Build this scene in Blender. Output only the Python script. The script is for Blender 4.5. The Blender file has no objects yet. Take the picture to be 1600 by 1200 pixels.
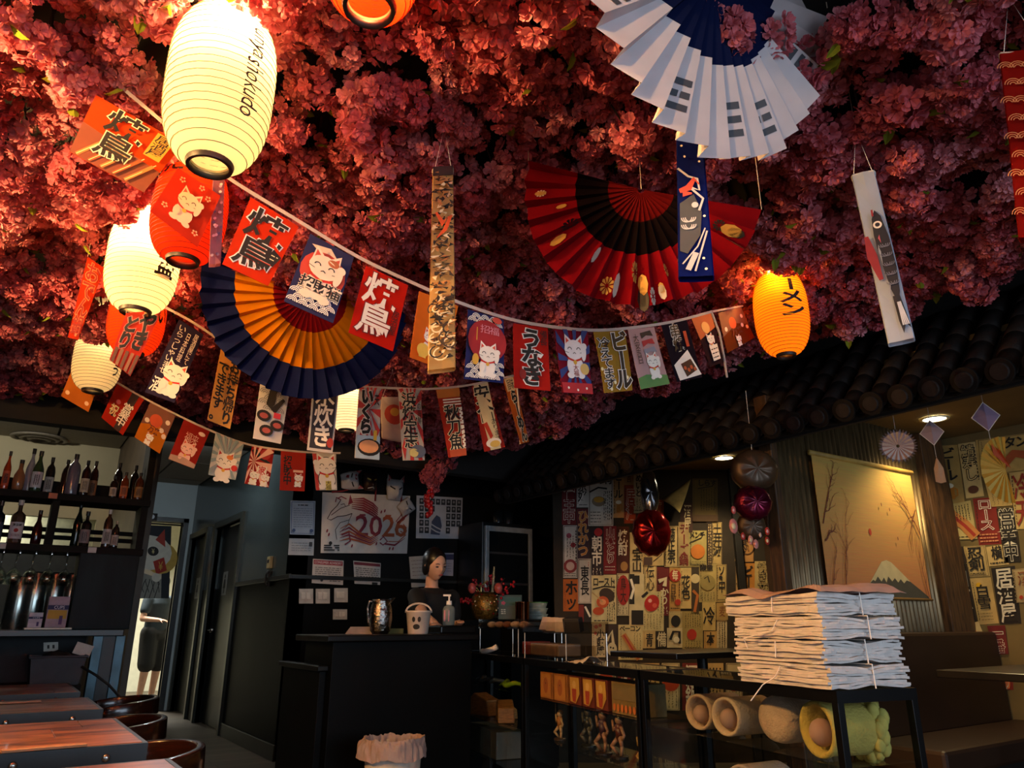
import bpy, bmesh, math, random
from mathutils import Vector, Matrix, noise
random.seed(7)
PI = math.pi
SC = bpy.context.scene
COL = SC.collection

# ------------------------------------------------------------------ camera, world, large lights, exposure
F_PX, PITCH, YAW, EYE = 1150.0, math.radians(18.05), math.radians(34.0), 1.05
FW = Vector((math.sin(YAW)*math.cos(PITCH), math.cos(YAW)*math.cos(PITCH), math.sin(PITCH)))
RT = Vector((math.cos(YAW), -math.sin(YAW), 0))
UP = RT.cross(FW)
CAM = Vector((0, 0, EYE))
cam_data = bpy.data.cameras.new('camera')
cam_data.sensor_width = 36.0
cam_data.lens = 36.0*F_PX/1600.0
cam_data.clip_start = 0.05
camera = bpy.data.objects.new('camera', cam_data)
COL.objects.link(camera)
camera.matrix_world = Matrix.Translation(CAM) @ Matrix((RT, UP, -FW)).transposed().to_4x4()
SC.camera = camera

world = bpy.data.worlds.new('world'); SC.world = world
world.use_nodes = True
world.node_tree.nodes['Background'].inputs[0].default_value = (0.55, 0.65, 0.9, 1)
world.node_tree.nodes['Background'].inputs[1].default_value = 0.004

def area_light(name, loc, size, energy, color, direction, size_y=None):
    d = bpy.data.lights.new(name, 'AREA'); d.energy = energy; d.color = color
    d.size = size; d.spread = 2.3
    if size_y: d.shape = 'RECTANGLE'; d.size_y = size_y
    o = bpy.data.objects.new(name, d); COL.objects.link(o); o.location = loc
    o.rotation_euler = Vector(direction).to_track_quat('-Z', 'Y').to_euler()
    return o
# daylight through the storefront windows behind the camera
area_light('storefront_daylight', (1.6, -3.2, 1.5), 4.5, 72, (0.66, 0.82, 1.0), (0.1, 1, -0.02), 1.7)
area_light('storefront_door_daylight', (-2.0, -0.6, 1.4), 1.6, 9, (0.78, 0.86, 1.0), (1, 0.6, 0.0), 1.8)

SC.view_settings.view_transform = 'Standard'
SC.view_settings.look = 'None'
SC.view_settings.gamma = 1.0
SC.view_settings.use_curve_mapping = False
SC.view_settings.exposure = 0.0

# ------------------------------------------------------------------ geometry helpers
def ray(x, y): return FW + RT*((x-800)/F_PX) + UP*((600-y)/F_PX)
def on_x(x, y, c): d = ray(x, y); return CAM + d*((c-CAM.x)/d.x)
def on_y(x, y, c): d = ray(x, y); return CAM + d*((c-CAM.y)/d.y)
def on_z(x, y, c): d = ray(x, y); return CAM + d*((c-CAM.z)/d.z)
def at(x, y, depth): return CAM + ray(x, y)*depth
def project(p):
    q = Vector(p)-CAM; z = q.dot(FW)
    return (800+F_PX*q.dot(RT)/z, 600-F_PX*q.dot(UP)/z, z)

def lin(c): return c/12.92 if c <= 0.04045 else ((c+0.055)/1.055)**2.4
def rgb(h):
    h = h.lstrip('#')
    return tuple(lin(int(h[i:i+2], 16)/255) for i in (0, 2, 4)) + (1.0,)

MATS = {}
def M(h, rough=0.6, metal=0.0, var=0.12, scale=18.0, bump=0.0, bscale=60.0, coat=0.0, trans=0.0, emit=0.0, stretch=None, spec=None):
    key = (h, rough, metal, var, scale, bump, bscale, coat, trans, emit, stretch, spec)
    if key in MATS: return MATS[key]
    m = bpy.data.materials.new('mat_'+h.strip('#')); m.use_nodes = True
    nt = m.node_tree; b = nt.nodes['Principled BSDF']
    c = rgb(h)
    b.inputs['Base Color'].default_value = c
    b.inputs['Roughness'].default_value = rough
    b.inputs['Metallic'].default_value = metal
    if spec is not None: b.inputs['Specular IOR Level'].default_value = spec
    if coat: b.inputs['Coat Weight'].default_value = coat; b.inputs['Coat Roughness'].default_value = 0.12
    if trans: b.inputs['Transmission Weight'].default_value = trans; b.inputs['IOR'].default_value = 1.3
    if emit:
        b.inputs['Emission Color'].default_value = c; b.inputs['Emission Strength'].default_value = emit
    tc = None
    if var or bump:
        tc = nt.nodes.new('ShaderNodeTexCoord')
        src = tc.outputs['Object']
        if stretch:
            mp = nt.nodes.new('ShaderNodeMapping'); mp.inputs['Scale'].default_value = stretch
            nt.links.new(src, mp.inputs['Vector']); src = mp.outputs['Vector']
    if var:
        n = nt.nodes.new('ShaderNodeTexNoise'); n.inputs['Scale'].default_value = scale; n.inputs['Detail'].default_value = 4
        nt.links.new(src, n.inputs['Vector'])
        r = nt.nodes.new('ShaderNodeValToRGB')
        r.color_ramp.elements[0].position = 0.3; r.color_ramp.elements[1].position = 0.7
        r.color_ramp.elements[0].color = tuple(max(0, x*(1-var*1.6)) for x in c[:3])+(1,)
        r.color_ramp.elements[1].color = tuple(min(1, x*(1+var)) for x in c[:3])+(1,)
        nt.links.new(n.outputs['Fac'], r.inputs['Fac']); nt.links.new(r.outputs['Color'], b.inputs['Base Color'])
    if bump:
        n2 = nt.nodes.new('ShaderNodeTexNoise'); n2.inputs['Scale'].default_value = bscale; n2.inputs['Detail'].default_value = 5
        nt.links.new(src, n2.inputs['Vector'])
        bp = nt.nodes.new('ShaderNodeBump'); bp.inputs['Strength'].default_value = bump; bp.inputs['Distance'].default_value = 0.01
        nt.links.new(n2.outputs['Fac'], bp.inputs['Height']); nt.links.new(bp.outputs['Normal'], b.inputs['Normal'])
    MATS[key] = m
    return m

def glass_mat(name, color=(1, 1, 1), rough=0.02, alpha=0.12):
    """thin clear pane: mostly see-through with a gloss on top"""
    if name in MATS: return MATS[name]
    m = bpy.data.materials.new(name); m.use_nodes = True
    nt = m.node_tree; nt.nodes.clear()
    o = nt.nodes.new('ShaderNodeOutputMaterial'); mx = nt.nodes.new('ShaderNodeMixShader')
    t = nt.nodes.new('ShaderNodeBsdfTransparent'); t.inputs[0].default_value = (*color, 1)
    g = nt.nodes.new('ShaderNodeBsdfGlossy'); g.inputs['Roughness'].default_value = rough
    g.inputs['Color'].default_value = (0.9, 0.9, 0.9, 1)
    fr = nt.nodes.new('ShaderNodeFresnel'); fr.inputs['IOR'].default_value = 1.45
    ad = nt.nodes.new('ShaderNodeMath'); ad.operation = 'MULTIPLY_ADD'; ad.inputs[1].default_value = 0.6; ad.inputs[2].default_value = alpha*0.1
    ge = nt.nodes.new('ShaderNodeNewGeometry'); iv = nt.nodes.new('ShaderNodeMath'); iv.operation = 'SUBTRACT'; iv.inputs[0].default_value = 1.0
    nt.links.new(ge.outputs['Backfacing'], iv.inputs[1]); ml = nt.nodes.new('ShaderNodeMath'); ml.operation = 'MULTIPLY'
    nt.links.new(fr.outputs[0], ad.inputs[0]); nt.links.new(ad.outputs[0], ml.inputs[0]); nt.links.new(iv.outputs[0], ml.inputs[1]); nt.links.new(ml.outputs[0], mx.inputs[0])
    nt.links.new(t.outputs[0], mx.inputs[1]); nt.links.new(g.outputs[0], mx.inputs[2]); nt.links.new(mx.outputs[0], o.inputs[0])
    MATS[name] = m
    return m

def cloth_mat(h, transl=0.35, var=0.1, scale=14.0, emit=0.0):
    """thin cloth or paper that lets some light through"""
    key = ('cloth', h, transl, var, scale, emit)
    if key in MATS: return MATS[key]
    m = bpy.data.materials.new('cloth_'+h.strip('#')); m.use_nodes = True
    nt = m.node_tree; nt.nodes.clear(); c = rgb(h)
    o = nt.nodes.new('ShaderNodeOutputMaterial'); mx = nt.nodes.new('ShaderNodeMixShader')
    d = nt.nodes.new('ShaderNodeBsdfDiffuse'); t = nt.nodes.new('ShaderNodeBsdfTranslucent')
    tc = nt.nodes.new('ShaderNodeTexCoord'); n = nt.nodes.new('ShaderNodeTexNoise'); n.inputs['Scale'].default_value = scale
    nt.links.new(tc.outputs['Object'], n.inputs['Vector'])
    r = nt.nodes.new('ShaderNodeValToRGB')
    r.color_ramp.elements[0].color = tuple(x*(1-var*1.5) for x in c[:3])+(1,); r.color_ramp.elements[1].color = tuple(min(1, x*(1+var)) for x in c[:3])+(1,)
    nt.links.new(n.outputs['Fac'], r.inputs['Fac'])
    nt.links.new(r.outputs['Color'], d.inputs['Color']); nt.links.new(r.outputs['Color'], t.inputs['Color'])
    mx.inputs[0].default_value = transl
    nt.links.new(d.outputs[0], mx.inputs[1]); nt.links.new(t.outputs[0], mx.inputs[2])
    if emit:
        e = nt.nodes.new('ShaderNodeEmission'); e.inputs[0].default_value = c; e.inputs[1].default_value = emit
        a = nt.nodes.new('ShaderNodeAddShader'); nt.links.new(mx.outputs[0], a.inputs[0]); nt.links.new(e.outputs[0], a.inputs[1])
        nt.links.new(a.outputs[0], o.inputs[0])
    else:
        nt.links.new(mx.outputs[0], o.inputs[0])
    MATS[key] = m
    return m

WORLD_LOC = {}
class MB:
    """collects shapes into one mesh object; coordinates are world coordinates"""
    def __init__(s, T=None): s.v = []; s.f = []; s.mi = []; s.mats = []; s.T = T
    def mat(s, m):
        if m not in s.mats: s.mats.append(m)
        return s.mats.index(m)
    def add(s, vs, fs, m):
        o = len(s.v); k = s.mat(m)
        if s.T is not None: vs = [s.T @ Vector(v) for v in vs]
        s.v += [tuple(v) for v in vs]
        for f in fs: s.f.append(tuple(i+o for i in f)); s.mi.append(k)
        return s
    def box(s, c, size, m, rz=0.0, R=None):
        x, y, z = (k/2 for k in size); c = Vector(c)
        vs = [Vector((a*x, b*y, d*z)) for d in (-1, 1) for a, b in ((-1, -1), (1, -1), (1, 1), (-1, 1))]
        if R is None and rz: R = Matrix.Rotation(rz, 3, 'Z')
        if R is not None: vs = [R @ v for v in vs]
        return s.add([c+v for v in vs], [(3, 2, 1, 0), (4, 5, 6, 7), (0, 1, 5, 4), (1, 2, 6, 5), (2, 3, 7, 6), (3, 0, 4, 7)], m)
    def span(s, a, b, m):
        a = Vector(a); b = Vector(b)
        return s.box((a+b)/2, (abs(b.x-a.x), abs(b.y-a.y), abs(b.z-a.z)), m)
    def cyl(s, p0, p1, r0, r1, m, n=14, cap=True):
        p0 = Vector(p0); p1 = Vector(p1); d = (p1-p0).normalized()
        a = d.orthogonal().normalized(); b = d.cross(a)
        vs = []
        for p, r in ((p0, r0), (p1, r1)):
            vs += [p + (a*math.cos(2*PI*i/n)+b*math.sin(2*PI*i/n))*r for i in range(n)]
        fs = [(i, (i+1) % n, n+(i+1) % n, n+i) for i in range(n)]
        if cap: fs += [tuple(range(n-1, -1, -1)), tuple(range(n, 2*n))]
        return s.add(vs, fs, m)
    def tube(s, path, r, m, n=6, closed=False):
        path = [Vector(p) for p in path]; k = len(path)
        rr = r if isinstance(r, (list, tuple)) else [r]*k
        vs = []; ref = None
        for i, p in enumerate(path):
            t = (path[(i+1) % k if closed else min(i+1, k-1)] - path[(i-1) % k if closed else max(i-1, 0)])
            t = t.normalized() if t.length > 1e-9 else Vector((0, 0, 1))
            if ref is None: ref = t.orthogonal().normalized()
            ref = (ref - t*ref.dot(t)); ref = ref.normalized() if ref.length > 1e-6 else t.orthogonal().normalized()
            b = t.cross(ref)
            vs += [p+(ref*math.cos(2*PI*j/n)+b*math.sin(2*PI*j/n))*rr[i] for j in range(n)]
        fs = []
        for i in range(k if closed else k-1):
            i2 = (i+1) % k
            fs += [(i*n+j, i*n+(j+1) % n, i2*n+(j+1) % n, i2*n+j) for j in range(n)]
        if not closed: fs += [tuple(range(n-1, -1, -1)), tuple(range((k-1)*n, k*n))]
        return s.add(vs, fs, m)
    def lathe(s, prof, c, m, n=20, R=None, caps=True, sx=1.0, sy=1.0):
        c = Vector(c); vs = []; k = len(prof)
        for r, z in prof:
            vs += [Vector((math.cos(2*PI*j/n)*r*sx, math.sin(2*PI*j/n)*r*sy, z)) for j in range(n)]
        if R is not None: vs = [R @ v for v in vs]
        fs = [(i*n+j, i*n+(j+1) % n, (i+1)*n+(j+1) % n, (i+1)*n+j) for i in range(k-1) for j in range(n)]
        if caps:
            if prof[0][0] > 1e-5: fs.append(tuple(range(n-1, -1, -1)))
            if prof[-1][0] > 1e-5: fs.append(tuple(range((k-1)*n, k*n)))
        return s.add([c+v for v in vs], fs, m)
    def ball(s, c, r, m, nu=14, nv=9, R=None):
        if not isinstance(r, (tuple, list)): r = (r, r, r)
        c = Vector(c); vs = []
        for i in range(nv+1):
            t = PI*i/nv
            vs += [Vector((r[0]*math.sin(t)*math.cos(2*PI*j/nu), r[1]*math.sin(t)*math.sin(2*PI*j/nu), -r[2]*math.cos(t))) for j in range(nu)]
        if R is not None: vs = [R @ v for v in vs]
        fs = [(i*nu+j, i*nu+(j+1) % nu, (i+1)*nu+(j+1) % nu, (i+1)*nu+j) for i in range(nv) for j in range(nu)]
        return s.add([c+v for v in vs], fs, m)
    def grid(s, fn, nu, nv, m, mf=None):
        vs = [fn(i/nu, j/nv) for j in range(nv+1) for i in range(nu+1)]
        o = len(s.v)
        fs = [(j*(nu+1)+i, j*(nu+1)+i+1, (j+1)*(nu+1)+i+1, (j+1)*(nu+1)+i) for j in range(nv) for i in range(nu)]
        if mf is None: return s.add(vs, fs, m)
        s.add(vs, fs, m)
        for q in range(len(fs)):
            s.mi[len(s.mi)-len(fs)+q] = s.mat(mf((q % nu+.5)/nu, (q//nu+.5)/nv))
        return s
    def prism(s, pts, d, m):
        """polygon (list of 3-D points) extruded by vector d"""
        pts = [Vector(p) for p in pts]; d = Vector(d); n = len(pts)
        return s.add(pts+[p+d for p in pts], [tuple(range(n-1, -1, -1)), tuple(range(n, 2*n))]+[(i, (i+1) % n, n+(i+1) % n, n+i) for i in range(n)], m)
    def build(s, name, parent=None, smooth=False, bevel=0.0, solid=0.0, weld=False, sub=0):
        me = bpy.data.meshes.new(name)
        me.from_pydata(s.v, [], s.f)
        for m in s.mats: me.materials.append(m)
        me.polygons.foreach_set('material_index', s.mi)
        if smooth: me.polygons.foreach_set('use_smooth', [True]*len(me.polygons))
        me.update()
        if weld or sub:
            bm = bmesh.new(); bm.from_mesh(me); bmesh.ops.remove_doubles(bm, verts=bm.verts, dist=1e-5)
            bmesh.ops.recalc_face_normals(bm, faces=bm.faces); bm.to_mesh(me); bm.free()
        o = bpy.data.objects.new(name, me); COL.objects.link(o)
        WORLD_LOC[o] = Vector((0, 0, 0))
        if parent is not None:
            o.parent = parent; o.matrix_parent_inverse = Matrix.Translation(-WORLD_LOC.get(parent, Vector((0, 0, 0))))
        if solid:
            md = o.modifiers.new('solid', 'SOLIDIFY'); md.thickness = solid; md.offset = 0
        if bevel:
            md = o.modifiers.new('bevel', 'BEVEL'); md.width = bevel; md.segments = 2; md.limit_method = 'ANGLE'; md.angle_limit = 0.7
        if sub:
            md = o.modifiers.new('sub', 'SUBSURF'); md.levels = sub; md.render_levels = sub
        return o

def tag(o, label, cat, group=None):
    o['label'] = label; o['category'] = cat
    if group: o['group'] = group
    return o
def struct(o): o['kind'] = 'structure'; return o
def thing(name, label, cat, loc, group=None):
    o = bpy.data.objects.new(name, None); COL.objects.link(o); o.location = Vector(loc)
    o.empty_display_size = 0.05
    WORLD_LOC[o] = Vector(loc)
    return tag(o, label, cat, group)
def copy_tree(o, parent=None):
    c = o.copy(); COL.objects.link(c); c.parent = parent
    if parent is not None: c.matrix_parent_inverse = o.matrix_parent_inverse.copy()
    WORLD_LOC[c] = WORLD_LOC.get(o, Vector((0, 0, 0)))
    for ch in [k for k in bpy.data.objects if k.parent == o]: copy_tree(ch, c)
    return c

# ------------------------------------------------------------------ print and lettering on flat panels
GLYPHS = {}
def text_mesh(s, off=0.0, res=2):
    key = (s, off, res)
    if key in GLYPHS: return GLYPHS[key]
    cu = bpy.data.curves.new('glyph', 'FONT'); cu.body = s; cu.size = 1.0; cu.offset = off; cu.resolution_u = res; cu.fill_mode = 'BOTH'
    ob = bpy.data.objects.new('glyph', cu); COL.objects.link(ob)
    bpy.context.view_layer.update()
    me = ob.evaluated_get(bpy.context.evaluated_depsgraph_get()).to_mesh()
    vs = [(v.co.x, v.co.y) for v in me.vertices]; fs = [tuple(p.vertices) for p in me.polygons]
    ob.to_mesh_clear(); bpy.data.objects.remove(ob); bpy.data.curves.remove(cu)
    GLYPHS[key] = (vs, fs)
    return GLYPHS[key]
def em_box():
    if 'EM' not in GLYPHS:
        vs, _ = text_mesh('国')
        xs = [v[0] for v in vs]; ys = [v[1] for v in vs]
        w = max(xs)-min(xs); cx = (max(xs)+min(xs))/2; cy = (max(ys)+min(ys))/2
        GLYPHS['EM'] = (cx, cy, w*1.08)
    return GLYPHS['EM']

class Panel:
    """a flat quad (tl, tr, br, bl) onto which print is laid; u to the right, v downwards"""
    def __init__(s, tl, tr, br, bl, eye=CAM):
        s.c = [Vector(p) for p in (tl, tr, br, bl)]
        s.w = ((s.c[1]-s.c[0]).length+(s.c[2]-s.c[3]).length)/2
        s.h = ((s.c[3]-s.c[0]).length+(s.c[2]-s.c[1]).length)/2
        s.n = (s.c[1]-s.c[0]).cross(s.c[3]-s.c[0]).normalized()
        if s.n.dot(eye-s.c[0]) < 0: s.n = -s.n
        s.ar = s.w/s.h; s.lay = 1; s.mb = MB(); s.bend = 0.0
    def pt(s, u, v, o=0.0):
        a, b, c, d = s.c
        p = a*(1-u)*(1-v)+b*u*(1-v)+c*u*v+d*(1-u)*v
        if s.bend: o = o+s.bend*math.sin(PI*v)
        return p+s.n*o
    def _o(s): s.lay += 1; return 0.0006*min(s.lay, 8)+0.00011*max(0, s.lay-8)
    def poly(s, pts, m):
        o = s._o(); s.mb.add([s.pt(u, v, o) for u, v in pts], [tuple(range(len(pts)))], m); return s
    def rect(s, u0, v0, u1, v1, m):
        if s.bend:
            o = s._o(); s.mb.grid(lambda a, b: s.pt(u0+(u1-u0)*a, v0+(v1-v0)*b, o), 1, 6, m); return s
        return s.poly([(u0, v0), (u1, v0), (u1, v1), (u0, v1)], m)
    def ell(s, cu, cv, r, m, rv=None, n=16, a0=0.0, a1=2*PI, rot=0.0):
        """ellipse; r in units of panel height"""
        rv = r if rv is None else rv
        k = n if abs(a1-a0-2*PI) < 1e-6 else n+1
        q = []
        for i in range(k):
            a = a0+(a1-a0)*i/n; x = r*math.cos(a); y = rv*math.sin(a)
            x, y = x*math.cos(rot)-y*math.sin(rot), x*math.sin(rot)+y*math.cos(rot)
            q.append((cu+x/s.ar, cv+y))
        return s.poly(q, m)
    def line(s, pts, w, m):
        """stroke of width w (units of panel height); w may be a list"""
        o = s._o(); n = len(pts); ws = w if isinstance(w, (list, tuple)) else [w]*n
        P = [Vector((u*s.ar, v)) for u, v in pts]; L = []; Rr = []
        for i in range(n):
            t = P[min(i+1, n-1)]-P[max(i-1, 0)]
            t = t.normalized() if t.length > 1e-9 else Vector((1, 0))
            k = Vector((-t.y, t.x))*ws[i]/2
            L.append(P[i]+k); Rr.append(P[i]-k)
        vs = [s.pt(q.x/s.ar, q.y, o) for q in L+Rr]
        s.mb.add(vs, [(i, i+1, n+i+1, n+i) for i in range(n-1)], m); return s
    def ring(s, cu, cv, r, w, m, n=20, a0=0.0, a1=2*PI):
        return s.line([(cu+r*math.cos(a0+(a1-a0)*i/n)/s.ar, cv+r*math.sin(a0+(a1-a0)*i/n)) for i in range(n+1)], w, m)
    def _put(s, mesh, cx, cy, em, u, v, su, sv, m, rot=False, fit=False):
        vs, fs = mesh
        if not vs: return
        if fit:
            xs = [q[0] for q in vs]; ys = [q[1] for q in vs]
            cx = (max(xs)+min(xs))/2; cy = (max(ys)+min(ys))/2
            ex = max(max(xs)-min(xs), 1e-4); ey = max(max(ys)-min(ys), 1e-4)
        else: ex = ey = em
        o = s._o(); out = []
        for x, y in vs:
            a = (x-cx)/ex; b = -(y-cy)/ey
            if rot: a, b = -b, a
            out.append(s.pt(u+a*su, v+b*sv, o))
        s.mb.add(out, fs, m)
    def text(s, t, u0, v0, u1, v1, m, vertical=True, off=0.012, halo=None, hoff=0.05):
        """Japanese lettering, one cell per character"""
        cx, cy, em = em_box(); n = len(t)
        for ps in ((halo, hoff), (m, off)):
            if ps[0] is None: continue
            for i, ch in enumerate(t):
                if ch in ' 　': continue
                oo = min(ps[1], .018 if ps[0] is m else .048) if ord(ch) > 0x4e00 else ps[1]
                if vertical: cu, cv, su, sv = (u0+u1)/2, v0+(v1-v0)*(i+.5)/n, u1-u0, (v1-v0)/n
                else: cu, cv, su, sv = u0+(u1-u0)*(i+.5)/n, (v0+v1)/2, (u1-u0)/n, v1-v0
                s._put(text_mesh(ch, oo), cx, cy, em, cu, cv, su, sv, ps[0], rot=(vertical and ch in 'ー〜'))
        return s
    def words(s, t, u0, v0, u1, v1, m, off=0.0, halo=None, hoff=0.05, rot=False):
        """a run of Latin lettering fitted to a box"""
        if halo: s._put(text_mesh(t, hoff), 0, 0, 1, (u0+u1)/2, (v0+v1)/2, u1-u0, v1-v0, halo, rot, True)
        s._put(text_mesh(t, off), 0, 0, 1, (u0+u1)/2, (v0+v1)/2, u1-u0, v1-v0, m, rot, True)
        return s
    def scribble(s, u0, v0, u1, v1, rows, m, w=0.012, seed=0, vertical=False):
        """lines of print too small to read"""
        rd = random.Random(seed)
        for i in range(rows):
            if vertical:
                u = u0+(u1-u0)*(i+.5)/rows; v = v0
                while v < v1:
                    l = rd.uniform(.02, .06)
                    s.line([(u, v), (u+rd.uniform(-.2, .2)*(u1-u0)/rows, min(v1, v+l))], w, m); v += l+.02
            else:
                v = v0+(v1-v0)*(i+.5)/rows; u = u0
                while u < u1-.02:
                    l = rd.uniform(.05, .16)
                    s.line([(u, v), (min(u1, u+l), v)], w, m); u += l+.03
        return s
    def build(s, parent, name='print'):
        if s.mb.v: return s.mb.build(name, parent)
    def sheet(s, name, m, parent=None, thick=0.0012, nu=1, nv=1):
        """the backing sheet itself, a thin solid"""
        mb = MB()
        if s.bend: nv = max(nv, 6)
        g = [[s.pt(i/nu, j/nv) for i in range(nu+1)] for j in range(nv+1)]
        k = (nu+1)*(nv+1)
        vs = [p for r in g for p in r]; vs = vs+[p-s.n*thick for p in vs]
        fs = []
        for j in range(nv):
            for i in range(nu):
                q = (j*(nu+1)+i, j*(nu+1)+i+1, (j+1)*(nu+1)+i+1, (j+1)*(nu+1)+i)
                fs += [q, tuple(x+k for x in reversed(q))]
        rim = [i for i in range(nu+1)]+[j*(nu+1)+nu for j in range(1, nv+1)]+[nv*(nu+1)+i for i in range(nu-1, -1, -1)]+[j*(nu+1) for j in range(nv-1, 0, -1)]
        for a in range(len(rim)):
            b = (a+1) % len(rim); fs.append((rim[a], rim[b], rim[b]+k, rim[a]+k))
        mb.add(vs, fs, m)
        return mb.build(name, parent)
# ------------------------------------------------------------------ the setting
WX, WY, HY = 2.08, 6.5, 10.93          # hall wall, wall behind the counter, far end of the hall
def plank_floor_mat():
    m = bpy.data.materials.new('floor_planks'); m.use_nodes = True
    nt = m.node_tree; b = nt.nodes['Principled BSDF']; b.inputs['Roughness'].default_value = 0.42
    tc = nt.nodes.new('ShaderNodeTexCoord')
    br = nt.nodes.new('ShaderNodeTexBrick')
    br.inputs['Color1'].default_value = rgb('#6f604f'); br.inputs['Color2'].default_value = rgb('#53473b'); br.inputs['Mortar'].default_value = rgb('#1d1813')
    br.inputs['Scale'].default_value = 1.0; br.inputs['Mortar Size'].default_value = 0.004
    br.inputs['Brick Width'].default_value = 1.1; br.inputs['Row Height'].default_value = 0.14
    nt.links.new(tc.outputs['Object'], br.inputs['Vector'])
    mp = nt.nodes.new('ShaderNodeMapping'); mp.inputs['Scale'].default_value = (1.5, 30, 1)
    n = nt.nodes.new('ShaderNodeTexNoise'); n.inputs['Scale'].default_value = 2.5; n.inputs['Detail'].default_value = 6
    nt.links.new(tc.outputs['Object'], mp.inputs['Vector']); nt.links.new(mp.outputs['Vector'], n.inputs['Vector'])
    mx = nt.nodes.new('ShaderNodeMix'); mx.data_type = 'RGBA'; mx.blend_type = 'MULTIPLY'; mx.inputs[0].default_value = 0.55
    nt.links.new(br.outputs['Color'], mx.inputs[6]); nt.links.new(n.outputs['Color'], mx.inputs[7])
    nt.links.new(mx.outputs[2], b.inputs['Base Color'])
    return m
def wood_mat(h1, h2, scale=6.0, stretch=(1, 12, 12), rough=0.4, coat=0.0):
    key = ('wood', h1, h2, scale, stretch, rough)
    if key in MATS: return MATS[key]
    m = bpy.data.materials.new('wood_'+h1.strip('#')); m.use_nodes = True
    nt = m.node_tree; b = nt.nodes['Principled BSDF']; b.inputs['Roughness'].default_value = rough
    if coat: b.inputs['Coat Weight'].default_value = coat
    tc = nt.nodes.new('ShaderNodeTexCoord'); oi = nt.nodes.new('ShaderNodeObjectInfo')
    ad = nt.nodes.new('ShaderNodeVectorMath'); ad.operation = 'ADD'
    mp = nt.nodes.new('ShaderNodeMapping'); mp.inputs['Scale'].default_value = stretch
    cb = nt.nodes.new('ShaderNodeCombineXYZ')
    mu = nt.nodes.new('ShaderNodeMath'); mu.operation = 'MULTIPLY'; mu.inputs[1].default_value = 37
    nt.links.new(oi.outputs['Random'], mu.inputs[0])
    for k in range(3): nt.links.new(mu.outputs[0], cb.inputs[k])
    nt.links.new(tc.outputs['Object'], ad.inputs[0]); nt.links.new(cb.outputs[0], ad.inputs[1])
    nt.links.new(ad.outputs[0], mp.inputs['Vector'])
    n = nt.nodes.new('ShaderNodeTexNoise'); n.inputs['Scale'].default_value = scale; n.inputs['Detail'].default_value = 7; n.inputs['Distortion'].default_value = 0.6
    nt.links.new(mp.outputs['Vector'], n.inputs['Vector'])
    r = nt.nodes.new('ShaderNodeValToRGB'); r.color_ramp.elements[0].color = rgb(h1); r.color_ramp.elements[1].color = rgb(h2)
    r.color_ramp.elements[0].position = 0.35; r.color_ramp.elements[1].position = 0.68
    nt.links.new(n.outputs['Fac'], r.inputs['Fac'])
    hs = nt.nodes.new('ShaderNodeHueSaturation')
    va = nt.nodes.new('ShaderNodeMath'); va.operation = 'MULTIPLY_ADD'; va.inputs[1].default_value = 0.5; va.inputs[2].default_value = 0.75
    nt.links.new(oi.outputs['Random'], va.inputs[0]); nt.links.new(va.outputs[0], hs.inputs['Value'])
    nt.links.new(r.outputs['Color'], hs.inputs['Color']); nt.links.new(hs.outputs['Color'], b.inputs['Base Color'])
    MATS[key] = m
    return m

BLACKWALL = M('#0e0e0f', 0.6, var=0.2, scale=3, spec=.15)
HALLWALL = M('#333b3b', 0.22, var=0.08, scale=2)
WAINS = M('#080807', 0.5, var=0.2, scale=4, spec=.08)
DARKCEIL = M('#0d0b0b', 0.9, var=0.1)
TRIMDARK = M('#141310', 0.35, var=0.1)
CEILTILE = M('#9b9384', 0.9, var=0.06, scale=40)
CREAM = M('#b6ac8d', 0.8, var=0.06, scale=3)
BOOTHWALL = M('#6b5a34', 0.8, var=0.15, scale=4)
BOOTHCEIL = M('#6f5c31', 0.75, var=0.1, scale=4)

mb = MB(); mb.span((-3.4, -3.5, -0.1), (6.0, 15.0, 0), plank_floor_mat()); struct(mb.build('floor'))
# dark dining-room ceiling above the blossom canopy, and the beam where it ends
mb = MB(); mb.span((-3.4, -3.5, 2.66), (6.0, 5.55, 2.76), DARKCEIL); struct(mb.build('ceiling'))
mb = MB(); mb.span((-3.4, 5.55, 2.3), (WX+3.3, 5.67, 2.98), M('#1b1512', 0.8)); struct(mb.build('trim_1'))
mb = MB(); mb.span((WX, 5.67, 2.62), (6.0, 6.6, 2.72), DARKCEIL); struct(mb.build('ceiling_back'))
# bar and hall ceiling of lay-in tiles on a grid of bars
ceil_o = MB(); ceil_o.span((-3.4, 5.67, 2.91), (WX, 11.05, 2.99), M('#4d4a42', 0.9)); ceil_o = struct(ceil_o.build('ceiling_bar'))
for i in range(9):
    for j in range(5):
        x0 = -3.4+i*0.61; y0 = 5.67+j*1.22; x1 = min(x0+.585, WX-.01); y1 = min(y0+1.19, 10.92)
        if y1-y0 < .1 or x1-x0 < .05: continue
        t = MB(); t.span((x0, y0, 2.885), (x1, y1, 2.912), CEILTILE); t.build('ceiling_tile', ceil_o)
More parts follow.
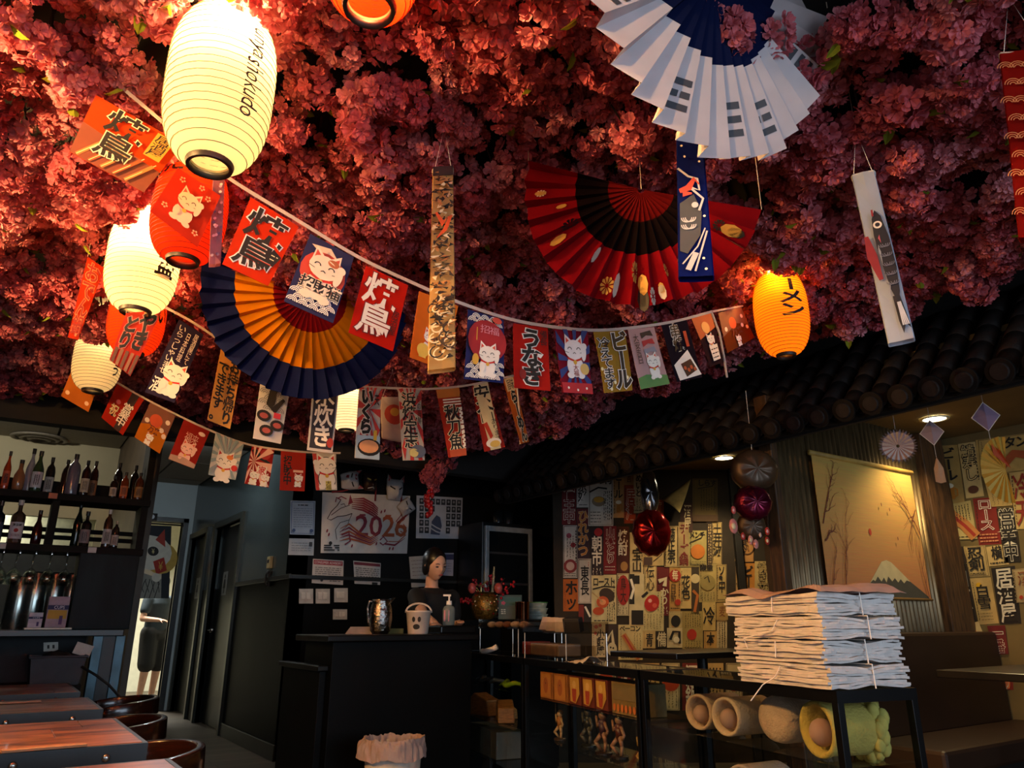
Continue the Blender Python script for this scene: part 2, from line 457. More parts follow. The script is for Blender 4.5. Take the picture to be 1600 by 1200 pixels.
# hall wall with two doorways
wh = MB()
for y0, y1, z0 in ((WY, 8.3, 0), (9.42, 9.9, 0), (10.83, HY, 0), (8.3, 9.42, 2.14), (9.9, 10.83, 2.14)):
    wh.span((WX, y0, max(z0, 1.44)), (WX+.14, y1, 2.92), HALLWALL)
    if z0 == 0: wh.span((WX, y0, 0), (WX+.14, y1, 1.44), WAINS)
struct(wh.build('wall_hall'))
mb = MB(); mb.span((WX-.025, WY-.03, 1.42), (WX, 8.25, 1.46), TRIMDARK); mb.span((WX-.018, WY-.018, 0), (WX, 8.25, .12), TRIMDARK); struct(mb.build('trim_2', bevel=.004))
STEEL = M('#9a9a98', 0.25, 1.0, var=0.05)
for k, (y0, y1) in enumerate(((8.3, 9.42), (9.9, 10.83))):
    d = MB(); d.span((WX+.07, y0, 0.005), (WX+.115, y1, 2.13), M('#191b18', 0.4, var=.1)); d = struct(d.build('door_%d' % (k+1)))
    f = MB()
    f.span((WX-.03, y0-.07, 0), (WX+.05, y0, 2.21), M('#26271f', 0.35)); f.span((WX-.03, y1, 0), (WX+.05, y1+.07, 2.21), M('#26271f', 0.35)); f.span((WX-.03, y0, 2.14), (WX+.05, y1, 2.21), M('#26271f', 0.35))
    f.build('door_frame', d, bevel=.004)
    hm = MB(); yy = y0+.12 if k else y1-.12
    hm.cyl((WX+.07, yy, .98), (WX+.02, yy, .98), .025, .025, STEEL); hm.tube([(WX+.025, yy, .98), (WX+.015, yy+.02, .98), (WX+.015, yy+.13, .985)], .009, STEEL, 8)
    hm.build('door_handle', d, smooth=True)
    pl = Panel((WX+.068, y1-.25, 1.62), (WX+.068, y1-.45, 1.62), (WX+.068, y1-.45, 1.36), (WX+.068, y1-.25, 1.36))
    s = pl.sheet('door_sign', M('#8b8b86', .4), d)
    pl.ell(.5, .2, .09, M('#1c1c1c')); pl.poly([(.35, .32), (.65, .32), (.75, .7), (.25, .7)], M('#1c1c1c')); pl.rect(.38, .7, .47, .92, M('#1c1c1c')); pl.rect(.53, .7, .62, .92, M('#1c1c1c')); pl.build(s)
# wall behind the counter
mb = MB(); mb.span((WX+.14, WY, 0), (5.4, WY+.14, 1.44), WAINS); mb.span((WX, WY, 0), (WX+.14, WY+.02, 1.44), WAINS)
mb.span((WX, WY, 1.44), (5.4, WY+.14, 2.92), BLACKWALL); struct(mb.build('wall_back'))
mb = MB(); mb.span((WX-.02, WY-.022, 1.42), (4.3, WY, 1.455), TRIMDARK); struct(mb.build('trim_3', bevel=.004))
# far end of the hall with a doorway into the kitchen
KW = M('#b9c4c4', 0.6, var=0.04, scale=2)
mb = MB(); mb.span((.905, HY, 0), (1.12, HY+.12, 2.92), KW); mb.span((1.95, HY, 0), (WX+.14, HY+.12, 2.92), KW); mb.span((1.12, HY, 2.36), (1.95, HY+.12, 2.92), KW); struct(mb.build('wall_hall_end'))
mb = MB(); mb.span((1.05, HY-.03, 0), (1.12, HY+.14, 2.42), M('#2c2f30', .4)); mb.span((1.95, HY-.03, 0), (2.02, HY+.14, 2.42), M('#2c2f30', .4)); mb.span((1.05, HY-.03, 2.36), (2.02, HY+.14, 2.42), M('#2c2f30', .4)); struct(mb.build('trim_4', bevel=.004))
# the lit kitchen behind it
KIT = M('#d6d3bd', 0.7, var=0.04)
mb = MB(); mb.span((-.6, 14.2, 0), (3.2, 14.3, 2.9), KIT); mb.span((3.1, HY+.12, 0), (3.2, 14.2, 2.9), KIT); mb.span((-.6, HY+.12, 0), (-.5, 14.2, 2.9), KIT); mb.span((-.6, HY+.12, 2.8), (3.2, 14.3, 2.9), KIT); struct(mb.build('wall_kitchen'))
area_light('kitchen_ceiling_lamp', (1.6, 12.4, 2.75), 0.9, 130, (1.0, 0.97, 0.84), (0, 0, -1))
# bar side: rear wall with a pass-through, end wall between bar and hall
mb = MB()
mb.span((-3.4, 9.0, 0), (.86, 9.1, 1.75), M('#2a2d2c', .6)); mb.span((-3.4, 9.0, 2.1), (.86, 9.1, 2.92), CREAM); mb.span((-3.4, 9.0, 1.75), (-.95, 9.1, 2.1), CREAM); mb.span((.75, 9.0, 1.75), (.86, 9.1, 2.1), CREAM); mb.span((-.2, 9.0, 1.75), (-.1, 9.1, 2.1), CREAM)
struct(mb.build('wall_bar_rear'))
mb = MB(); mb.span((-2.5, 9.9, 1.5), (.86, 9.95, 2.6), M('#c9c9ae', .8)); struct(mb.build('wall_pass'))
area_light('pass_lamp', (-.4, 9.5, 2.6), 0.5, 22, (1.0, 0.96, 0.8), (0, .3, -1))
mb = MB(); mb.span((.86, 6.35, 0), (.905, HY, 2.92), M('#4a3c2c', .6, var=.2, scale=5)); struct(mb.build('wall_bar_end'))
# left, front (storefront) and right outer walls
mb = MB(); mb.span((-3.5, -3.5, 0), (-3.4, 11.05, 2.99), BLACKWALL); struct(mb.build('wall_left'))
mb = MB(); mb.span((-3.5, -3.6, 0), (6.1, -3.5, .6), BLACKWALL); mb.span((-3.5, -3.6, 2.4), (6.1, -3.5, 2.9), BLACKWALL)
for x0, x1 in ((-3.5, -1.2), (1.5, 1.7), (4.3, 6.1)): mb.span((x0, -3.6, .6), (x1, -3.5, 2.4), BLACKWALL)
struct(mb.build('wall_front'))
for k, (x0, x1) in enumerate(((-1.2, 1.5), (1.7, 4.3))):
    mb = MB(); mb.span((x0, -3.57, .6), (x1, -3.55, 2.4), glass_mat('window_glass')); w = struct(mb.build('window_%d' % (k+1)))
    f = MB()
    for a, b in (((x0, .6), (x1, .64)), ((x0, 2.36), (x1, 2.4)), ((x0, .6), (x0+.04, 2.4)), ((x1-.04, .6), (x1, 2.4))): f.span((a[0], -3.6, a[1]), (b[0], -3.5, b[1]), TRIMDARK)
    f.build('window_frame', w)
# ---- booth area on the right
RX, MYW = 5.66, 2.68
mb = MB(); mb.span((RX, -3.5, 0), (RX+.12, 4.6, 2.66), BOOTHWALL); struct(mb.build('wall_right'))
mb = MB(); mb.span((3.7, MYW+.03, 0), (RX, MYW+.15, 2.36), M('#3a2d1c', .7)); struct(mb.build('wall_mural'))
mb = MB(); mb.span((3.8, -3.5, 2.36), (RX, 5.3, 2.42), BOOTHCEIL); struct(mb.build('ceiling_booth'))
# wall of posters, set square to the aisle
FH = Vector((math.sin(YAW), math.cos(YAW), 0)); PD = 6.5
def on_poster_wall(x, y, lift=0.0):
    d = ray(x, y); return CAM + d*((PD-lift)/d.dot(FH))
pw0 = FH*PD + RT*0.36; pw1 = FH*PD + RT*2.55
mb = MB(); mb.prism([pw0, pw1, pw1+Vector((0, 0, 2.66)), pw0+Vector((0, 0, 2.66))], FH*.1, M('#2b2115', .8)); struct(mb.build('wall_poster'))
# corrugated sheet, its timber posts, and the bench under the roller blind
CORR = M('#7a6546', 0.38, 0.55, var=0.3, scale=9, stretch=(6, 6, .6))
mb = MB()
mb.grid(lambda u, v: (3.68+u*1.62, MYW+.012+.012*math.cos(u*1.6/.0475*2*PI), v*2.36), 34*6, 1, CORR)
cs = tag(mb.build('corrugated_sheet', smooth=True, solid=.002), 'rusty corrugated metal sheet cladding behind the mountain roller blind', 'metal sheet')
TIMB = wood_mat('#2a1a0d', '#5d3d1f', 5, (14, 14, 1.2), .6)
o = MB(); o.span((3.62, MYW-.03, 0), (3.68, MYW+.06, 2.36), TIMB); tag(o.build('timber_post', bevel=.006), 'dark timber post at left edge of the corrugated metal sheet', 'post')
o = MB(); o.span((5.31, MYW-.05, 0), (5.62, MYW+.02, 2.36), TIMB); tag(o.build('timber_post', bevel=.006), 'wide dark timber board in corner between mountain blind and posters', 'post')
# ---- roofed awning of dark barrel tiles along the booths
TILE = M('#221c1a', 0.6, var=0.35, scale=12, bump=.2, spec=.2)
TILE2 = M('#151211', 0.65, var=0.3, scale=12, spec=.15)
EX, EZ = 3.44, 2.1
sl = Vector((0.56, 0, 0.56)); sd = sl.normalized(); sn = Vector((-sd.z, 0, sd.x))
roof = thing('tiled_awning', 'dark barrel-tiled awning running above the booths and poster wall', 'awning', (EX, 2.5, EZ))
mb = MB(); mb.prism([Vector((EX, 0.2, EZ))-sn*.05, Vector((EX, 5.35, EZ))-sn*.05, Vector((EX, 5.35, EZ))+sl-sn*.05, Vector((EX, .2, EZ))+sl-sn*.05], -sn*.03, M('#17120e', .8)); mb.build('roof_deck', roof)
mb = MB(); mb.span((EX+.09, .2, EZ-.06), (EX+.12, 5.35, EZ+.0), M('#17120e', .8)); mb.build('fascia', roof)
PITCH_T = .147; first = None; firstp = None; firstc = None
for i in range(35):
    y = .28+i*PITCH_T
    for k in range(5):
        if first is None:
            t = MB(); n = 8; L = .2; vs = []
            for e, (q, r) in enumerate(((-.02, .055), (L, .047))):
                for rr in (r, r-.012):
                    vs += [Vector((EX, y, EZ))+sd*q+Vector((0, math.cos(PI*j/n)*rr, 0))+sn*(math.sin(PI*j/n)*rr-.03) for j in range(n+1)]
            m_ = n+1; fs = []
            for j in range(n):
                fs += [(j, j+1, 2*m_+j+1, 2*m_+j), (m_+j+1, m_+j, 3*m_+j, 3*m_+j+1), (j+1, j, m_+j, m_+j+1), (2*m_+j, 2*m_+j+1, 3*m_+j+1, 3*m_+j)]
            t.add(vs, fs, TILE); first = t.build('barrel_tile', roof, smooth=True); y00 = y; o = first
        else:
            o = first.copy(); COL.objects.link(o)
        d = sd*(k*.152) + Vector((0, y-y00, 0)) + sn*(.006*random.random())
        o.location = d
    if firstc is None:
        t = MB(); t.cyl(Vector((EX-.012, y, EZ-.012)), Vector((EX-.03, y, EZ-.018)), .06, .06, TILE2, 18); t.cyl(Vector((EX-.028, y, EZ-.018)), Vector((EX-.038, y, EZ-.021)), .042, .038, TILE, 18)
        firstc = t.build('end_cap', roof, bevel=.003); c = firstc
    else: c = firstc.copy(); COL.objects.link(c)
    c.location = (0, y-y00, 0)
    if firstp is None:
        t = MB(); a = Vector((EX, y+.03, EZ))-sn*.045-sd*.015; w = Vector((0, PITCH_T-.06, 0))
        t.grid(lambda u, v: a+w*u+sl*v*1.02-sn*.02*math.sin(PI*u), 4, 1, TILE2)
        firstp = t.build('pan_tile', roof, solid=.01); c = firstp
    else: c = firstp.copy(); COL.objects.link(c)
    c.location = (0, y-y00, 0)

# recessed downlights and their light
def downlight(loc, label, energy, color, r=.07, spot=True, blend=.6, size=2.2, toward=(0, 0, -1), col='#fff2c8', em=14):
    t = thing('recessed_downlight', label, 'ceiling light', loc)
    m = MB(); m.lathe([(r*1.28, 0), (r*1.25, -.008), (r, -.006), (r, .02)], loc, M('#d8cfae', .4), 24, caps=False); m.build('trim_ring', t, smooth=True)
    m = MB(); m.cyl((loc[0], loc[1], loc[2]-.004), (loc[0], loc[1], loc[2]+.012), r, r, M(col, .5, var=0, emit=em), 24); m.build('lens', t)
    d = bpy.data.lights.new('downlight_beam', 'SPOT' if spot else 'POINT'); d.energy = energy; d.color = color; d.shadow_soft_size = .05
    if spot: d.spot_size = size; d.spot_blend = blend
    o = bpy.data.objects.new('downlight_beam', d); COL.objects.link(o); o.parent = t; o.matrix_parent_inverse = Matrix.Translation(-Vector(loc))
    o.location = Vector(loc)+Vector((0, 0, -.03)); o.rotation_euler = Vector(toward).to_track_quat('-Z', 'Y').to_euler()
    return t
downlight((5.0, 2.36, 2.355), 'round recessed downlight glowing beside the folded paper ornaments', 42, (1.0, 0.74, 0.36))
downlight((4.79, 3.97, 2.355), 'round recessed downlight glowing above the wall of menu posters', 48, (1.0, 0.76, 0.42))
downlight((2.25, 5.75, 2.61), 'added unseen ceiling light above the service counter', 14, (1.0, .9, .78), r=.06, size=1.9, em=8)  # added lamp, out of sight, to brighten the woman and the wall notices
downlight((-.5, 7.4, 2.88), 'added unseen ceiling light above the bar', 48, (1.0, .93, .78), r=.07, spot=False, em=8)  # added lamp with no visible source, lifts the dark bar and its ceiling
hl = on_z(312, 702, 2.9)
downlight((1.45, 7.6, 2.88), 'small recessed hall downlight above the doorways', 44, (0.82, 0.93, 1.0), r=.05, spot=False, col='#eef6ff', em=20)
# ------------------------------------------------------------------ paper lanterns
INK = M('#1a1412', .7, var=.05); WHITE = M('#efe6dc', .7, var=.04); RED = M('#c8281c', .65); PINK = M('#eda5a0', .65)
def on_plane(x, y, p0, n): d = ray(x, y); return CAM + d*((Vector(p0)-CAM).dot(n)/d.dot(n))
FLOWER_Z = 2.5
def lantern(px_top, px_bot, depth, width, label, paper, spiral, light=None, letters=None, R_ring=.42, shell_emit=0.12, plain_top=False, ribs=22, kind='white', bulb=True, center=None):
    c = Vector(center[:3]) if center else at((px_top[0]+px_bot[0])/2, (px_top[1]+px_bot[1])/2, depth)
    zt = at(*px_top, depth).z; zb = at(*px_bot, depth).z
    k = Vector((c.x, c.y, 0)).length
    # heights where the vertical axis through c meets the two rays
    for nm, q in (('t', px_top), ('b', px_bot)):
        d = ray(*q); z = CAM.z+d.z*k/math.hypot(d.x, d.y)
        if nm == 't': zt = z
        else: zb = z
    if center: zb, zt = center[2], center[2]+.36
    H = zt-zb; R = width/2
    t = thing('paper_lantern', label, 'lantern', (c.x, c.y, zb))
    def rad(z):
        s = (z-zb)/H; s = min(1, max(0, s)); e = abs(2*s-1)
        if kind == 'white': return R*(R_ring+(1-R_ring)*(1-e**3.2)**.62)*(1-.05*(1-s))
        return R*(R_ring+(1-R_ring)*(1-e**2.6)**.55)
    prof = []
    for i in range(ribs*3+1):
        s = i/(ribs*3); z = zb+H*s
        prof.append((rad(z)-.0022*(1-abs(math.cos(s*ribs*PI))), z))
    mb = MB(); mb.lathe([(r, z) for r, z in prof], (c.x, c.y, 0), cloth_mat(paper, .55, .05, 30, shell_emit), 40, caps=False); mb.build('paper_shell', t, smooth=True)
    mb = MB(); pts = []
    N = ribs*26
    for i in range(N+1):
        s = i/N; z = zb+H*s; a = s*ribs*2*PI
        r = rad(z)+.0004
        pts.append((c.x+r*math.cos(a), c.y+r*math.sin(a), z))
    mb.tube(pts, .0011, M(spiral, .6, var=0), 4); mb.build('wire_spiral', t)
    for nm, z, h in (('bottom_ring', zb, .022), ('top_ring', zt-.018, .022)):
        mb = MB(); rr = rad(zb)*1.02
        mb.lathe([(rr, -h*.5), (rr+.003, 0), (rr, h*.5), (rr-.008, h*.5), (rr-.008, -h*.5), (rr, -h*.5)], (c.x, c.y, z), M('#1c1410', .5), 32, caps=False); mb.build(nm, t, smooth=True)
    mb = MB(); rr = rad(zb)
    mb.lathe([(rr*.98, 0), (rr*.86, .001), (rr*.84, .006)], (c.x, c.y, zb+.004), M('#c9b98a', .6), 32, caps=False); mb.build('base_plate', t)
    mb = MB(); mb.tube([(c.x, c.y, zt-.03), (c.x+.004, c.y, (zt+2.66)/2), (c.x, c.y, 2.66)], .003, INK, 6); mb.build('cord', t)
    if letters:
        lb = MB()
        for spec in letters:
            txt, ang, z0, z1, w, m_, latin = spec
            a0 = math.atan2(CAM.y-c.y, CAM.x-c.x)+math.radians(ang)
            if latin:
                vs, fs = text_mesh(txt, .0); xs = [v[0] for v in vs]; ys = [v[1] for v in vs]
                x0, x1, y0, y1 = min(xs), max(xs), min(ys), max(ys); out = []
                for x, y in vs:
                    z = zt-H*(z0+(z1-z0)*(x-x0)/(x1-x0)); a = a0+((y-y0)/(y1-y0)-.5)*w/R*1.0
                    r = rad(z)+.0016; out.append((c.x+r*math.cos(a), c.y+r*math.sin(a), z))
                lb.add(out, fs, m_)
            else:
                ex, ey, em = em_box(); n = len(txt)
                for i, ch in enumerate(txt):
                    vs, fs = text_mesh(ch, .03); out = []; hh = (z1-z0)*H/n
                    for x, y in vs:
                        A = (x-ex)/em; B = (y-ey)/em
                        if ch == 'ー': A, B = B, -A
                        z = zt-H*z0-hh*(i+.5)+B*hh; a = a0+A*w/R
                        r = rad(z)+.0016; out.append((c.x+r*math.cos(a), c.y+r*math.sin(a), z))
                    lb.add(out, fs, m_)
        lb.build('lettering', t)
    if light:
        en, col, dz = light
        tc = (CAM-c); tc.z = 0; tc.normalize()
        for nm, e, bp in (('bulb', en*.07, Vector((c.x, c.y, zt-.055+dz))+tc*R*.42), ('socket_bulb', en, Vector((c.x, c.y, zt+.035))+tc*R*.75)):
            mb = MB(); mb.ball(bp, (.018, .018, .026), M('#ffe9b0', .5, var=0, emit=30 if kind == 'white' else 8), 12, 8)
            mb.cyl(bp+Vector((0, 0, .02)), bp+Vector((0, 0, .05)), .012, .012, INK, 10); mb.build(nm, t, smooth=True)
            d = bpy.data.lights.new('lantern_glow', 'POINT'); d.energy = e; d.color = (1.0, .74, .42) if (nm == 'bulb' and kind == 'white') else col; d.shadow_soft_size = .03
            o = bpy.data.objects.new('lantern_glow', d); COL.objects.link(o); o.parent = t
            o.matrix_parent_inverse = Matrix.Translation(-WORLD_LOC[t]); o.location = bp-Vector((0, 0, .055))+tc*.01
    return t, c, zt, zb, R
WARM = (1.0, 0.53, 0.17); WARM2 = (1.0, 0.36, 0.08)
lantern((362, 30), (327, 256), 1.85, .262, 'large cream paper lantern nearest the camera with handwritten black script', '#f3e2ae', '#6d5c36', (90, WARM, .0),
        [('unya', 30, .22, .42, .045, INK, True), ('shokudo', 33, .44, .80, .05, INK, True)], shell_emit=.13)
lantern((233, 334), (216, 486), 2.75, .258, 'cream paper lantern with black characters hanging behind the red cat flag', '#f3e2ae', '#6d5c36', (90, WARM, .0), [('の盛', 36, .33, .72, .075, INK, False)], shell_emit=.13)
lantern((160, 512), (147, 610), 4.05, .252, 'smallest cream paper lantern, farthest left beside the orange bunting', '#f3e2ae', '#6d5c36', (30, WARM, .0), [('う', 50, .62, .80, .05, INK, False)], shell_emit=.13)
lantern((285, 255), (309, 410), 2.45, .235, 'red paper lantern half hidden behind the red cat flag', '#e2360f', '#8a1607', (10, WARM2, .0), [('た', -40, .05, .25, .08, INK, False)], kind='red', shell_emit=.35, ribs=26)
lantern((212, 448), (216, 553), 3.25, .232, 'red paper lantern behind the skewer flag below the middle cream lantern', '#e8430f', '#8a1607', (10, WARM2, .0), [('い', 55, .3, .6, .06, INK, False)], kind='red', shell_emit=.35, ribs=26)
lantern((1219, 425), (1222, 555), 3.25, .232, 'glowing orange paper lantern with black characters on the right', '#f28a12', '#a93a04', (22, (1.0, .5, .08), -.0), [('ラーメン', 26, .04, .66, .11, INK, False)], kind='orange', shell_emit=.55, ribs=30, R_ring=.34)
lantern((548, 588), (541, 672), 4.7, .24, 'cream paper lantern glowing behind the navy and white flags', '#f3dcae', '#8d7a50', (14, WARM, .0), None, shell_emit=.7)
# lantern cut by the upper frame edge
tb = on_z(574, 8, 2.18)
tq = (tb-CAM).dot(FW)
lantern((592, -150), (574, 8), tq*1.06, .2, 'orange-red paper lantern cut off by the top edge of the picture', '#e2360f', '#8a1607', (170, WARM, .0), None, kind='red', shell_emit=.3, R_ring=.5)

# extra lanterns added out of view, left and overhead, to light the blossoms
for cx_, cy_, lab in ((-.85, 1.7, 'added cream paper lantern out of view, level with the big lantern'), (-.85, 3.0, 'added cream paper lantern out of view, level with the middle lantern'), (-.2, .45, 'added cream paper lantern out of view, above the camera')):
    lantern((0, 0), (0, 10), 1, .26, lab, '#f3e2ae', '#6d5c36', (240 if cx_ < -.5 else 50, WARM, .0), None, shell_emit=.3, center=(cx_, cy_, 1.95))
# ------------------------------------------------------------------ flag art
def hexm(h): return M(h, .75, var=.06)
def cat(p, cu, cv, s, body=WHITE, ear=None, patch=None, collar=RED, paw=1, line=None):
    """a beckoning cat, head centre at (cu, cv), s = head width in panel heights"""
    a = p.ar; ear = ear or hexm('#d8503c')
    k = lambda x: x*s/a
    if line:
        p.ell(cu, cv+.72*s, .50*s, line, .52*s); p.ell(cu, cv, .56*s, line, .48*s)
    p.ell(cu, cv+.72*s, .46*s, body, .48*s)
    p.ell(cu+k(.3), cv+1.12*s, .2*s, body, .14*s); p.ell(cu-k(.3), cv+1.12*s, .2*s, body, .14*s)
    for sg in (-1, 1):
        p.poly([(cu+sg*k(.48), cv-.1*s), (cu+sg*k(.44), cv-.68*s), (cu+sg*k(.08), cv-.38*s)], body)
        p.poly([(cu+sg*k(.42), cv-.2*s), (cu+sg*k(.40), cv-.54*s), (cu+sg*k(.18), cv-.34*s)], ear)
    p.ell(cu, cv, .52*s, body, .44*s)
    if patch: p.ell(cu+k(.25), cv-.28*s, .2*s, patch, .14*s)
    p.line([(cu-k(.4), cv+.38*s), (cu, cv+.5*s), (cu+k(.4), cv+.38*s)], .09*s, collar)
    p.ell(cu, cv+.55*s, .1*s, hexm('#d9a53a'))
    for sg in (-1, 1):
        p.ring(cu+sg*k(.24), cv+.0*s, .1*s, .035*s, INK, 6, PI, 2*PI)
        p.line([(cu+sg*k(.3), cv+.14*s), (cu+sg*k(.5), cv+.1*s)], .02*s, INK)
    p.line([(cu-k(.08), cv+.18*s), (cu, cv+.12*s), (cu+k(.08), cv+.18*s)], .03*s, INK)
    p.ell(cu+paw*k(.52), cv+.15*s, .13*s, body, .34*s, rot=.12*paw); p.ell(cu+paw*k(.55), cv-.16*s, .15*s, body)
    p.ell(cu-paw*k(.3), cv+.78*s, .15*s, body, .2*s)
def waves(p, v0, v1, m, r=.07):
    """overlapping concentric-arc wave pattern"""
    row = 0; v = v0
    du = 2*r/p.ar
    while v < v1+.001:
        n = int(1/du)+2
        for i in range(n):
            cu = i*du+(du/2 if row % 2 else 0)
            if cu < r/p.ar*.9 or cu > 1-r/p.ar*.9: continue
            for q in (1, .66, .33): p.ring(cu, min(v+r, .985), r*q*.95, .012, m, 8, PI, 2*PI)
        v += r; row += 1
def rays(p, cu, cv, m, n=14, v1=1.0):
    for i in range(n):
        a0 = 2*PI*i/n; a1 = a0+PI/n*.9
        q = []
        for a in (a0, a1):
            dx, dy = math.cos(a), math.sin(a); t = 9
            if dx > 0: t = min(t, (1-cu)/dx)
            if dx < 0: t = min(t, -cu/dx)
            if dy > 0: t = min(t, (v1-cv)/dy)
            if dy < 0: t = min(t, -cv/dy)
            q.append((cu+dx*t, cv+dy*t))
        p.poly([(cu, cv)]+q, m)
CREAMP = hexm('#f2e3bd')
def a_skewer_photo(p):
    p.poly([(0, .5), (1, .62), (1, 1), (0, 1)], hexm('#7a3a22'))
    for i in range(5): p.line([(.08+.16*i, .98), (.3+.15*i, .6)], .05, hexm(['#d07a3a', '#a04c22'][i % 2])); p.line([(.08+.16*i, .98), (.32+.15*i, .56)], .012, hexm('#e8c98a'))
    p.text('焼鳥', .22, .06, .62, .84, INK, off=.035, halo=CREAMP, hoff=.075); p.rect(.72, .06, .92, .5, hexm('#e0a03a')); p.text('居酒屋', .74, .08, .9, .48, INK, off=.01)
def a_red_cat(p):
    for u, v in ((.2, .15), (.8, .2), (.15, .75), (.85, .85), (.6, .1)): 
        for q in range(5): p.ell(u+.035*math.cos(q*1.257)/p.ar, v+.035*math.sin(q*1.257), .018, hexm('#f0a070'), n=6)
    cat(p, .5, .45, .34, body=hexm('#f6c39a'))
def a_yakitori_black(p): p.text('焼鳥', .12, .08, .86, .9, INK, off=.045, halo=WHITE, hoff=.085); p.poly([(.78, .5), (.98, .56), (.9, .74), (.7, .68)], INK); p.scribble(.78, .56, .92, .68, 2, CREAMP, .012, 3)
def a_wave_cat(p):
    p.poly([(.1, .12), (.5, .06), (.75, .2), (.9, .3), (.5, .26)], hexm('#e9c7a6')); p.ell(.5, .44, .29, hexm('#c8432f')); waves(p, .7, .95, WHITE, .065); cat(p, .48, .38, .38, body=hexm('#f5dcc0'), patch=hexm('#b4623a'))
    p.text('招財猫', .12, .58, .95, .74, INK, vertical=False, off=.03, halo=hexm('#f5dcc0'), hoff=.07)
def a_yakitori_white(p): p.text('焼鳥', .1, .06, .8, .92, WHITE, off=.035, halo=hexm('#7d1710'), hoff=.06); p.text('居酒屋', .8, .45, .95, .8, INK, off=.0)
def a_orange_beer(p): p.text('居酒屋', .5, .04, .8, .45, hexm('#b8341c'), off=.02); cat(p, .45, .62, .2); p.ell(.3, .84, .1, hexm('#e6c050'), .1); p.rect(.2, .8, .4, .95, hexm('#e6c050'))
def a_blue_cat(p):
    waves(p, .02, .14, WHITE, .07); waves(p, .72, .95, WHITE, .065); p.ell(.5, .42, .31, hexm('#9c1d25')); p.line([(.22, .25), (.22, .7)], .012, hexm('#d9a53a')); cat(p, .52, .62, .27)
    p.text('招福', .3, .2, .8, .32, hexm('#d98a9a'), vertical=False, off=.0); p.ell(.2, .72, .05, hexm('#d9a53a'), .08); p.ell(.75, .08, .08, hexm('#d8503c'), .05)
def a_unagi(p): p.text('うなぎ', .22, .06, .78, .94, INK, off=.04, halo=WHITE, hoff=.08); p.text('備長', .74, .06, .94, .3, INK, off=.0); p.ell(.22, .78, .06, hexm('#7d1710'), .08)
def a_rays_cat(p): rays(p, .5, .5, hexm('#273a7a'), 12); p.rect(0, .84, 1, 1, hexm('#b02430')); p.ell(.2, .92, .02, WHITE); p.ell(.5, .95, .02, WHITE); p.ell(.8, .92, .02, WHITE); cat(p, .5, .32, .36, body=hexm('#e9e0e2')); p.ell(.78, .62, .09, hexm('#d9b46a')); p.text('大福', .42, .56, .58, .74, hexm('#8a1a1a'), off=0)
def a_beer(p):
    for i in range(8): p.ell((i*37 % 90)/100+.05, .62+(i*23 % 36)/100, .03, hexm('#f1e2b0'), n=8)
    p.text('ビール', .46, .04, .96, .97, INK, off=.045, halo=WHITE, hoff=.08); p.text('冷えてます', .04, .12, .4, .95, INK, off=.02, halo=WHITE, hoff=.06)
def a_pink_cats(p):
    p.poly([(0, .82), (.3, .78), (1, .84), (1, 1), (0, 1)], hexm('#5d8a4a'))
    for i, c in enumerate(('#1d1d24', '#b02430', '#8b8a98')): p.poly([(.4, .08+i*.14), (.8, .05+i*.14), (.86, .15+i*.14), (.6, .13+i*.14), (.42, .18+i*.14)], hexm(c))
    cat(p, .6, .58, .24); p.text('大安吉日', .1, .1, .28, .6, INK, off=0)
def a_kushi(p): p.text('串焼', .25, .04, .6, .5, INK, off=.05, halo=WHITE, hoff=.09); p.poly([(.05, .72), (.7, .5), (.98, .95), (.1, .99)], WHITE); p.poly([(.3, .72), (.72, .66), (.86, .86), (.4, .95)], hexm('#3a1a12')); p.rect(.7, .18, .82, .45, hexm('#b8341c'));  [p.ell(.42+.12*i, .8+.04*(i % 2), .035, hexm('#b8502a')) for i in range(4)]
def a_orange_dark(p): p.poly([(0, 0), (1, 0), (1, .3), (0, .45)], hexm('#b8502a')); p.ell(.5, .25, .12, hexm('#e9a860')); cat(p, .5, .5, .2); p.rect(.3, .62, .8, .92, hexm('#e9e0d2')); p.scribble(.35, .66, .75, .9, 3, INK, .02, 5)
def a_cat_navy(p): 
    p.text('いらっしゃいませ', .1, .04, .38, .72, WHITE, off=.0); p.text('日本料理', .46, .1, .62, .5, WHITE, off=0); p.text('居酒屋にて', .72, .06, .88, .5, WHITE, off=0)
    cat(p, .62, .66, .24, line=WHITE); p.text('酒', .06, .78, .4, .96, WHITE, off=.01)
def a_takeout(p): p.text('お持ち帰り', .52, .12, .96, .98, INK, off=.035); p.text('できます。', .04, .22, .48, .98, INK, off=.03); p.text('日本', .4, .02, .9, .12, hexm('#b8341c'), vertical=False, off=.02)
def a_fish(p):
    waves(p, .04, .5, hexm('#8b8b90'), .075); p.line([(.62, .0), (.45, .3), (.42, .48), (.55, .56), (.85, .36)], [.1, .1, .12, .1, .04], INK)
    for u, v in ((.25, .66), (.4, .86), (.75, .76)): p.ell(u, v, .1, INK, .08); p.ell(u, v, .06, hexm('#a14a44'), .04)
    p.rect(.58, .58, .82, .66, hexm('#c43040'))
def a_mizutaki(p): p.rect(.07, .0, .93, .96, hexm('#2a2634')); p.text('水炊き', .16, .03, .84, .93, WHITE, off=.03); p.ell(.85, .86, .05, hexm('#a8322a'), .07)
def a_ikura(p):
    rays(p, .5, .3, hexm('#c33a36'), 12, .68); p.text('いくら', .12, .03, .62, .66, INK, off=.06, halo=WHITE, hoff=.1); p.rect(0, .68, 1, 1, hexm('#a9bcc9')); p.ell(.56, .84, .17, INK, .12); p.ell(.54, .83, .14, hexm('#d99a6a'), .09); p.rect(.72, .6, .86, .74, hexm('#d9b03a')); p.text('天', .7, .1, .9, .25, INK, off=.02)
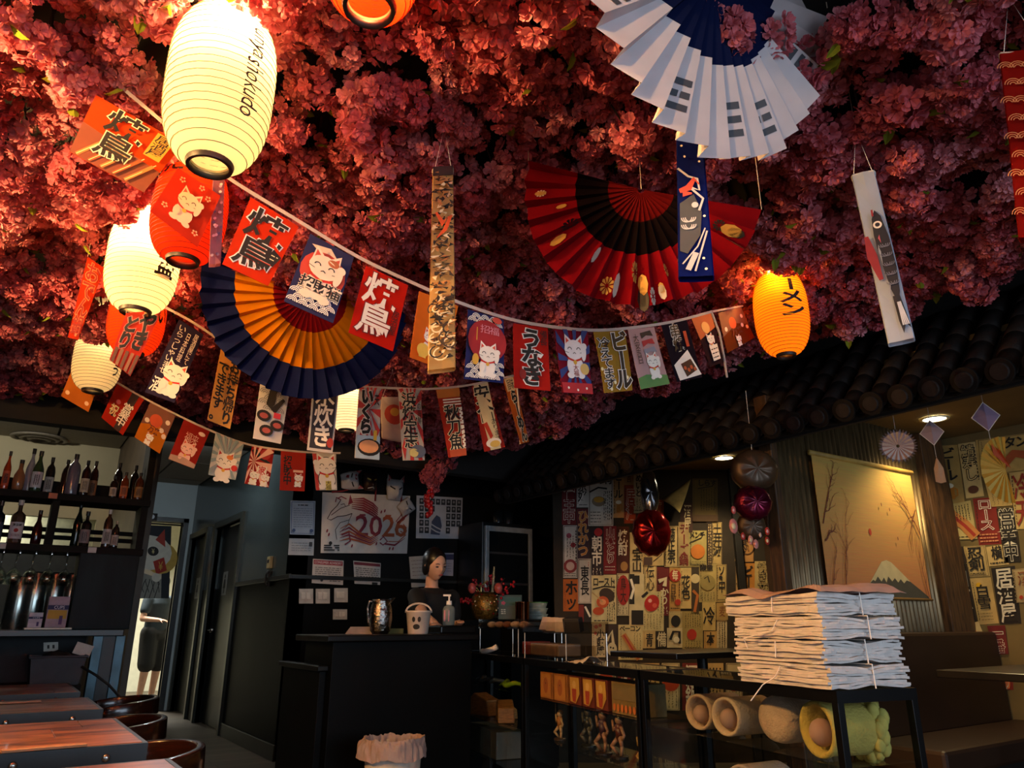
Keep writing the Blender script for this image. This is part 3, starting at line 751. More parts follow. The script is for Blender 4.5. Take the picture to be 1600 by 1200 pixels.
def a_hama(p): rays(p, .5, .3, hexm('#b8302c'), 12); p.text('浜焼定志', .12, .06, .72, .84, INK, off=.05, halo=CREAMP, hoff=.09); p.text('旬の海鮮', .78, .1, .95, .5, INK, off=0); p.ell(.7, .88, .12, hexm('#5d6478'), .09); p.ell(.5, .9, .07, hexm('#d7c77c'), .06)
def a_sanma(p): p.rect(0, 0, 1, .14, hexm('#b8702a')); [p.rect(.2, .16+.04*i, 1, .18+.04*i, WHITE) for i in range(3)]; p.text('秋刀魚', .18, .26, .84, .9, INK, off=.06, halo=CREAMP, hoff=.1); p.rect(.1, .9, 1, 1, hexm('#b8502a')); p.scribble(.86, .3, .98, .9, 2, WHITE, .03, 3, True)
def a_yasudai(p): p.poly([(.1, 0), (1, 0), (.8, 1), (.3, 1)], hexm('#d7c79c')); p.text('安合', .05, .03, .9, .58, INK, off=.06, halo=CREAMP, hoff=.09); p.text('あります', .62, .55, .95, .9, INK, off=.0); p.poly([(.2, .6), (.4, .58), (.55, .8), (.4, .84)], hexm('#b8341c')); p.ell(.5, .9, .12, WHITE, .07); p.ell(.55, .92, .08, hexm('#d7b75c'), .05)
def a_ramen(p): p.rect(.1, 0, .9, .2, hexm('#d9b98a')); p.text('旨味', .2, .02, .8, .18, INK, vertical=False, off=0); p.text('らーめん', .25, .2, .85, .98, INK, off=.05, halo=CREAMP, hoff=.09)
def a_orange_cats(p): p.ell(.55, .42, .27, INK, .2, rot=.3); p.ell(.45, .4, .14, hexm('#eec0a0')); p.ell(.68, .48, .14, hexm('#d67a50')); [p.ell(u, v, .05, hexm('#f5c9a0')) for u, v in ((.15, .85), (.85, .85))]; p.ell(.8, .5, .1, hexm('#eec0a0'))
def a_eigyo(p): p.rect(.56, 0, .82, 1, hexm('#3a2420')); p.text('営業中', .5, .3, .86, .88, WHITE, off=.04); p.text('祝', .14, .5, .42, .78, hexm('#e0c090'), off=.02, halo=INK, hoff=.06); p.ell(.3, .4, .06, hexm('#c85a64'))
def a_orange_party(p): p.poly([(0, 0), (1, 0), (1, .55), (.6, .4), (0, .6)], hexm('#7a4a3a')); p.ell(.45, .35, .16, hexm('#c8502a')); [p.ell(u, v, .06, hexm('#e8d2c4')) for u, v in ((.15, .45), (.85, .25), (.9, .6), (.75, .5))]; p.text('万来', .3, .5, .7, .68, hexm('#6a2a1a'), vertical=False, off=.03); cat(p, .45, .8, .16)
def a_red_cat2(p): p.ell(.78, .16, .08, hexm('#e6c0b0'), .05); p.text('福来', .25, .25, .75, .48, hexm('#e6b0a0'), vertical=False, off=-.01); cat(p, .5, .62, .3, body=hexm('#e8b4a8')); p.poly([(0, .88), (.5, .84), (1, .9), (1, 1), (0, 1)], hexm('#b08a7a'))
def a_sun_cat(p): rays(p, .5, .5, hexm('#8fa2a8'), 16); cat(p, .48, .6, .42, ear=hexm('#c8322a'), patch=hexm('#d77a3a')); p.ell(.85, .72, .08, hexm('#c8322a'))
def a_red_koi(p): p.line([(.1, .08), (.5, .3), (.9, .4)], [.12, .1, .04], INK); p.ell(.65, .18, .14, hexm('#a82828')); rays(p, .2, .4, hexm('#e8b0a0'), 10); p.rect(.4, .5, .8, .72, hexm('#e9ded2')); p.text('家', .45, .51, .75, .71, RED, off=.03); cat(p, .3, .75, .2); cat(p, .75, .78, .18)
def a_shozai(p): p.text('招財中', .12, .14, .44, .86, INK, off=.05); p.rect(.5, .48, .9, .54, hexm('#eab7a0')); cat(p, .7, .68, .18, line=INK)
def a_white_cat(p): p.rect(0, 0, .16, 1, hexm('#b83a34')); cat(p, .55, .35, .5, ear=RED, paw=-1, line=INK); p.rect(.46, .76, .72, 1, hexm('#cdbb62')); p.text('大福', .48, .76, .7, .99, INK, off=0)

def bunting(name, label, plane_y, string_px, flags, tails=()):
    t = thing(name, label, 'bunting', on_y(*string_px[0], plane_y))
    mb = MB(); top = []
    pts = [on_y(x, y, plane_y) for x, y in string_px]
    # smooth the tape
    sm = []
    for i in range(len(pts)-1):
        p0, p1, p2, p3 = pts[max(i-1, 0)], pts[i], pts[i+1], pts[min(i+2, len(pts)-1)]
        for q in range(6):
            s = q/6; sm.append(.5*((2*p1)+(-p0+p2)*s+(2*p0-5*p1+4*p2-p3)*s*s+(-p0+3*p1-3*p2+p3)*s**3))
    sm.append(pts[-1]); n = len(sm)
    hgt = .012; vs = [p+Vector((0, -.0012, hgt*.5)) for p in sm]+[p+Vector((0, -.0012, -hgt*.5)) for p in sm]
    mb.add(vs, [(i, i+1, n+i+1, n+i) for i in range(n-1)], cloth_mat('#d9c8c0', .3)); mb.build('string_tape', t, solid=.0016)
    for tl_ in tails:
        tb_ = MB(); tb_.tube([on_y(x, y, plane_y) for x, y in tl_], .005, cloth_mat('#d9c8c0', .3), 6); tb_.build('tape_tail', t)
    for k, (cs, bg, art, lab) in enumerate(flags):
        P = [on_y(x, y, plane_y) for x, y in cs]
        tw = .008*math.sin(k*1.7)
        P[2] = P[2]+Vector((0, tw-.004, 0)); P[3] = P[3]+Vector((0, -tw-.004, 0))
        p = Panel(*P); p.bend = .004*math.cos(k*2.1)
        f = p.sheet('flag', cloth_mat(bg, .3), t, nv=6)
        f['label'] = lab
        art(p); p.build(f)
    return t
B1 = [(172, 122), (227, 168), (290, 222), (355, 277), (467, 346), (560, 402), (640, 440), (715, 472), (790, 497), (850, 509), (920, 516), (980, 513), (1050, 503), (1112, 487)]
bunting('flag_bunting', 'nearest bunting of red, blue and yellow menu flags below the big cream lantern', 1.95, B1, [
 ([(150, 148), (287, 226), (224, 302), (108, 238)], '#d4491c', a_skewer_photo, 'orange flag printed with grilled skewers'),
 ([(278, 262), (345, 306), (309, 385), (233, 333)], '#c93620', a_red_cat, 'red flag with beckoning cat'),
 ([(392, 308), (467, 354), (418, 448), (347, 413)], '#d83a1c', a_yakitori_black, 'bright red flag with black brush characters'),
 ([(485, 365), (553, 402), (518, 507), (444, 470)], '#3c3c62', a_wave_cat, 'indigo wave flag with beckoning cat'),
 ([(572, 415), (638, 446), (614, 549), (543, 521)], '#c8281c', a_yakitori_white, 'red flag with white brush characters'),
 ([(655, 455), (716, 478), (695, 578), (638, 560)], '#d9762a', a_orange_beer, 'orange flag with cat and beer mug'),
 ([(731, 483), (787, 500), (784, 600), (725, 592)], '#33366b', a_blue_cat, 'indigo flag with white cat before red sun'),
 ([(802, 505), (856, 513), (858, 612), (804, 606)], '#b92820', a_unagi, 'red flag with black kana'),
 ([(866, 514), (918, 518), (926, 616), (876, 615)], '#8a2334', a_rays_cat, 'blue and red flag with grey cat'),
 ([(927, 518), (976, 516), (988, 610), (942, 615)], '#b08534', a_beer, 'mustard flag advertising cold beer'),
 ([(981, 515), (1022, 511), (1043, 601), (1002, 608)], '#d4a8a4', a_pink_cats, 'pink flag with carp streamers and cat'),
 ([(1033, 507), (1073, 500), (1096, 590), (1057, 597)], '#2a2028', a_kushi, 'black flag with skewer grill'),
 ([(1080, 498), (1110, 489), (1131, 565), (1106, 575)], '#3a2426', a_orange_dark, 'dark flag with orange food print'),
 ([(1122, 489), (1158, 480), (1178, 528), (1136, 552)], '#7a3a1c', a_orange_party, 'dim orange flag at the right end'),
], [[(1112, 488), (1124, 520), (1131, 556), (1136, 590)], [(1112, 487), (1140, 482), (1160, 478)]])
B2 = [(246, 474), (300, 503), (350, 536), (410, 572), (470, 595), (533, 603), (600, 606), (665, 608), (725, 603), (775, 593), (806, 586)]
bunting('flag_bunting', 'middle bunting of narrow menu flags passing behind the navy and yellow fan', 3.3, B2, [
 ([(280, 499), (318, 523), (272, 630), (226, 613)], '#352d44', a_cat_navy, 'dark indigo flag with white lettering and cat'),
 ([(347, 536), (380, 557), (360, 670), (323, 657)], '#e2a552', a_takeout, 'amber flag with black lettering'),
 ([(410, 575), (456, 592), (438, 694), (395, 685)], '#d9d4d4', a_fish, 'white flag with black eel'),
 ([(489, 600), (530, 603), (518, 709), (480, 703)], '#d8d2d0', a_mizutaki, 'indigo flag with white lettering and white border'),
 ([(561, 605), (596, 607), (592, 719), (553, 716)], '#dcd2cc', a_ikura, 'red-rayed white flag with bowl'),
 ([(622, 607), (657, 608), (664, 719), (628, 720)], '#d6ccbc', a_hama, 'cream flag with red rays and fish'),
 ([(681, 608), (717, 605), (727, 712), (701, 715)], '#b23a2c', a_sanma, 'red flag with large black fish characters'),
 ([(737, 602), (762, 597), (788, 699), (757, 706)], '#a8322a', a_yasudai, 'red and cream flag with bowl'),
 ([(786, 593), (803, 588), (827, 690), (812, 694)], '#c8662a', a_ramen, 'orange flag at the end of the string'),
], [[(806, 587), (811, 640), (813, 694)]])
B3 = [(112, 556), (183, 598), (240, 630), (325, 671), (390, 695), (470, 706), (532, 708)]
bunting('flag_bunting', 'farthest bunting of small cat flags sagging above the bar shelf', 4.6, B3, [
 ([(120, 560), (160, 584), (138, 644), (95, 619)], '#d2762c', a_orange_cats, 'orange flag with cats'),
 ([(183, 600), (225, 624), (192, 680), (158, 653)], '#b52e1e', a_eigyo, 'red flag with dark stripe'),
 ([(235, 628), (274, 650), (249, 709), (210, 683)], '#d07a22', a_orange_party, 'orange flag with dancing cats'),
 ([(288, 654), (328, 674), (302, 733), (263, 717)], '#9c2a24', a_red_cat2, 'red flag with pink cat'),
 ([(337, 676), (381, 693), (368, 750), (325, 742)], '#d6d6d2', a_sun_cat, 'white flag with sun rays and cat'),
 ([(394, 696), (429, 701), (420, 762), (381, 756)], '#a32a28', a_red_koi, 'red flag with carp and cats'),
 ([(439, 703), (478, 707), (475, 768), (437, 766)], '#b8372c', a_shozai, 'red flag with black vertical characters'),
 ([(488, 707), (525, 708), (526, 766), (494, 766)], '#d8d0c4', a_white_cat, 'white flag filled by beckoning cat'),
])
def lone_flag(name, label, plane_y, cs, bg, art, bend=.004, cord=None):
    P = [on_y(x, y, plane_y) for x, y in cs]; t = thing(name, label, 'banner', P[0])
    p = Panel(*P); p.bend = bend
    p.sheet('cloth', cloth_mat(bg, .35), t, nv=6); art(p); p.build(t)
    mb = MB()
    for q in (P[0], P[1]): mb.tube([q, (q.x, q.y, 2.62)], .0012, M('#bfae9a'), 4)
    mb.build('hanging_string', t)
    return t
lone_flag('narrow_banner', 'narrow red banner with outlined lettering left of the cream lanterns', 3.1, [(137, 401), (163, 419), (122, 531), (106, 527)], '#b8341c', lambda p: p.text('おでん鍋', .1, .04, .9, .96, hexm('#8a1a10'), off=.02, halo=hexm('#e08a5a'), hoff=.05))
def a_yakitori2(p): p.text('やきとり'[:2], .5, .04, .95, .66, INK, off=.05, halo=hexm('#e58a78'), hoff=.09); p.text('とり', .05, .1, .48, .72, INK, off=.05, halo=hexm('#e58a78'), hoff=.09); [p.rect(.05+.2*i, .72, .17+.2*i, 1, hexm(['#6b4a35', '#93684a'][i % 2])) for i in range(5)]
lone_flag('skewer_banner', 'red banner with black kana hanging under the middle cream lantern', 2.85, [(197, 489), (254, 484), (204, 588), (171, 562)], '#cf4330', a_yakitori2)

# ------------------------------------------------------------------ pleated fan banners
def pleated_fan(name, label, c, R, bands, a0, a1, N, amp, tilt=0.0, marks=None, facing=None, cat_='fan banner', jag=.03):
    c = Vector(c); n = (CAM-c) if facing is None else Vector(facing); n.z = n.z*tilt; n.normalize()
    r_ = Vector((0, 0, 1)).cross(n).normalized(); d_ = r_.cross(n).normalized()
    if d_.z > 0: d_ = -d_
    t = thing(name, label, cat_, c)
    rnd = random.Random(3); J = [1+rnd.uniform(-jag, jag*.3) for _ in range(N+1)]; LN = []
    for i in range(N+1):
        LN.append((a0+(a1-a0)*i/N, amp, J[min(i, N-1)]))
        if i < N: LN.append((a0+(a1-a0)*(i+.82)/N, -amp, J[i]))
    def pt(k, r, off=0.0):
        a, o, j = LN[k]; q = r*R*(j if r > .25 else 1)
        return c + (r_*math.cos(a)+d_*math.sin(a))*q + n*(o*r+off)
    for (q0, q1, m, nm) in bands:
        mb = MB(); K = len(LN); vs = []
        for k in range(K): vs += [pt(k, q0), pt(k, q1)]
        mb.add(vs, [(2*k, 2*k+1, 2*k+3, 2*k+2) for k in range(K-1)], m)
        mb.build(nm, t, solid=.0008)
    if marks: marks(t, pt, LN)
    mb = MB(); e0 = pt(0, 1); e1 = pt(len(LN)-1, 1)
    for e in (e0, c, e1): mb.tube([e, (e.x, e.y, 2.64)], .0012, M('#bfae9a'), 4)
    mb.build('hanging_string', t)
    return t
def kor_marks(t, pt, LN):
    G = M('#3a3c44', .7, var=.05)
    for grp in ((6, 8), (14, 16), (18, 20), (24, 26), (32, 34)):
        mb = MB()
        for row in range(3):
            for k in range(*grp, 2):
                r0 = .70+row*.075; r1 = r0+.038
                brk = row == 1 and grp[0] in (14, 24)
                if True:
                    a = pt(k, r0, .0025); b = pt(k+1, r0, .0025); cc = pt(k+1, r1, .0025); d = pt(k, r1, .0025)
                    f0, f1 = (.12, .95)
                    q = lambda s: (a.lerp(b, s), d.lerp(cc, s))
                    segs = ((f0, .48), (.58, f1)) if brk else ((f0, f1),)
                    for s0, s1 in segs:
                        A, D = q(s0); B, C2 = q(s1); mb.add([A, B, C2, D], [(0, 1, 2, 3)], G)
        mb.build('trigram', t)
kc = at(1118, -42, 1.78)
pleated_fan('pleated_flag_fan', 'white pleated half-round flag fan with navy centre and dark bars, top right', kc, .455, [(.03, .50, cloth_mat('#131a3c', .2), 'navy_cloth'), (.50, 1.0, cloth_mat('#d9d2d6', .35), 'white_cloth')], -.4, PI+.0, 20, .022, tilt=1, facing=(.05, -1, -.22), marks=kor_marks)
def rim(t, pt, LN): pass
nc = at(486, 462, 3.2)
pleated_fan('pleated_fan', 'navy, yellow and red pleated half-round fan behind the first red flags', nc, .455, [(.03, .36, cloth_mat('#8a1418', .3), 'red_cloth'), (.36, .71, cloth_mat('#d98a12', .4), 'yellow_cloth'), (.71, 1.0, cloth_mat('#1c2450', .3), 'navy_cloth')], -.25, PI+.28, 24, .016, tilt=1, facing=(0, -1, -.12), jag=.012)
def red_marks(t, pt, LN):
    mb = MB(); rd = random.Random(5); gold = M('#c79a4a', .5, .2); blk = M('#141014', .6); wht = M('#cfc4b4', .6)
    K = len(LN)
    for i in range(22):
        k = rd.randrange(2, K-3); r = rd.uniform(.66, .95); s = rd.uniform(.03, .07); m = [gold, blk, wht, gold][i % 4]
        c0 = pt(k, r, .004).lerp(pt(k+1, r, .004), .5); ex = (pt(k+1, r)-pt(k, r)).normalized(); ey = (pt(k, r+.05)-pt(k, r)).normalized()
        if i % 3 == 0:
            for q in range(10):
                a = q*PI/5; u = ex*math.cos(a)+ey*math.sin(a); w = ex*-math.sin(a)+ey*math.cos(a)
                mb.add([c0+u*s*.1, c0+u*s*.42+w*s*.1, c0+u*s*.5, c0+u*s*.42-w*s*.1], [(0, 1, 2, 3)], m)
        else:
            mb.add([c0+ex*s*.35*math.cos(a)+ey*s*.6*math.sin(a) for a in [j*PI/4 for j in range(8)]], [tuple(range(8))], m)
    mb.build('flower_print', t)['kind'] = 'stuff'
rc = at(1002, 296, 2.3)
pleated_fan('pleated_kimono_fan', 'red pleated half-round fan with black centre and gold flower print', rc, .37, [(.03, .28, cloth_mat('#5e1012', .3), 'inner_red_cloth'), (.28, .56, cloth_mat('#120c0e', .1), 'black_cloth'), (.56, 1.0, cloth_mat('#85101a', .3), 'outer_red_cloth')], .3, PI+.35, 18, .02, tilt=.4, marks=red_marks, jag=.015)

# ------------------------------------------------------------------ windsocks
def windsock(name, label, base, cs, bg, art, thick=.035, nfold=10):
    """flattened fabric tube hanging from two strings; cs are its corners in the picture, base a point of its plane"""
    n = Vector((CAM.x-base.x, CAM.y-base.y, 0)).normalized()
    P = [on_plane(x, y, base, n) for x, y in cs]
    t = thing(name, label, 'windsock', P[0])
    p = Panel(*P); h = thick/2
    ring = []
    for u, o in [(.04, h), (.5, h), (.96, h), (.992, h*.7), (1, 0), (.992, -h*.7), (.96, -h), (.5, -h), (.04, -h), (.008, -h*.7), (0, 0), (.008, h*.7)]: ring.append((u, o))
    k = len(ring); vs = []; NV = nfold
    for j in range(NV+1):
        v = j/NV; vs += [p.pt(u, v, o+.004*math.sin(9*v+u*3)) for u, o in ring]
    mb = MB(); mb.add(vs, [(j*k+i, j*k+(i+1) % k, (j+1)*k+(i+1) % k, (j+1)*k+i) for j in range(NV) for i in range(k)], cloth_mat(bg, .35)); mb.build('fabric_tube', t, smooth=False)
    p2 = Panel(*[q+p.n*(h+.005) for q in P]); art(p2); pr = p2.build(t)
    if pr: pr['kind'] = 'stuff'
    mb = MB(); a = p.pt(.08, 0); b = p.pt(.92, 0); top = (a+b)/2; top.z = min(2.62, a.z+.16)
    mb.tube([a, top, b], .001, WHITE, 4); mb.tube([top, (top.x, top.y, 2.64)], .001, WHITE, 4); mb.build('hanging_string', t)
    mb = MB(); mb.tube([p.pt(u, .005, o*1.03) for u, o in ring], .0022, M('#cfc8bf'), 5, closed=True); mb.build('mouth_ring', t)
    return t
def a_gold(p):
    rd = random.Random(11); cols = [hexm(x) for x in ('#1c1613', '#241a14', '#f0d9a8', '#3a2a1c', '#b87a3a')]
    p.rect(.02, 0, .98, .05, hexm('#2b2422'))
    for i in range(230):
        u = rd.uniform(.14, .86); v = rd.uniform(.06, .96); s = rd.uniform(.006, .022); z_ = rd.uniform(-.03, .03)
        p.line([(u, v), (min(.97, max(.03, u+rd.uniform(-.25, .25))), v+z_*.6), (min(.97, max(.03, u+rd.uniform(-.3, .3))), v+z_)], [.002, s, .002], cols[rd.randrange(5)])
    p.line([(.2, .27), (.5, .33), (.85, .29), (.6, .36), (.25, .4)], [.01, .03, .02, .02, .005], hexm('#e0541c'))
    for i in range(26): p.ring(rd.uniform(.2, .8), rd.uniform(.72, .96), rd.uniform(.01, .03), .006, cols[[0, 2, 3][i % 3]], 8, rd.uniform(0, 3), 4.5)
gb = on_z(692, 268, 2.33)
windsock('gold_windsock', 'gold and black scaled windsock hanging in front of the flags', gb, [(676, 268), (708, 266), (712, 576), (668, 582)], '#c9a468', a_gold)
def a_bluefish(p):
    W = hexm('#b8bccb'); D = hexm('#3b4250')
    p.poly([(.1, .52), (.55, .46), (.78, .58), (.7, .74), (.3, .86), (.08, .84)], D)
    for i in range(6): p.ring(.3+.06*(i % 3), .62+.05*(i//3), .03, .006, W, 8, 0, PI)
    p.ell(.58, .54, .02, W); p.line([(.05, .28), (.4, .34), (.7, .36), (.75, .44), (.5, .42)], .014, W); p.line([(.45, .42), (.85, .5), (.7, .58)], .014, W)
    p.line([(.1, .44), (.4, .42), (.6, .36), (.75, .40)], [.03, .045, .03, .01], hexm('#c2483f')); p.line([(.2, .46), (.5, .46)], [.04, .01], hexm('#c2483f'))
    p.line([(.5, .98), (.9, .72)], .01, W); p.line([(.15, .93), (.6, .82), (.85, .7)], .008, W); p.line([(.3, .97), (.55, .86)], .03, W)
    for u, v in ((.2, .12), (.6, .1), (.8, .24), (.85, .62), (.75, .9), (.8, .97), (.3, .2)): p.ell(u, v, .008, WHITE, n=8)
bb = on_z(1085, 215, 2.33)
windsock('blue_windsock', 'deep blue windsock with grey carp hanging below the white flag fan', bb, [(1057, 212), (1098, 210), (1116, 434), (1060, 437)], '#16226e', a_bluefish)
def a_carp(p):
    D = hexm('#22222e'); 
    p.poly([(.42, .3), (.6, .25), (.8, .29), (.93, .42), (.95, .6), (.86, .74), (.72, .81), (.55, .72), (.42, .55), (.36, .4)], D)
    p.poly([(.55, .76), (.82, .76), (.97, .95), (.8, .92), (.66, .97), (.58, .9)], D)
    p.ell(.6, .34, .022, WHITE); p.ell(.6, .34, .012, D)
    p.poly([(.5, .42), (.58, .4), (.58, .45)], hexm('#b8566a')); p.poly([(.44, .46), (.5, .5), (.46, .58), (.4, .5)], hexm('#8a8d9c')); p.poly([(.5, .68), (.57, .7), (.5, .76)], hexm('#8a8d9c'))
    for i in range(5):
        for j in range(3): p.ring(.6+.08*j, .46+.055*i, .018, .004, hexm('#6c7084'), 6, 0, PI)
    for i in range(4): p.line([(.68+.03*i, .8), (.7+.07*i, .93)], .006, hexm('#c9ccd8'))
    p.line([(.05, .4), (.12, .52), (.28, .66)], [.02, .05, .02], hexm('#8a2430')); p.line([(.5, .25), (.48, .29)], .01, hexm('#8a2430'))
cb = on_z(1352, 275, 2.33)
windsock('carp_windsock', 'white windsock with black carp hanging at right under the blossoms', cb, [(1331, 278), (1367, 270), (1430, 530), (1388, 540)], '#b4bfd2', a_carp)
tbp = on_z(342, 275, 2.28)
windsock('pink_windsock', 'thin pink floral windsock hanging under the big cream lantern', tbp, [(333, 268), (352, 268), (345, 413), (326, 416)], '#a86a78', lambda p: [p.ell(random.uniform(.2, .8), random.uniform(.05, .95), .015, hexm(random.choice(['#d98a9a', '#6d4a6a', '#e6b8b0'])), n=7) for _ in range(22)], thick=.02)
def a_redfans(p):
    for j in range(9):
        for i in range(4):
            for q in (.034, .023, .012): p.ring(.12+.25*i+(.12 if j % 2 else 0), .1+.1*j, q, .004, hexm('#d98a5a'), 8, PI, 2*PI)
rb = on_z(1590, 90, 2.36)
windsock('red_windsock', 'red windsock with fan pattern cut off by right picture edge', rb, [(1562, 88), (1640, 84), (1668, 372), (1592, 376)], '#8e1a16', a_redfans)
sw = on_z(605, 640, 2.2)
windsock('white_windsock', 'short white windsock with red disc between the menu flags', sw, [(594, 622), (628, 622), (628, 690), (596, 684)], '#cfb9b0', lambda p: (p.ell(.62, .42, .22, hexm('#b8402a'), .24), p.ell(.65, .36, .1, hexm('#d9a53a'))), nfold=4)

# ------------------------------------------------------------------ artificial blossom canopy
def petal_mat():
    m = bpy.data.materials.new('blossom_petal'); m.use_nodes = True
    nt = m.node_tree; nt.nodes.clear()
    o = nt.nodes.new('ShaderNodeOutputMaterial'); mx = nt.nodes.new('ShaderNodeMixShader'); mx.inputs[0].default_value = .38
    d = nt.nodes.new('ShaderNodeBsdfDiffuse'); t = nt.nodes.new('ShaderNodeBsdfTranslucent')
    oi = nt.nodes.new('ShaderNodeObjectInfo'); r = nt.nodes.new('ShaderNodeValToRGB')
    r.color_ramp.elements[0].color = rgb('#dc848c'); r.color_ramp.elements[1].color = rgb('#e29fa8')
    e = r.color_ramp.elements.new(.35); e.color = rgb('#c86672'); e = r.color_ramp.elements.new(.7); e.color = rgb('#d67a84')
    nt.links.new(oi.outputs['Random'], r.inputs['Fac'])
    tc = nt.nodes.new('ShaderNodeTexCoord'); n = nt.nodes.new('ShaderNodeTexNoise'); n.inputs['Scale'].default_value = 45
    nt.links.new(tc.outputs['Object'], n.inputs['Vector'])
    mm = nt.nodes.new('ShaderNodeMix'); mm.data_type = 'RGBA'; mm.blend_type = 'MULTIPLY'; mm.inputs[0].default_value = .55
    rr = nt.nodes.new('ShaderNodeValToRGB'); rr.color_ramp.elements[0].position = .35; rr.color_ramp.elements[0].color = (.45, .3, .32, 1); rr.color_ramp.elements[1].position = .6; rr.color_ramp.elements[1].color = (1, 1, 1, 1)
    nt.links.new(n.outputs['Fac'], rr.inputs['Fac']); nt.links.new(r.outputs['Color'], mm.inputs[6]); nt.links.new(rr.outputs['Color'], mm.inputs[7])
    for q in (d, t): nt.links.new(mm.outputs[2], q.inputs['Color'])
    nt.links.new(d.outputs[0], mx.inputs[1]); nt.links.new(t.outputs[0], mx.inputs[2]); nt.links.new(mx.outputs[0], o.inputs[0])
    return m
PETAL = petal_mat(); LEAF = cloth_mat('#7d8a2c', .35); TWIG = M('#2a1810', .8)
def flower(mb, c, axis, r, rd):
    axis = axis.normalized(); a = axis.orthogonal().normalized(); b = axis.cross(a); ph = rd.uniform(0, 6)
    for lay, (np_, rr, up) in enumerate(((5, 1.0, .25), (4, .62, .55))):
        for i in range(np_):
            t = ph+lay*.6+2*PI*i/np_+rd.uniform(-.15, .15)
            def pp(rad, dt, h): 
                u = a*math.cos(t+dt)+b*math.sin(t+dt); return c+u*rad*r+axis*h*r
            j = rd.uniform(.9, 1.08); w = .62 if lay == 0 else .8; q = lambda: rd.uniform(-.06, .14)
            vs = [pp(.05, 0, 0), pp(.5*rr*j, -w*.92, up*.45), pp(.55*rr*j, 0, up*.25), pp(.5*rr*j, w*.92, up*.45), pp(.86*rr*j, -w*.8, up*.8+q()), pp(1.0*rr*j, -w*.3, up+q()), pp(.97*rr*j, 0, up*.85+q()), pp(1.0*rr*j, w*.3, up+q()), pp(.86*rr*j, w*.8, up*.8+q())]
            mb.add(vs, [(0, 1, 2), (0, 2, 3), (1, 4, 5, 2), (2, 5, 6), (2, 6, 7), (2, 7, 8, 3)], PETAL)
def leaf_into(mb, c, d, L, rd):
    d = d.normalized(); s = d.cross(Vector((0, 0, 1)));  s = s.normalized() if s.length > .1 else Vector((1, 0, 0)); n = d.cross(s)
    w = L*.26
    vs = [c, c+d*L*.35+s*w+n*.004, c+d*L*.35-n*.004, c+d*L*.35-s*w+n*.004, c+d*L*.72+s*w*.7, c+d*L*.72-n*.006, c+d*L*.72-s*w*.7, c+d*L-n*.01]
    mb.add(vs, [(0, 1, 2), (0, 2, 3), (1, 4, 5, 2), (2, 5, 6, 3), (4, 7, 5), (5, 7, 6)], LEAF)
def cluster_mesh(seed, nf=15, R=.05, fr=.024, leaf=False):
    rd = random.Random(seed); mb = MB()
    for i in range(nf):
        z = -1+1.55*(i+.5)/nf; a = i*2.39996+seed; q = math.sqrt(max(0, 1-z*z))
        d = Vector((q*math.cos(a), q*math.sin(a), z)); d = (d+Vector((rd.uniform(-.25, .25), rd.uniform(-.25, .25), rd.uniform(-.2, .2)))).normalized()
        flower(mb, d*R*rd.uniform(.65, 1.12), d+Vector((0, 0, -.25)), fr*rd.uniform(.85, 1.2), rd)
    mb.cyl((0, 0, .0), (0, 0, .17), .0025, .0035, TWIG, 5)
    if leaf:
        for k in range(2):
            a = rd.uniform(0, 6.28); leaf_into(mb, Vector((math.cos(a), math.sin(a), -.2))*R*.8, Vector((math.cos(a), math.sin(a), rd.uniform(-1.1, -.2))), .05, rd)
    o = mb.build('blossom_source'); COL.objects.unlink(o); return o
SRC = bpy.data.collections.new('blossom_sources')
plain = [cluster_mesh(s) for s in range(5)]
leafy = [cluster_mesh(s+20, leaf=True) for s in range(2)]
for k, o in enumerate(plain+leafy): o.name = 'blossom_source_%d' % k; SRC.objects.link(o)
lm = MB(); leaf_into(lm, Vector((.02, .02, -.03)), Vector((.6, .5, -.7)), .055, random.Random(1)); leaf_o = lm.build('leaf'); COL.objects.unlink(leaf_o); leaf_me = leaf_o.data; bpy.data.objects.remove(leaf_o)
rd = random.Random(42); spots = []
LAMPS = [o.matrix_world.translation.copy() for o in ()]
lamp_xy = [(at(345, 143, 1.85), .16), (at(224, 410, 2.75), .15), (at(153, 561, 4.05), .15), (at(297, 332, 2.45), .13), (at(214, 500, 3.25), .13), (at(1220, 490, 3.25), .13), (at(544, 630, 4.7), .13), (tb, .12)]
st = .085; gx = -1.6
while gx < 3.42:
    gy = -1.0; gx += st
    while gy < 5.58:
        x = gx+rd.uniform(-.5, .5)*st; y = gy+rd.uniform(-.5, .5)*st; gy += st
        if x > 3.38-.10*noise.noise(Vector((0, y*2.0, 3)))-.05 or y > 5.5+.08*noise.noise(Vector((x*2, 0, 1))): continue
        nz = noise.noise(Vector((x*1.7, y*1.7, 0)))*.09+noise.noise(Vector((x*5, y*5, 2)))*.07
        z = 2.515+nz+rd.uniform(-.04, .04)
        if rd.random() < .08: continue
        if kc.x-.30 < x < kc.x+.36 and kc.y-.56 < y < kc.y+.04: continue
        bad = False
        for q, r in lamp_xy:
            dd = math.hypot(q.x-x, q.y-y)
            if dd < r: z = max(z, 2.56) if dd > r*.45 else None
            if z is None: bad = True; break
        if bad: continue
        s = rd.uniform(.85, 1.35)
        spots.append((x, y, min(z, 2.6), s))
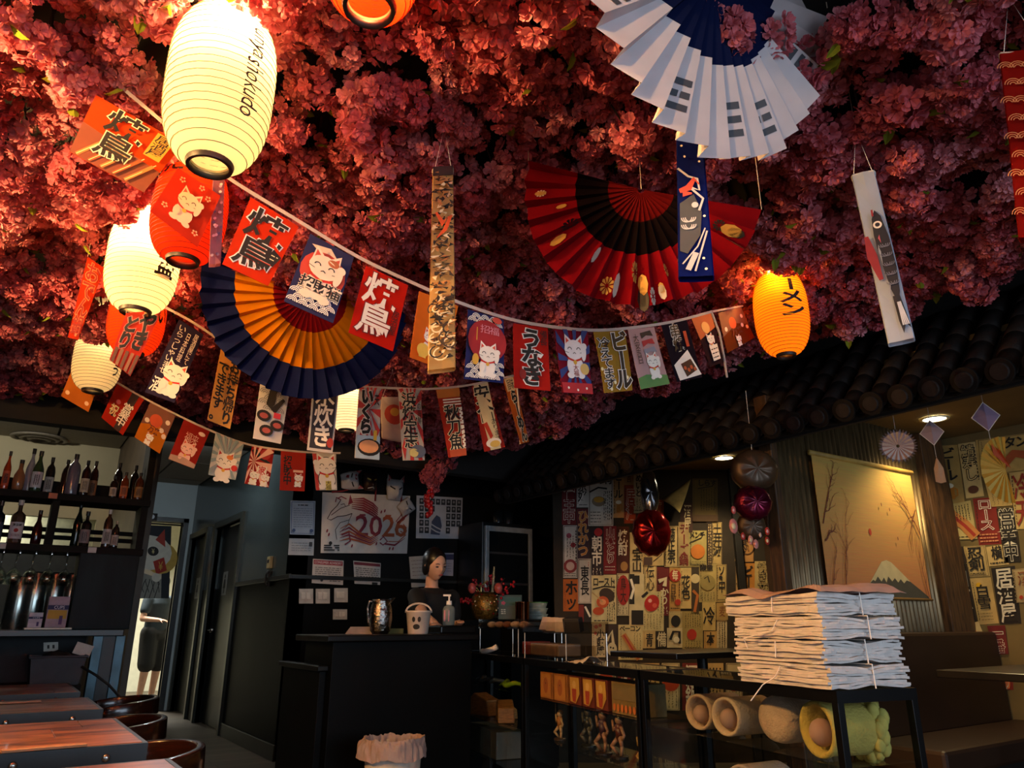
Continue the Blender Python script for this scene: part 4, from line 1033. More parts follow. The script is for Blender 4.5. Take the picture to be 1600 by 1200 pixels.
# a second, lower layer of bunches that stand out from the canopy
for _ in range(420):
    x = rd.uniform(-1.2, 3.25); y = rd.uniform(.2, 5.4)
    if noise.noise(Vector((x*1.7, y*1.7, 0))) > .05 : continue
    if kc.x-.30 < x < kc.x+.36 and kc.y-.56 < y < kc.y+.04: continue
    if any(math.hypot(q.x-x, q.y-y) < r+.06 for q, r in lamp_xy): continue
    spots.append((x, y, rd.uniform(2.41, 2.46), rd.uniform(.9, 1.25)))
def in_view(p, m=60):
    x, y, z = project(p); return z > .2 and -m < x < 1600+m and -m < y < 1200+m
vis = [(project(s[:3])[2], i) for i, s in enumerate(spots) if in_view(s[:3])]
vis.sort(key=lambda q: q[0]/(1.0+.6*(spots[q[1]][2] < 2.46)))
near = set(i for _, i in vis[:300])
for i in near:
    x, y, z, s = spots[i]
    k = rd.randrange(5); o = plain[k].copy(); o.name = 'blossom_cluster'; COL.objects.link(o)
    o.location = (x, y, z); o.scale = (s, s, s); o.rotation_euler = (rd.uniform(-.5, .5), rd.uniform(-.5, .5), rd.uniform(0, 6.28))
    tag(o, 'pink artificial blossom cluster hanging from the ceiling', 'blossom', 'blossom clusters covering the ceiling')
    if rd.random() < .22:
        l = bpy.data.objects.new('leaf', leaf_me); COL.objects.link(l); l.parent = o; l.rotation_euler = (0, 0, rd.uniform(0, 6.28))
rest = [s for i, s in enumerate(spots) if i not in near]
me = bpy.data.meshes.new('blossom_canopy'); me.from_pydata([s[:3] for s in rest], [], [])
a1 = me.attributes.new('scl', 'FLOAT', 'POINT'); a1.data.foreach_set('value', [s[3] for s in rest])
a2 = me.attributes.new('rot', 'FLOAT_VECTOR', 'POINT'); a2.data.foreach_set('vector', [q for s in rest for q in (rd.uniform(-.5, .5), rd.uniform(-.5, .5), rd.uniform(0, 6.28))])
a3 = me.attributes.new('pick', 'INT', 'POINT'); a3.data.foreach_set('value', [rd.randrange(7) if rd.random() < .75 else rd.randrange(5) for s in rest])
canopy = bpy.data.objects.new('blossom_canopy', me); COL.objects.link(canopy)
tag(canopy, 'dense canopy of pink artificial cherry blossom covering the dining ceiling', 'blossom'); canopy['kind'] = 'stuff'
ng = bpy.data.node_groups.new('scatter_blossom', 'GeometryNodeTree')
ng.interface.new_socket('Geometry', in_out='INPUT', socket_type='NodeSocketGeometry'); ng.interface.new_socket('Geometry', in_out='OUTPUT', socket_type='NodeSocketGeometry')
gi = ng.nodes.new('NodeGroupInput'); go = ng.nodes.new('NodeGroupOutput'); ip = ng.nodes.new('GeometryNodeInstanceOnPoints'); ci = ng.nodes.new('GeometryNodeCollectionInfo')
ci.inputs['Collection'].default_value = SRC; ci.inputs['Separate Children'].default_value = True; ci.inputs['Reset Children'].default_value = True
ip.inputs['Pick Instance'].default_value = True
def na(nm, ty):
    n = ng.nodes.new('GeometryNodeInputNamedAttribute'); n.data_type = ty; n.inputs['Name'].default_value = nm; return n.outputs['Attribute']
ng.links.new(gi.outputs[0], ip.inputs['Points']); ng.links.new(ci.outputs[0], ip.inputs['Instance'])
ng.links.new(na('pick', 'INT'), ip.inputs['Instance Index']); ng.links.new(na('scl', 'FLOAT'), ip.inputs['Scale'])
e2r = ng.nodes.new('FunctionNodeEulerToRotation'); ng.links.new(na('rot', 'FLOAT_VECTOR'), e2r.inputs[0]); ng.links.new(e2r.outputs[0], ip.inputs['Rotation'])
ng.links.new(ip.outputs[0], go.inputs[0])
canopy.modifiers.new('scatter', 'NODES').node_group = ng
# ------------------------------------------------------------------ menu posters
BLK = '#191513'; WHT = '#e6dfd2'; RD = '#a8241c'
def poster(fn, cs, bg, art, label, lift_i=[0]):
    lift_i[0] += 1
    if len(cs) == 2:
        (x0, y0), (x1, y1) = cs; cs = [(x0, y0), (x1, y0), (x1, y1), (x0, y1)]
    P = [fn(x, y) for x, y in cs]
    p = Panel(*P); off = .0015+.0022*(lift_i[0] % 4)
    p.c = [q+p.n*off for q in p.c]
    o = p.sheet('menu_poster', M(bg, .8, var=.14, scale=9), None, thick=.001)
    tag(o, label, 'poster')
    k = lift_i[0]
    if k % 3 == 0: p.line([(.05, .02), (.95, .02), (.95, .98), (.05, .98), (.05, .02)], .012, hexm('#3a2a1c'))
    if k % 2 == 0: p.scribble(.06, .08, .16, .92, 1, INK, .012, k, True)
    if k % 4 == 1: p.scribble(.84, .1, .95, .7, 1, INK, .016, k+7, True)
    if k % 5 == 2: p.scribble(.1, .9, .9, .97, 1, INK, .02, k, False)
    art(p); p.build(o)
    return o
def T(txt, box, c=BLK, halo=None, off=.025, vertical=True, hoff=.07):
    return lambda p: p.text(txt, *box, hexm(c), vertical, off, hexm(halo) if halo else None, hoff)
def E(u, v, r, c, rv=None, rot=0): return lambda p: p.ell(u, v, r, hexm(c), rv, rot=rot)
def Rr(u0, v0, u1, v1, c): return lambda p: p.rect(u0, v0, u1, v1, hexm(c))
def L(pts, w, c): return lambda p: p.line(pts, w, hexm(c))
def S(u0, v0, u1, v1, n, c=BLK, w=.012, vert=True, seed=1): return lambda p: p.scribble(u0, v0, u1, v1, n, hexm(c), w, seed, vert)
def A(*fs):
    def go(p):
        for f in fs: f(p)
    return go
MUG = A(Rr(.32, .68, .66, .9, '#b8741f'), E(.49, .68, .06, '#efe2c4', .04), L([(.66, .72), (.78, .74), (.78, .84), (.66, .86)], .02, '#b8741f'))
W1 = on_poster_wall
PL = [
 ((878, 743), (900, 820), '#6e161b', T('新宿王中', (.12, .03, .88, .97), '#6e161b', WHT), 'crimson strip poster with four outlined characters, top left of poster wall'),
 ((901, 733), (919, 793), '#cfcac2', A(T('南京好', (.15, .05, .85, .85)), L([(.1, .95), (.7, .6)], .02, '#f4f0ea')), 'white strip poster with three black characters beside the crimson strip'),
 ((919, 732), (958, 822), '#d0cbc0', A(T('火鍋', (.1, .05, .92, .28), vertical=False), L([(.05, .42), (.4, .34), (.75, .36)], .03, BLK), E(.42, .58, .12, '#8b7a62', .09), E(.42, .55, .09, '#c9962f', .05), S(.6, .4, .95, .9, 5), S(.08, .74, .5, .96, 4, vert=False)), 'large white hotpot poster with steaming bowl'),
 ((958, 735), (975, 809), '#b98b54', A(T('ビール', (.15, .05, .85, .6)), MUG), 'tan beer poster with mug beside the hotpot poster'),
 ((975, 737), (990, 758), '#a98458', A(T('吉', (.25, .3, .75, .8), off=0), L([(.1, .1), (.9, .1)], .03, BLK)), 'small tan poster piece above the orange tavern strip'),
 ((975, 758), (994, 818), '#a8401f', T('居酒', (.2, .12, .9, .9), '#a8401f', WHT), 'orange tavern strip poster with outlined characters'),
 ((990, 739), (1005, 802), '#c9bc98', A(T('めいど', (.2, .05, .85, .6)), S(.2, .65, .8, .95, 2)), 'cream strip poster behind the silver balloon'),
 ((901, 795), (921, 873), '#3b2733', A(Rr(0, 0, 1, .34, '#641a1e'), T('ひれかつ', (.14, .04, .86, .96), '#c07c2c', '#e2c9a0', hoff=.05)), 'dark purple strip poster with amber kana'),
 ((880, 821), (902, 903), '#c6c1ba', A(E(.4, .2, .05, '#a8485a'), E(.7, .38, .05, '#8a1f2a'), E(.5, .78, .13, '#8a3034'), E(.5, .78, .08, '#c6a8a0'), S(.2, .2, .8, .62, 3), S(.1, .9, .9, .98, 2, vert=False)), 'white strip poster with red crest at left edge'),
 ((922, 826), (943, 899), '#2c2129', A(E(.6, .08, .09, '#b0242a'), T('朝市', (.14, .18, .86, .8), WHT), S(.1, .85, .9, .98, 3, WHT)), 'black morning-market poster with white characters on the back poster wall'),
 ((943, 822), (963, 897), '#7c1a22', A(T('山本とり', (.2, .04, .85, .78), '#7c1a22', WHT), S(.1, .82, .9, .95, 2, WHT, vert=False)), 'crimson strip poster with small white outlined lettering'),
 ((963, 823), (983, 896), '#5c2418', A(Rr(.04, .02, .96, .98, '#4b1a14'), T('焼酎', (.16, .08, .84, .62), WHT), E(.6, .85, .08, '#a87a44', .1)), 'brown spirit poster with two white characters'),
 ((984, 832), (1005, 897), '#cdb98c', T('宝山', (.2, .4, .85, .96)), 'cream strip poster with two bold characters under the red balloon'),
 ((1004, 840), (1037, 884), '#c2a56e', A(L([(.1, .2), (.8, .1), (.9, .6), (.5, .85)], .03, '#3a2a1c'), Rr(.05, .7, .45, .98, '#4a3530')), 'tan poster partly hidden by the red foil balloon'),
 ((903, 873), (924, 943), '#cfc6bc', A(T('東長', (.2, .18, .8, .82)), S(.7, .08, .85, .2, 1, RD), L([(.06, .03), (.94, .03), (.94, .97), (.06, .97), (.06, .03)], .01, '#6a5d50')), 'white framed poster with two black characters'),
 ((880, 905), (904, 955), '#b8601f', T('ホッ', (.15, .06, .9, .96)), 'orange strip poster with black katakana, lower left'),
 ((924, 898), (963, 975), '#d2c494', A(T('ロースト', (.06, .06, .94, .24), vertical=False), L([(.05, .3), (.5, .24), (.95, .26)], .03, BLK), E(.62, .42, .17, '#3a2a22', .14, .5), E(.45, .56, .13, '#c2542a', .12), E(.45, .56, .07, '#e39a6a', .06), E(.28, .74, .12, '#b84a24', .08), S(.6, .6, .96, .95, 4), L([(.02, .36), (.45, .56)], .025, '#b89a6a')), 'cream roast poster with round orange dish'),
 ((964, 896), (983, 962), '#c9bb96', A(E(.5, .4, .16, '#9c1f1c', .36), T('鳥大', (.28, .12, .72, .7), '#3a0f0c'), S(.1, .8, .9, .97, 3)), 'cream strip poster with tall red oval'),
 ((904, 945), (924, 972), '#7a2a26', A(Rr(.4, 0, 1, 1, '#241b18'), L([(.5, .1), (.9, .7)], .12, WHT)), 'torn red and black poster scrap below the framed poster'),
 ((925, 973), (946, 1027), '#d0bf98', A(E(.3, .12, .06, '#b05a4a'), E(.6, .08, .05, '#b05a4a'), E(.25, .3, .05, '#b05a4a'), T('小鼓庵', (.35, .2, .9, .95))), 'cream poster with plum blossoms and three characters'),
 ((946, 976), (966, 1027), '#3a2d2a', A(L([(.1, .5), (.5, .2), (.6, .6)], .1, '#cdbf9c'), E(.5, .75, .16, '#cdbf9c', .2), E(.4, .7, .03, BLK), E(.6, .72, .03, BLK)), 'dark strip poster with pale cartoon shape'),
 ((966, 976), (1004, 1031), '#cdbb84', A(T('ベーコン', (.05, .03, .9, .2), vertical=False), L([(.2, .28), (.6, .7), (.85, .98)], .16, '#b9793f'), L([(.22, .3), (.6, .72), (.82, .96)], .05, '#a8342a'), S(.6, .25, .95, .7, 3)), 'cream poster with long sausage roll, low on the back poster wall'),
 ((983, 897), (1006, 976), '#cbbd95', A(Rr(0, 0, .35, .6, BLK), Rr(.2, .03, .7, .2, BLK), L([(.1, .1), (.3, .3), (.1, .5)], .05, WHT), Rr(.15, .72, .95, 1, '#1d1613')), 'black and cream torn poster beside the tall red oval'),
 ((1006, 879), (1026, 926), '#d1b981', A(T('伝心', (.2, .1, .8, .95), off=.005)), 'cream strip poster with two thin characters above tomato poster'),
 ((1001, 924), (1037, 986), '#cfbf88', A(E(.48, .3, .19, '#b3221c', .22, .5), E(.4, .24, .05, '#e6a89a'), E(.6, .36, .06, '#d65a4a'), L([(.05, .15), (.3, .02)], .07, BLK), S(.1, .58, .9, .95, 6)), 'cream poster with big sliced red tomato'),
 ((1004, 985), (1024, 1013), '#c7aa70', T('青', (.25, .2, .8, .9)), 'tan poster with one character below the tomato poster'),
 ((1025, 986), (1042, 1013), '#2a211c', T('備', (.1, .1, .9, .9), '#cbbf98'), 'black square poster with one pale character'),
 ((1026, 886), (1046, 962), '#6a1a1c', A(L([(.15, .3), (.7, .24), (.6, .4)], .09, '#d8cba8'), T('かり', (.3, .44, .9, .78), '#d8cba8'), S(.2, .82, .9, .96, 3, '#d8cba8')), 'dark red strip poster with cream brush marks'),
 ((1006, 781), (1037, 832), '#a04a20', A(T('酒場', (.3, .1, .85, .9), '#a04a20', '#d8b98a'), S(.05, .1, .25, .9, 2)), 'orange poster with outlined characters right of the silver balloon'),
 ((1038, 822), (1060, 886), '#ccb078', A(T('菊正宗', (.25, .06, .75, .92), off=.01), L([(.06, .02), (.94, .02), (.94, .98), (.06, .98), (.06, .02)], .012, '#5a452c')), 'tan framed poster with three vertical characters'),
 ((1060, 816), (1076, 886), '#a58a5c', T('チーズ鍋', (.1, .04, .92, .97), '#6e1a16'), 'tan strip poster with dark red lettering'),
 ((1076, 829), (1104, 886), '#a39458', A(T('メンチ', (.05, .03, .9, .22), vertical=False), E(.5, .58, .2, '#b86a1f', .2), L([(.05, .34), (.7, .2)], .025, BLK), S(.05, .84, .95, .97, 3, vert=False)), 'olive poster with round orange cutlet'),
 ((1082, 748), (1121, 815), '#5e4c26', A(T('しらす', (.2, .03, .95, .18), vertical=False), S(.3, .25, .9, .75, 6), L([(.2, .24), (.8, .18)], .02, BLK), Rr(0, .85, 1, 1, '#4a331c')), 'dim olive poster at top right of the poster wall'),
 ((1063, 786), (1082, 832), '#3d221c', T('酒屋', (.3, .08, .85, .95), '#c9b690'), 'dark brown poster with two pale characters under the curled corner'),
 ((1104, 816), (1112, 886), '#2d2018', S(.2, .05, .9, .95, 2, '#b39a6a', .02), 'thin dark strip poster with pale marks'),
 ((1112, 816), (1128, 882), '#b59c62', T('土井波', (.15, .05, .9, .8)), 'tan strip poster with three characters near the black post'),
 ((1046, 886), (1063, 955), '#b98a48', A(E(.5, .2, .14, '#9c2418', .14), T('毎', (.25, .08, .75, .3), '#e0cfa8'), T('日新', (.1, .38, .6, .8), off=0), E(.75, .8, .07, '#b0321c')), 'amber strip poster with red roundel'),
 ((1063, 887), (1080, 951), '#c9ad70', T('花色', (.15, .2, .85, .78)), 'tan strip poster with two brush characters'),
 ((1080, 886), (1092, 960), '#3a3024', A(E(.5, .25, .1, '#c9b88a', .1), L([(.2, .5), (.8, .6), (.4, .95)], .06, '#b0642a')), 'thin black poster with pale face shape'),
 ((1092, 880), (1119, 941), '#a8955c', A(T('鰻重', (.05, .05, .8, .2), vertical=False), E(.5, .5, .2, '#8f7f4a', .2), L([(.3, .4), (.5, .34), (.6, .5)], .03, BLK), S(.1, .75, .95, .96, 5)), 'olive poster with faint fish drawing'),
 ((1097, 941), (1118, 985), '#bfa566', T('冷', (.1, .2, .9, .8)), 'tan poster with single large character for cold'),
 ((1119, 882), (1135, 941), '#b39b60', A(T('ソ', (.2, .05, .8, .3)), T('中', (.2, .42, .85, .75)), E(.4, .35, .05, BLK)), 'tan strip poster beside the black post with two bold marks'),
 ((1119, 942), (1137, 969), '#a3844a', T('麦', (.25, .2, .75, .8), '#6e3a1a', off=0), 'small tan poster with one faint brown character'),
 ((1120, 969), (1136, 1016), '#c2b086', S(.15, .05, .85, .95, 3, BLK, .03), 'cream strip poster with dense brush text at lower right'),
 ((1045, 955), (1066, 981), '#c4b078', A(E(.5, .6, .3, '#17120f', .36), S(.1, .05, .9, .25, 2, vert=False)), 'small poster with black bowl'),
 ((1042, 981), (1066, 1012), '#c9ba90', A(L([(.2, .6), (.4, .2), (.8, .2), (.8, .8)], .14, BLK), E(.6, .6, .16, '#e0d6b8')), 'small cream poster with bold black curve'),
 ((1066, 955), (1098, 1016), '#9c8a52', A(E(.45, .6, .13, '#a82a1c', .14), S(.1, .06, .9, .42, 7), S(.1, .76, .9, .96, 6)), 'olive poster with red heart'),
 ((1100, 986), (1120, 1016), '#bb9454', T('本', (.2, .1, .8, .75)), 'amber poster with single character below the cold poster'),
 ((1148, 816), (1168, 877), '#a4804a', A(T('鮎吟', (.2, .3, .85, .9)), E(.4, .95, .03, BLK)), 'tan strip poster right of the black post'),
 ((1157, 844), (1177, 878), '#a87840', A(lambda p: p.ring(.5, .35, .3, .04, hexm('#4a2f18'), 16), T('丸', (.35, .15, .65, .55), '#4a2f18', off=0)), 'tan poster with ring emblem below the charm garland'),
 ((1149, 879), (1158, 937), '#b18b52', T('焼きサバ', (.1, .04, .9, .97), '#b18b52', BLK, off=0, hoff=.04), 'narrow tan poster with outlined lettering left of the amber beer poster'),
 ((1158, 880), (1179, 938), '#b5762a', T('ビール', (.2, .08, .85, .95)), 'amber beer poster right of the black post'),
 ((1179, 877), (1201, 940), '#b59a62', T('焼きサバ', (.2, .04, .85, .97), '#b59a62', BLK, off=0, hoff=.04), 'tan poster with outlined lettering right of the amber beer poster'),
 ((1148, 939), (1167, 968), '#a07a44', A(E(.5, .5, .25, '#3b2418', .2), E(.75, .6, .14, '#3b2418')), 'tan poster with dark round dish behind the paper bags'),
 ((1150, 970), (1166, 1014), '#1e1816', S(.2, .05, .8, .95, 2, WHT, .04), 'black poster with white brush text behind the paper bags'),
 ((1167, 970), (1187, 1014), '#ad8c50', E(.4, .7, .14, '#4a2f18', .12), 'tan poster with dark bowl behind the paper bags'),
]
for a, b, bg, art, lab in PL: poster(W1, (a, b), bg, art, lab)
for k, (x0, x1) in enumerate(((930, 962), (965, 985), (990, 1030), (1034, 1062), (1066, 1094), (1098, 1130), (1134, 1160))):
    poster(W1, ((x0, 1036), (x1, 1110)), ['#cbbd95', '#7a2a26', '#c2a56e'][k % 3], [A(E(.5, .4, .2, '#b3401c', .2), S(.1, .6, .9, .95, 4)), T('酒鍋', (.2, .05, .8, .95), WHT), S(.1, .1, .9, .9, 5, BLK, .03)][k % 3],
           ['cream poster with orange disc', 'red strip poster with white characters', 'tan poster with brush text'][k % 3]+' low on the back wall, '+['first', 'second', 'third', 'fourth', 'fifth', 'sixth', 'seventh'][k]+' from the left')
o = MB(); pb = W1(1141, 720, .04); o.box(Vector((pb.x, pb.y, 1.2)), (.06, .06, 2.36), M('#120f0d', .6), rz=-YAW); tag(o.build('black_post', bevel=.004), 'thin black post standing in front of the poster wall', 'post')
# peeled corner of a poster
mb = MB(); cA, cB, cC = W1(1034, 781, .01), W1(1079, 749, .01), W1(1062, 801, .09)
mb.grid(lambda u, v: cA.lerp(cB, u).lerp(cC, v*(1-.0*u))-FH*(.05*math.sin(PI*v)*.8), 6, 6, M('#c4ad6c', .8)); tag(mb.build('curled_poster', solid=.001, smooth=True), 'pale poster corner peeling off the wall right of the silver balloon', 'poster')
WR = lambda x, y: on_x(x, y, RX)
def hotdog(p): p.line([(.1, .05), (.35, .35), (.7, .62), (.98, .95)], .3, hexm('#b9793f')); p.line([(.14, .06), (.4, .38), (.7, .64), (.96, .92)], .09, hexm('#9c2f22')); p.scribble(.45, .08, .95, .5, 5, INK, .02, 4, True); p.scribble(.05, .5, .5, .95, 5, INK, .02, 5, True)
RP = [
 ([(1461, 697), (1496, 695), (1508, 789), (1470, 790)], '#a98a4c', A(T('ビール', (.2, .05, .85, .6)), MUG), 'tan beer poster in the corner next to the mountain blind'),
 ([(1497, 694), (1524, 690), (1538, 775), (1510, 779)], '#c3aa70', A(T('鯖寿し', (.15, .05, .85, .7), '#c3aa70', BLK, off=0, hoff=.05), E(.5, .86, .09, '#5a3420', .07)), 'cream framed poster behind the gold paper fan'),
 ([(1525, 688), (1612, 676), (1612, 735), (1530, 745)], '#b79a58', A(T('焼タン', (.3, .05, .95, .35), vertical=False), L([(.4, .9), (.7, .5), (.98, .6)], .22, '#9c4a24'), S(.05, .45, .35, .95, 5)), 'large cream grill poster at top right with red meat'),
 ([(1473, 791), (1517, 782), (1528, 842), (1476, 844)], '#b8a468', hotdog, 'cream sausage roll poster on the right wall'),
 ([(1520, 779), (1555, 777), (1566, 850), (1530, 852)], '#7c1e18', A(T('ロース', (.2, .03, .8, .7), '#7c1e18', WHT, off=0, hoff=.04), S(.1, .75, .9, .96, 3, '#c9825a', .03, False)), 'dark red poster with outlined lettering below the gold fan'),
 ([(1557, 795), (1586, 793), (1596, 878), (1570, 880)], '#1b1614', T('営業中', (.1, .03, .9, .97), '#1b1614', '#e0d6c0'), 'black open-for-business poster with outlined characters'),
 ([(1577, 737), (1612, 733), (1612, 826), (1589, 827)], '#c4a666', T('冷天', (.15, .08, .9, .95), '#8a2418', off=.04), 'cream poster with large red characters at right edge'),
 ([(1538, 748), (1575, 742), (1583, 790), (1550, 792)], '#b79a5c', A(Rr(.4, .05, .9, .3, '#3a2a1c'), S(.1, .4, .9, .95, 4)), 'tan poster piece behind the gold fan edge'),
 ([(1506, 854), (1539, 852), (1547, 900), (1513, 902)], '#c2a468', A(T('忍剣', (.15, .05, .85, .8)), S(.15, .84, .85, .95, 1, BLK, .03, False)), 'cream poster with two brush characters on the right wall'),
 ([(1541, 855), (1572, 850), (1577, 882), (1546, 885)], '#c7aa6e', A(T('横', (.25, .05, .75, .7)), S(.1, .78, .9, .95, 1, BLK, .06, False)), 'cream poster with one black character on the right wall'),
 ([(1476, 856), (1505, 854), (1512, 879), (1483, 880)], '#2a1c16', E(.5, .5, .34, '#b07a34', .26), 'dark poster with fried dish on the right wall'),
 ([(1483, 881), (1512, 881), (1529, 975), (1501, 976)], '#1a1413', A(E(.3, .05, .07, '#9c2a22'), T('朝市', (.12, .12, .88, .68), '#d6ccb6'), S(.3, .72, .95, .96, 3, '#d6ccb6', .02)), 'black morning-market poster with white characters on the right wall'),
 ([(1515, 904), (1548, 902), (1561, 974), (1530, 976)], '#bb9c60', A(E(.4, .16, .06, '#d0a01c'), T('白雪', (.2, .16, .82, .68), off=.04), S(.2, .74, .8, .94, 3, '#5a452c', .012, False)), 'tan poster with two bold black characters on the right wall'),
 ([(1549, 888), (1586, 884), (1596, 974), (1563, 976)], '#211917', T('居酒屋', (.15, .03, .85, .97), '#d6ccb6'), 'black tavern poster with three white characters'),
 ([(1582, 890), (1612, 887), (1612, 940), (1588, 942)], '#b39a6a', A(T('酒', (.3, .1, .8, .5), '#8a4a2a'), E(.4, .85, .06, '#a8341c')), 'tan poster at right picture edge above the napkin box'),
 ([(1543, 978), (1571, 977), (1577, 1022), (1556, 1023)], '#6a1a1c', T('一番', (.2, .05, .8, .95), '#6a1a1c', '#e0d6c0'), 'dark red poster beside the leaning menu card'),
 ([(1541, 1056), (1582, 1056), (1584, 1078), (1545, 1078)], '#7a2018', T('名物', (.1, .1, .9, .9), '#d8703a', '#e8d6b8', vertical=False), 'red poster seen below the booth table'),
]
for cs, bg, art, lab in RP: poster(WR, cs, bg, art, lab)

# ------------------------------------------------------------------ roller blind with mountain
def blind_mat():
    m = M('#c99a4c', .75, var=0).copy(); m.name = 'blind_ramp'; nt = m.node_tree; b = nt.nodes['Principled BSDF']
    tc = nt.nodes.new('ShaderNodeTexCoord'); sp = nt.nodes.new('ShaderNodeSeparateXYZ'); nt.links.new(tc.outputs['Object'], sp.inputs[0])
    mr = nt.nodes.new('ShaderNodeMapRange'); mr.inputs[1].default_value = 1.2; mr.inputs[2].default_value = 2.05; nt.links.new(sp.outputs['Z'], mr.inputs[0])
    r = nt.nodes.new('ShaderNodeValToRGB'); r.color_ramp.elements[0].color = rgb('#d07f4a'); r.color_ramp.elements[1].color = rgb('#d8b25a'); nt.links.new(mr.outputs[0], r.inputs['Fac'])  # colour runs from orange at the bottom to yellow at the top
    mp = nt.nodes.new('ShaderNodeMapping'); mp.inputs['Scale'].default_value = (4, 4, 160); n = nt.nodes.new('ShaderNodeTexNoise'); n.inputs['Scale'].default_value = 1.5
    nt.links.new(tc.outputs['Object'], mp.inputs[0]); nt.links.new(mp.outputs[0], n.inputs['Vector'])
    mx = nt.nodes.new('ShaderNodeMix'); mx.data_type = 'RGBA'; mx.blend_type = 'MULTIPLY'; mx.inputs[0].default_value = .35
    nt.links.new(r.outputs['Color'], mx.inputs[6]); nt.links.new(n.outputs['Color'], mx.inputs[7]); nt.links.new(mx.outputs[2], b.inputs['Base Color'])
    return m
by = MYW-.035
bl = thing('roller_blind', 'yellow woven roller blind printed with snow-capped mountain and branches', 'roller blind', (4.56, by, 1.22))
bp_ = Panel((4.0, by, 2.04), (5.12, by, 2.04), (5.12, by, 1.20), (4.0, by, 1.20))
bp_.sheet('blind_cloth', blind_mat(), bl, thick=.002)
MT = hexm('#4c4638'); SN = hexm('#cdb680'); BR = hexm('#6a2f22')
bp_.poly([(.26, 1), (.30, .97), (.38, .9), (.47, .8), (.53, .735), (.58, .72), (.63, .735), (.70, .79), (.80, .87), (.90, .93), (.97, .975), (.99, 1)], MT)
bp_.poly([(.38, .9), (.47, .8), (.53, .735), (.58, .72), (.63, .735), (.70, .79), (.80, .87), (.76, .862), (.73, .885), (.70, .855), (.67, .88), (.64, .85), (.61, .875), (.575, .84), (.55, .885), (.53, .85), (.50, .88), (.47, .845), (.44, .88), (.42, .87)], SN)
bp_.ell(.46, .52, .018, hexm('#b8341c'), .026)
def branch(p, u, v, du, dv, w, depth, rd):
    pts = [(u, v)]
    for i in range(4):
        u += du*.25+rd.uniform(-.012, .012); v += dv*.25+rd.uniform(-.02, .02); pts.append((min(.985, max(.015, u)), min(.985, max(.02, v))))
        if depth: branch(p, pts[-1][0], pts[-1][1], du*rd.uniform(.2, .6)+rd.uniform(-.07, .07), dv*rd.uniform(.3, .6), w*.6, depth-1, rd)
    p.line(pts, [w*(1-.15*i) for i in range(5)], BR)
rdb = random.Random(9)
branch(bp_, .02, .5, .12, -.32, .012, 2, rdb); branch(bp_, .02, .62, .1, -.1, .014, 1, rdb); branch(bp_, .14, .98, .06, -.4, .01, 2, rdb); branch(bp_, .03, .95, .08, -.3, .01, 1, rdb)
branch(bp_, .98, .5, -.16, -.28, .012, 2, rdb); branch(bp_, .97, .3, -.12, .25, .01, 1, rdb); branch(bp_, .96, .98, -.03, -.35, .009, 1, rdb)
for u, v in ((.6, .3), (.68, .33), (.72, .55)): bp_.ell(u, v, .006, BR, .014)
bp_.build(bl)
mb = MB(); mb.cyl((3.98, by, 2.05), (5.14, by, 2.05), .016, .016, M('#b8954a', .6), 12); mb.build('head_rail', bl, smooth=True)
mb = MB(); mb.cyl((3.99, by, 1.20), (5.13, by, 1.20), .009, .009, M('#7a5a2c', .6), 10); mb.build('bottom_bar', bl, smooth=True)

# ------------------------------------------------------------------ booth furniture
BROWN = M('#2c180a', .5, var=.1, scale=5)
bn = thing('booth_bench', 'long brown upholstered booth bench under the mountain blind', 'bench', (4.9, 2.35, 0))
o = MB(); o.span((3.95, 2.52, .44), (RX-.01, 2.66, 1.0), BROWN); o.build('backrest', bn, bevel=.02)
o = MB(); o.span((3.95, 2.1, .34), (RX-.01, 2.52, .46), BROWN); o.build('seat', bn, bevel=.02)
o = MB(); o.span((3.95, 2.16, 0), (RX-.01, 2.62, .34), M('#150f0a', .6)); o.build('base', bn)
bn = thing('booth_bench', 'brown upholstered booth bench against the right poster wall', 'bench', (5.4, 1.2, 0))
o = MB(); o.span((5.52, -.4, .44), (RX-.01, 2.08, .86), BROWN); o.build('backrest', bn, bevel=.02)
o = MB(); o.span((5.1, -.4, .34), (5.52, 2.08, .46), BROWN); o.build('seat', bn, bevel=.02)
o = MB(); o.span((5.16, -.4, 0), (5.62, 2.08, .34), M('#150f0a', .6)); o.build('base', bn)
DK = M('#15110f', .3, var=.1)
def dark_table(label, x0, x1, y0, y1, z, t=.035):
    b = thing('booth_table', label, 'table', ((x0+x1)/2, (y0+y1)/2, 0))
    o = MB(); o.span((x0, y0, z-t), (x1, y1, z), DK); o.build('tabletop', b, bevel=.004)
    o = MB(); o.cyl(((x0+x1)/2, (y0+y1)/2, .03), ((x0+x1)/2, (y0+y1)/2, z-t), .035, .035, DK); o.build('pedestal', b)
    o = MB(); o.lathe([(.24, 0), (.24, .012), (.05, .035)], ((x0+x1)/2, (y0+y1)/2, 0), DK, 24); o.build('base', b)
dark_table('black booth table holding the napkin box, right edge', 3.8, 5.05, 1.25, 2.0, .84)
dark_table('black high table in front of the poster wall', 3.45, 4.55, 3.35, 3.95, .88)
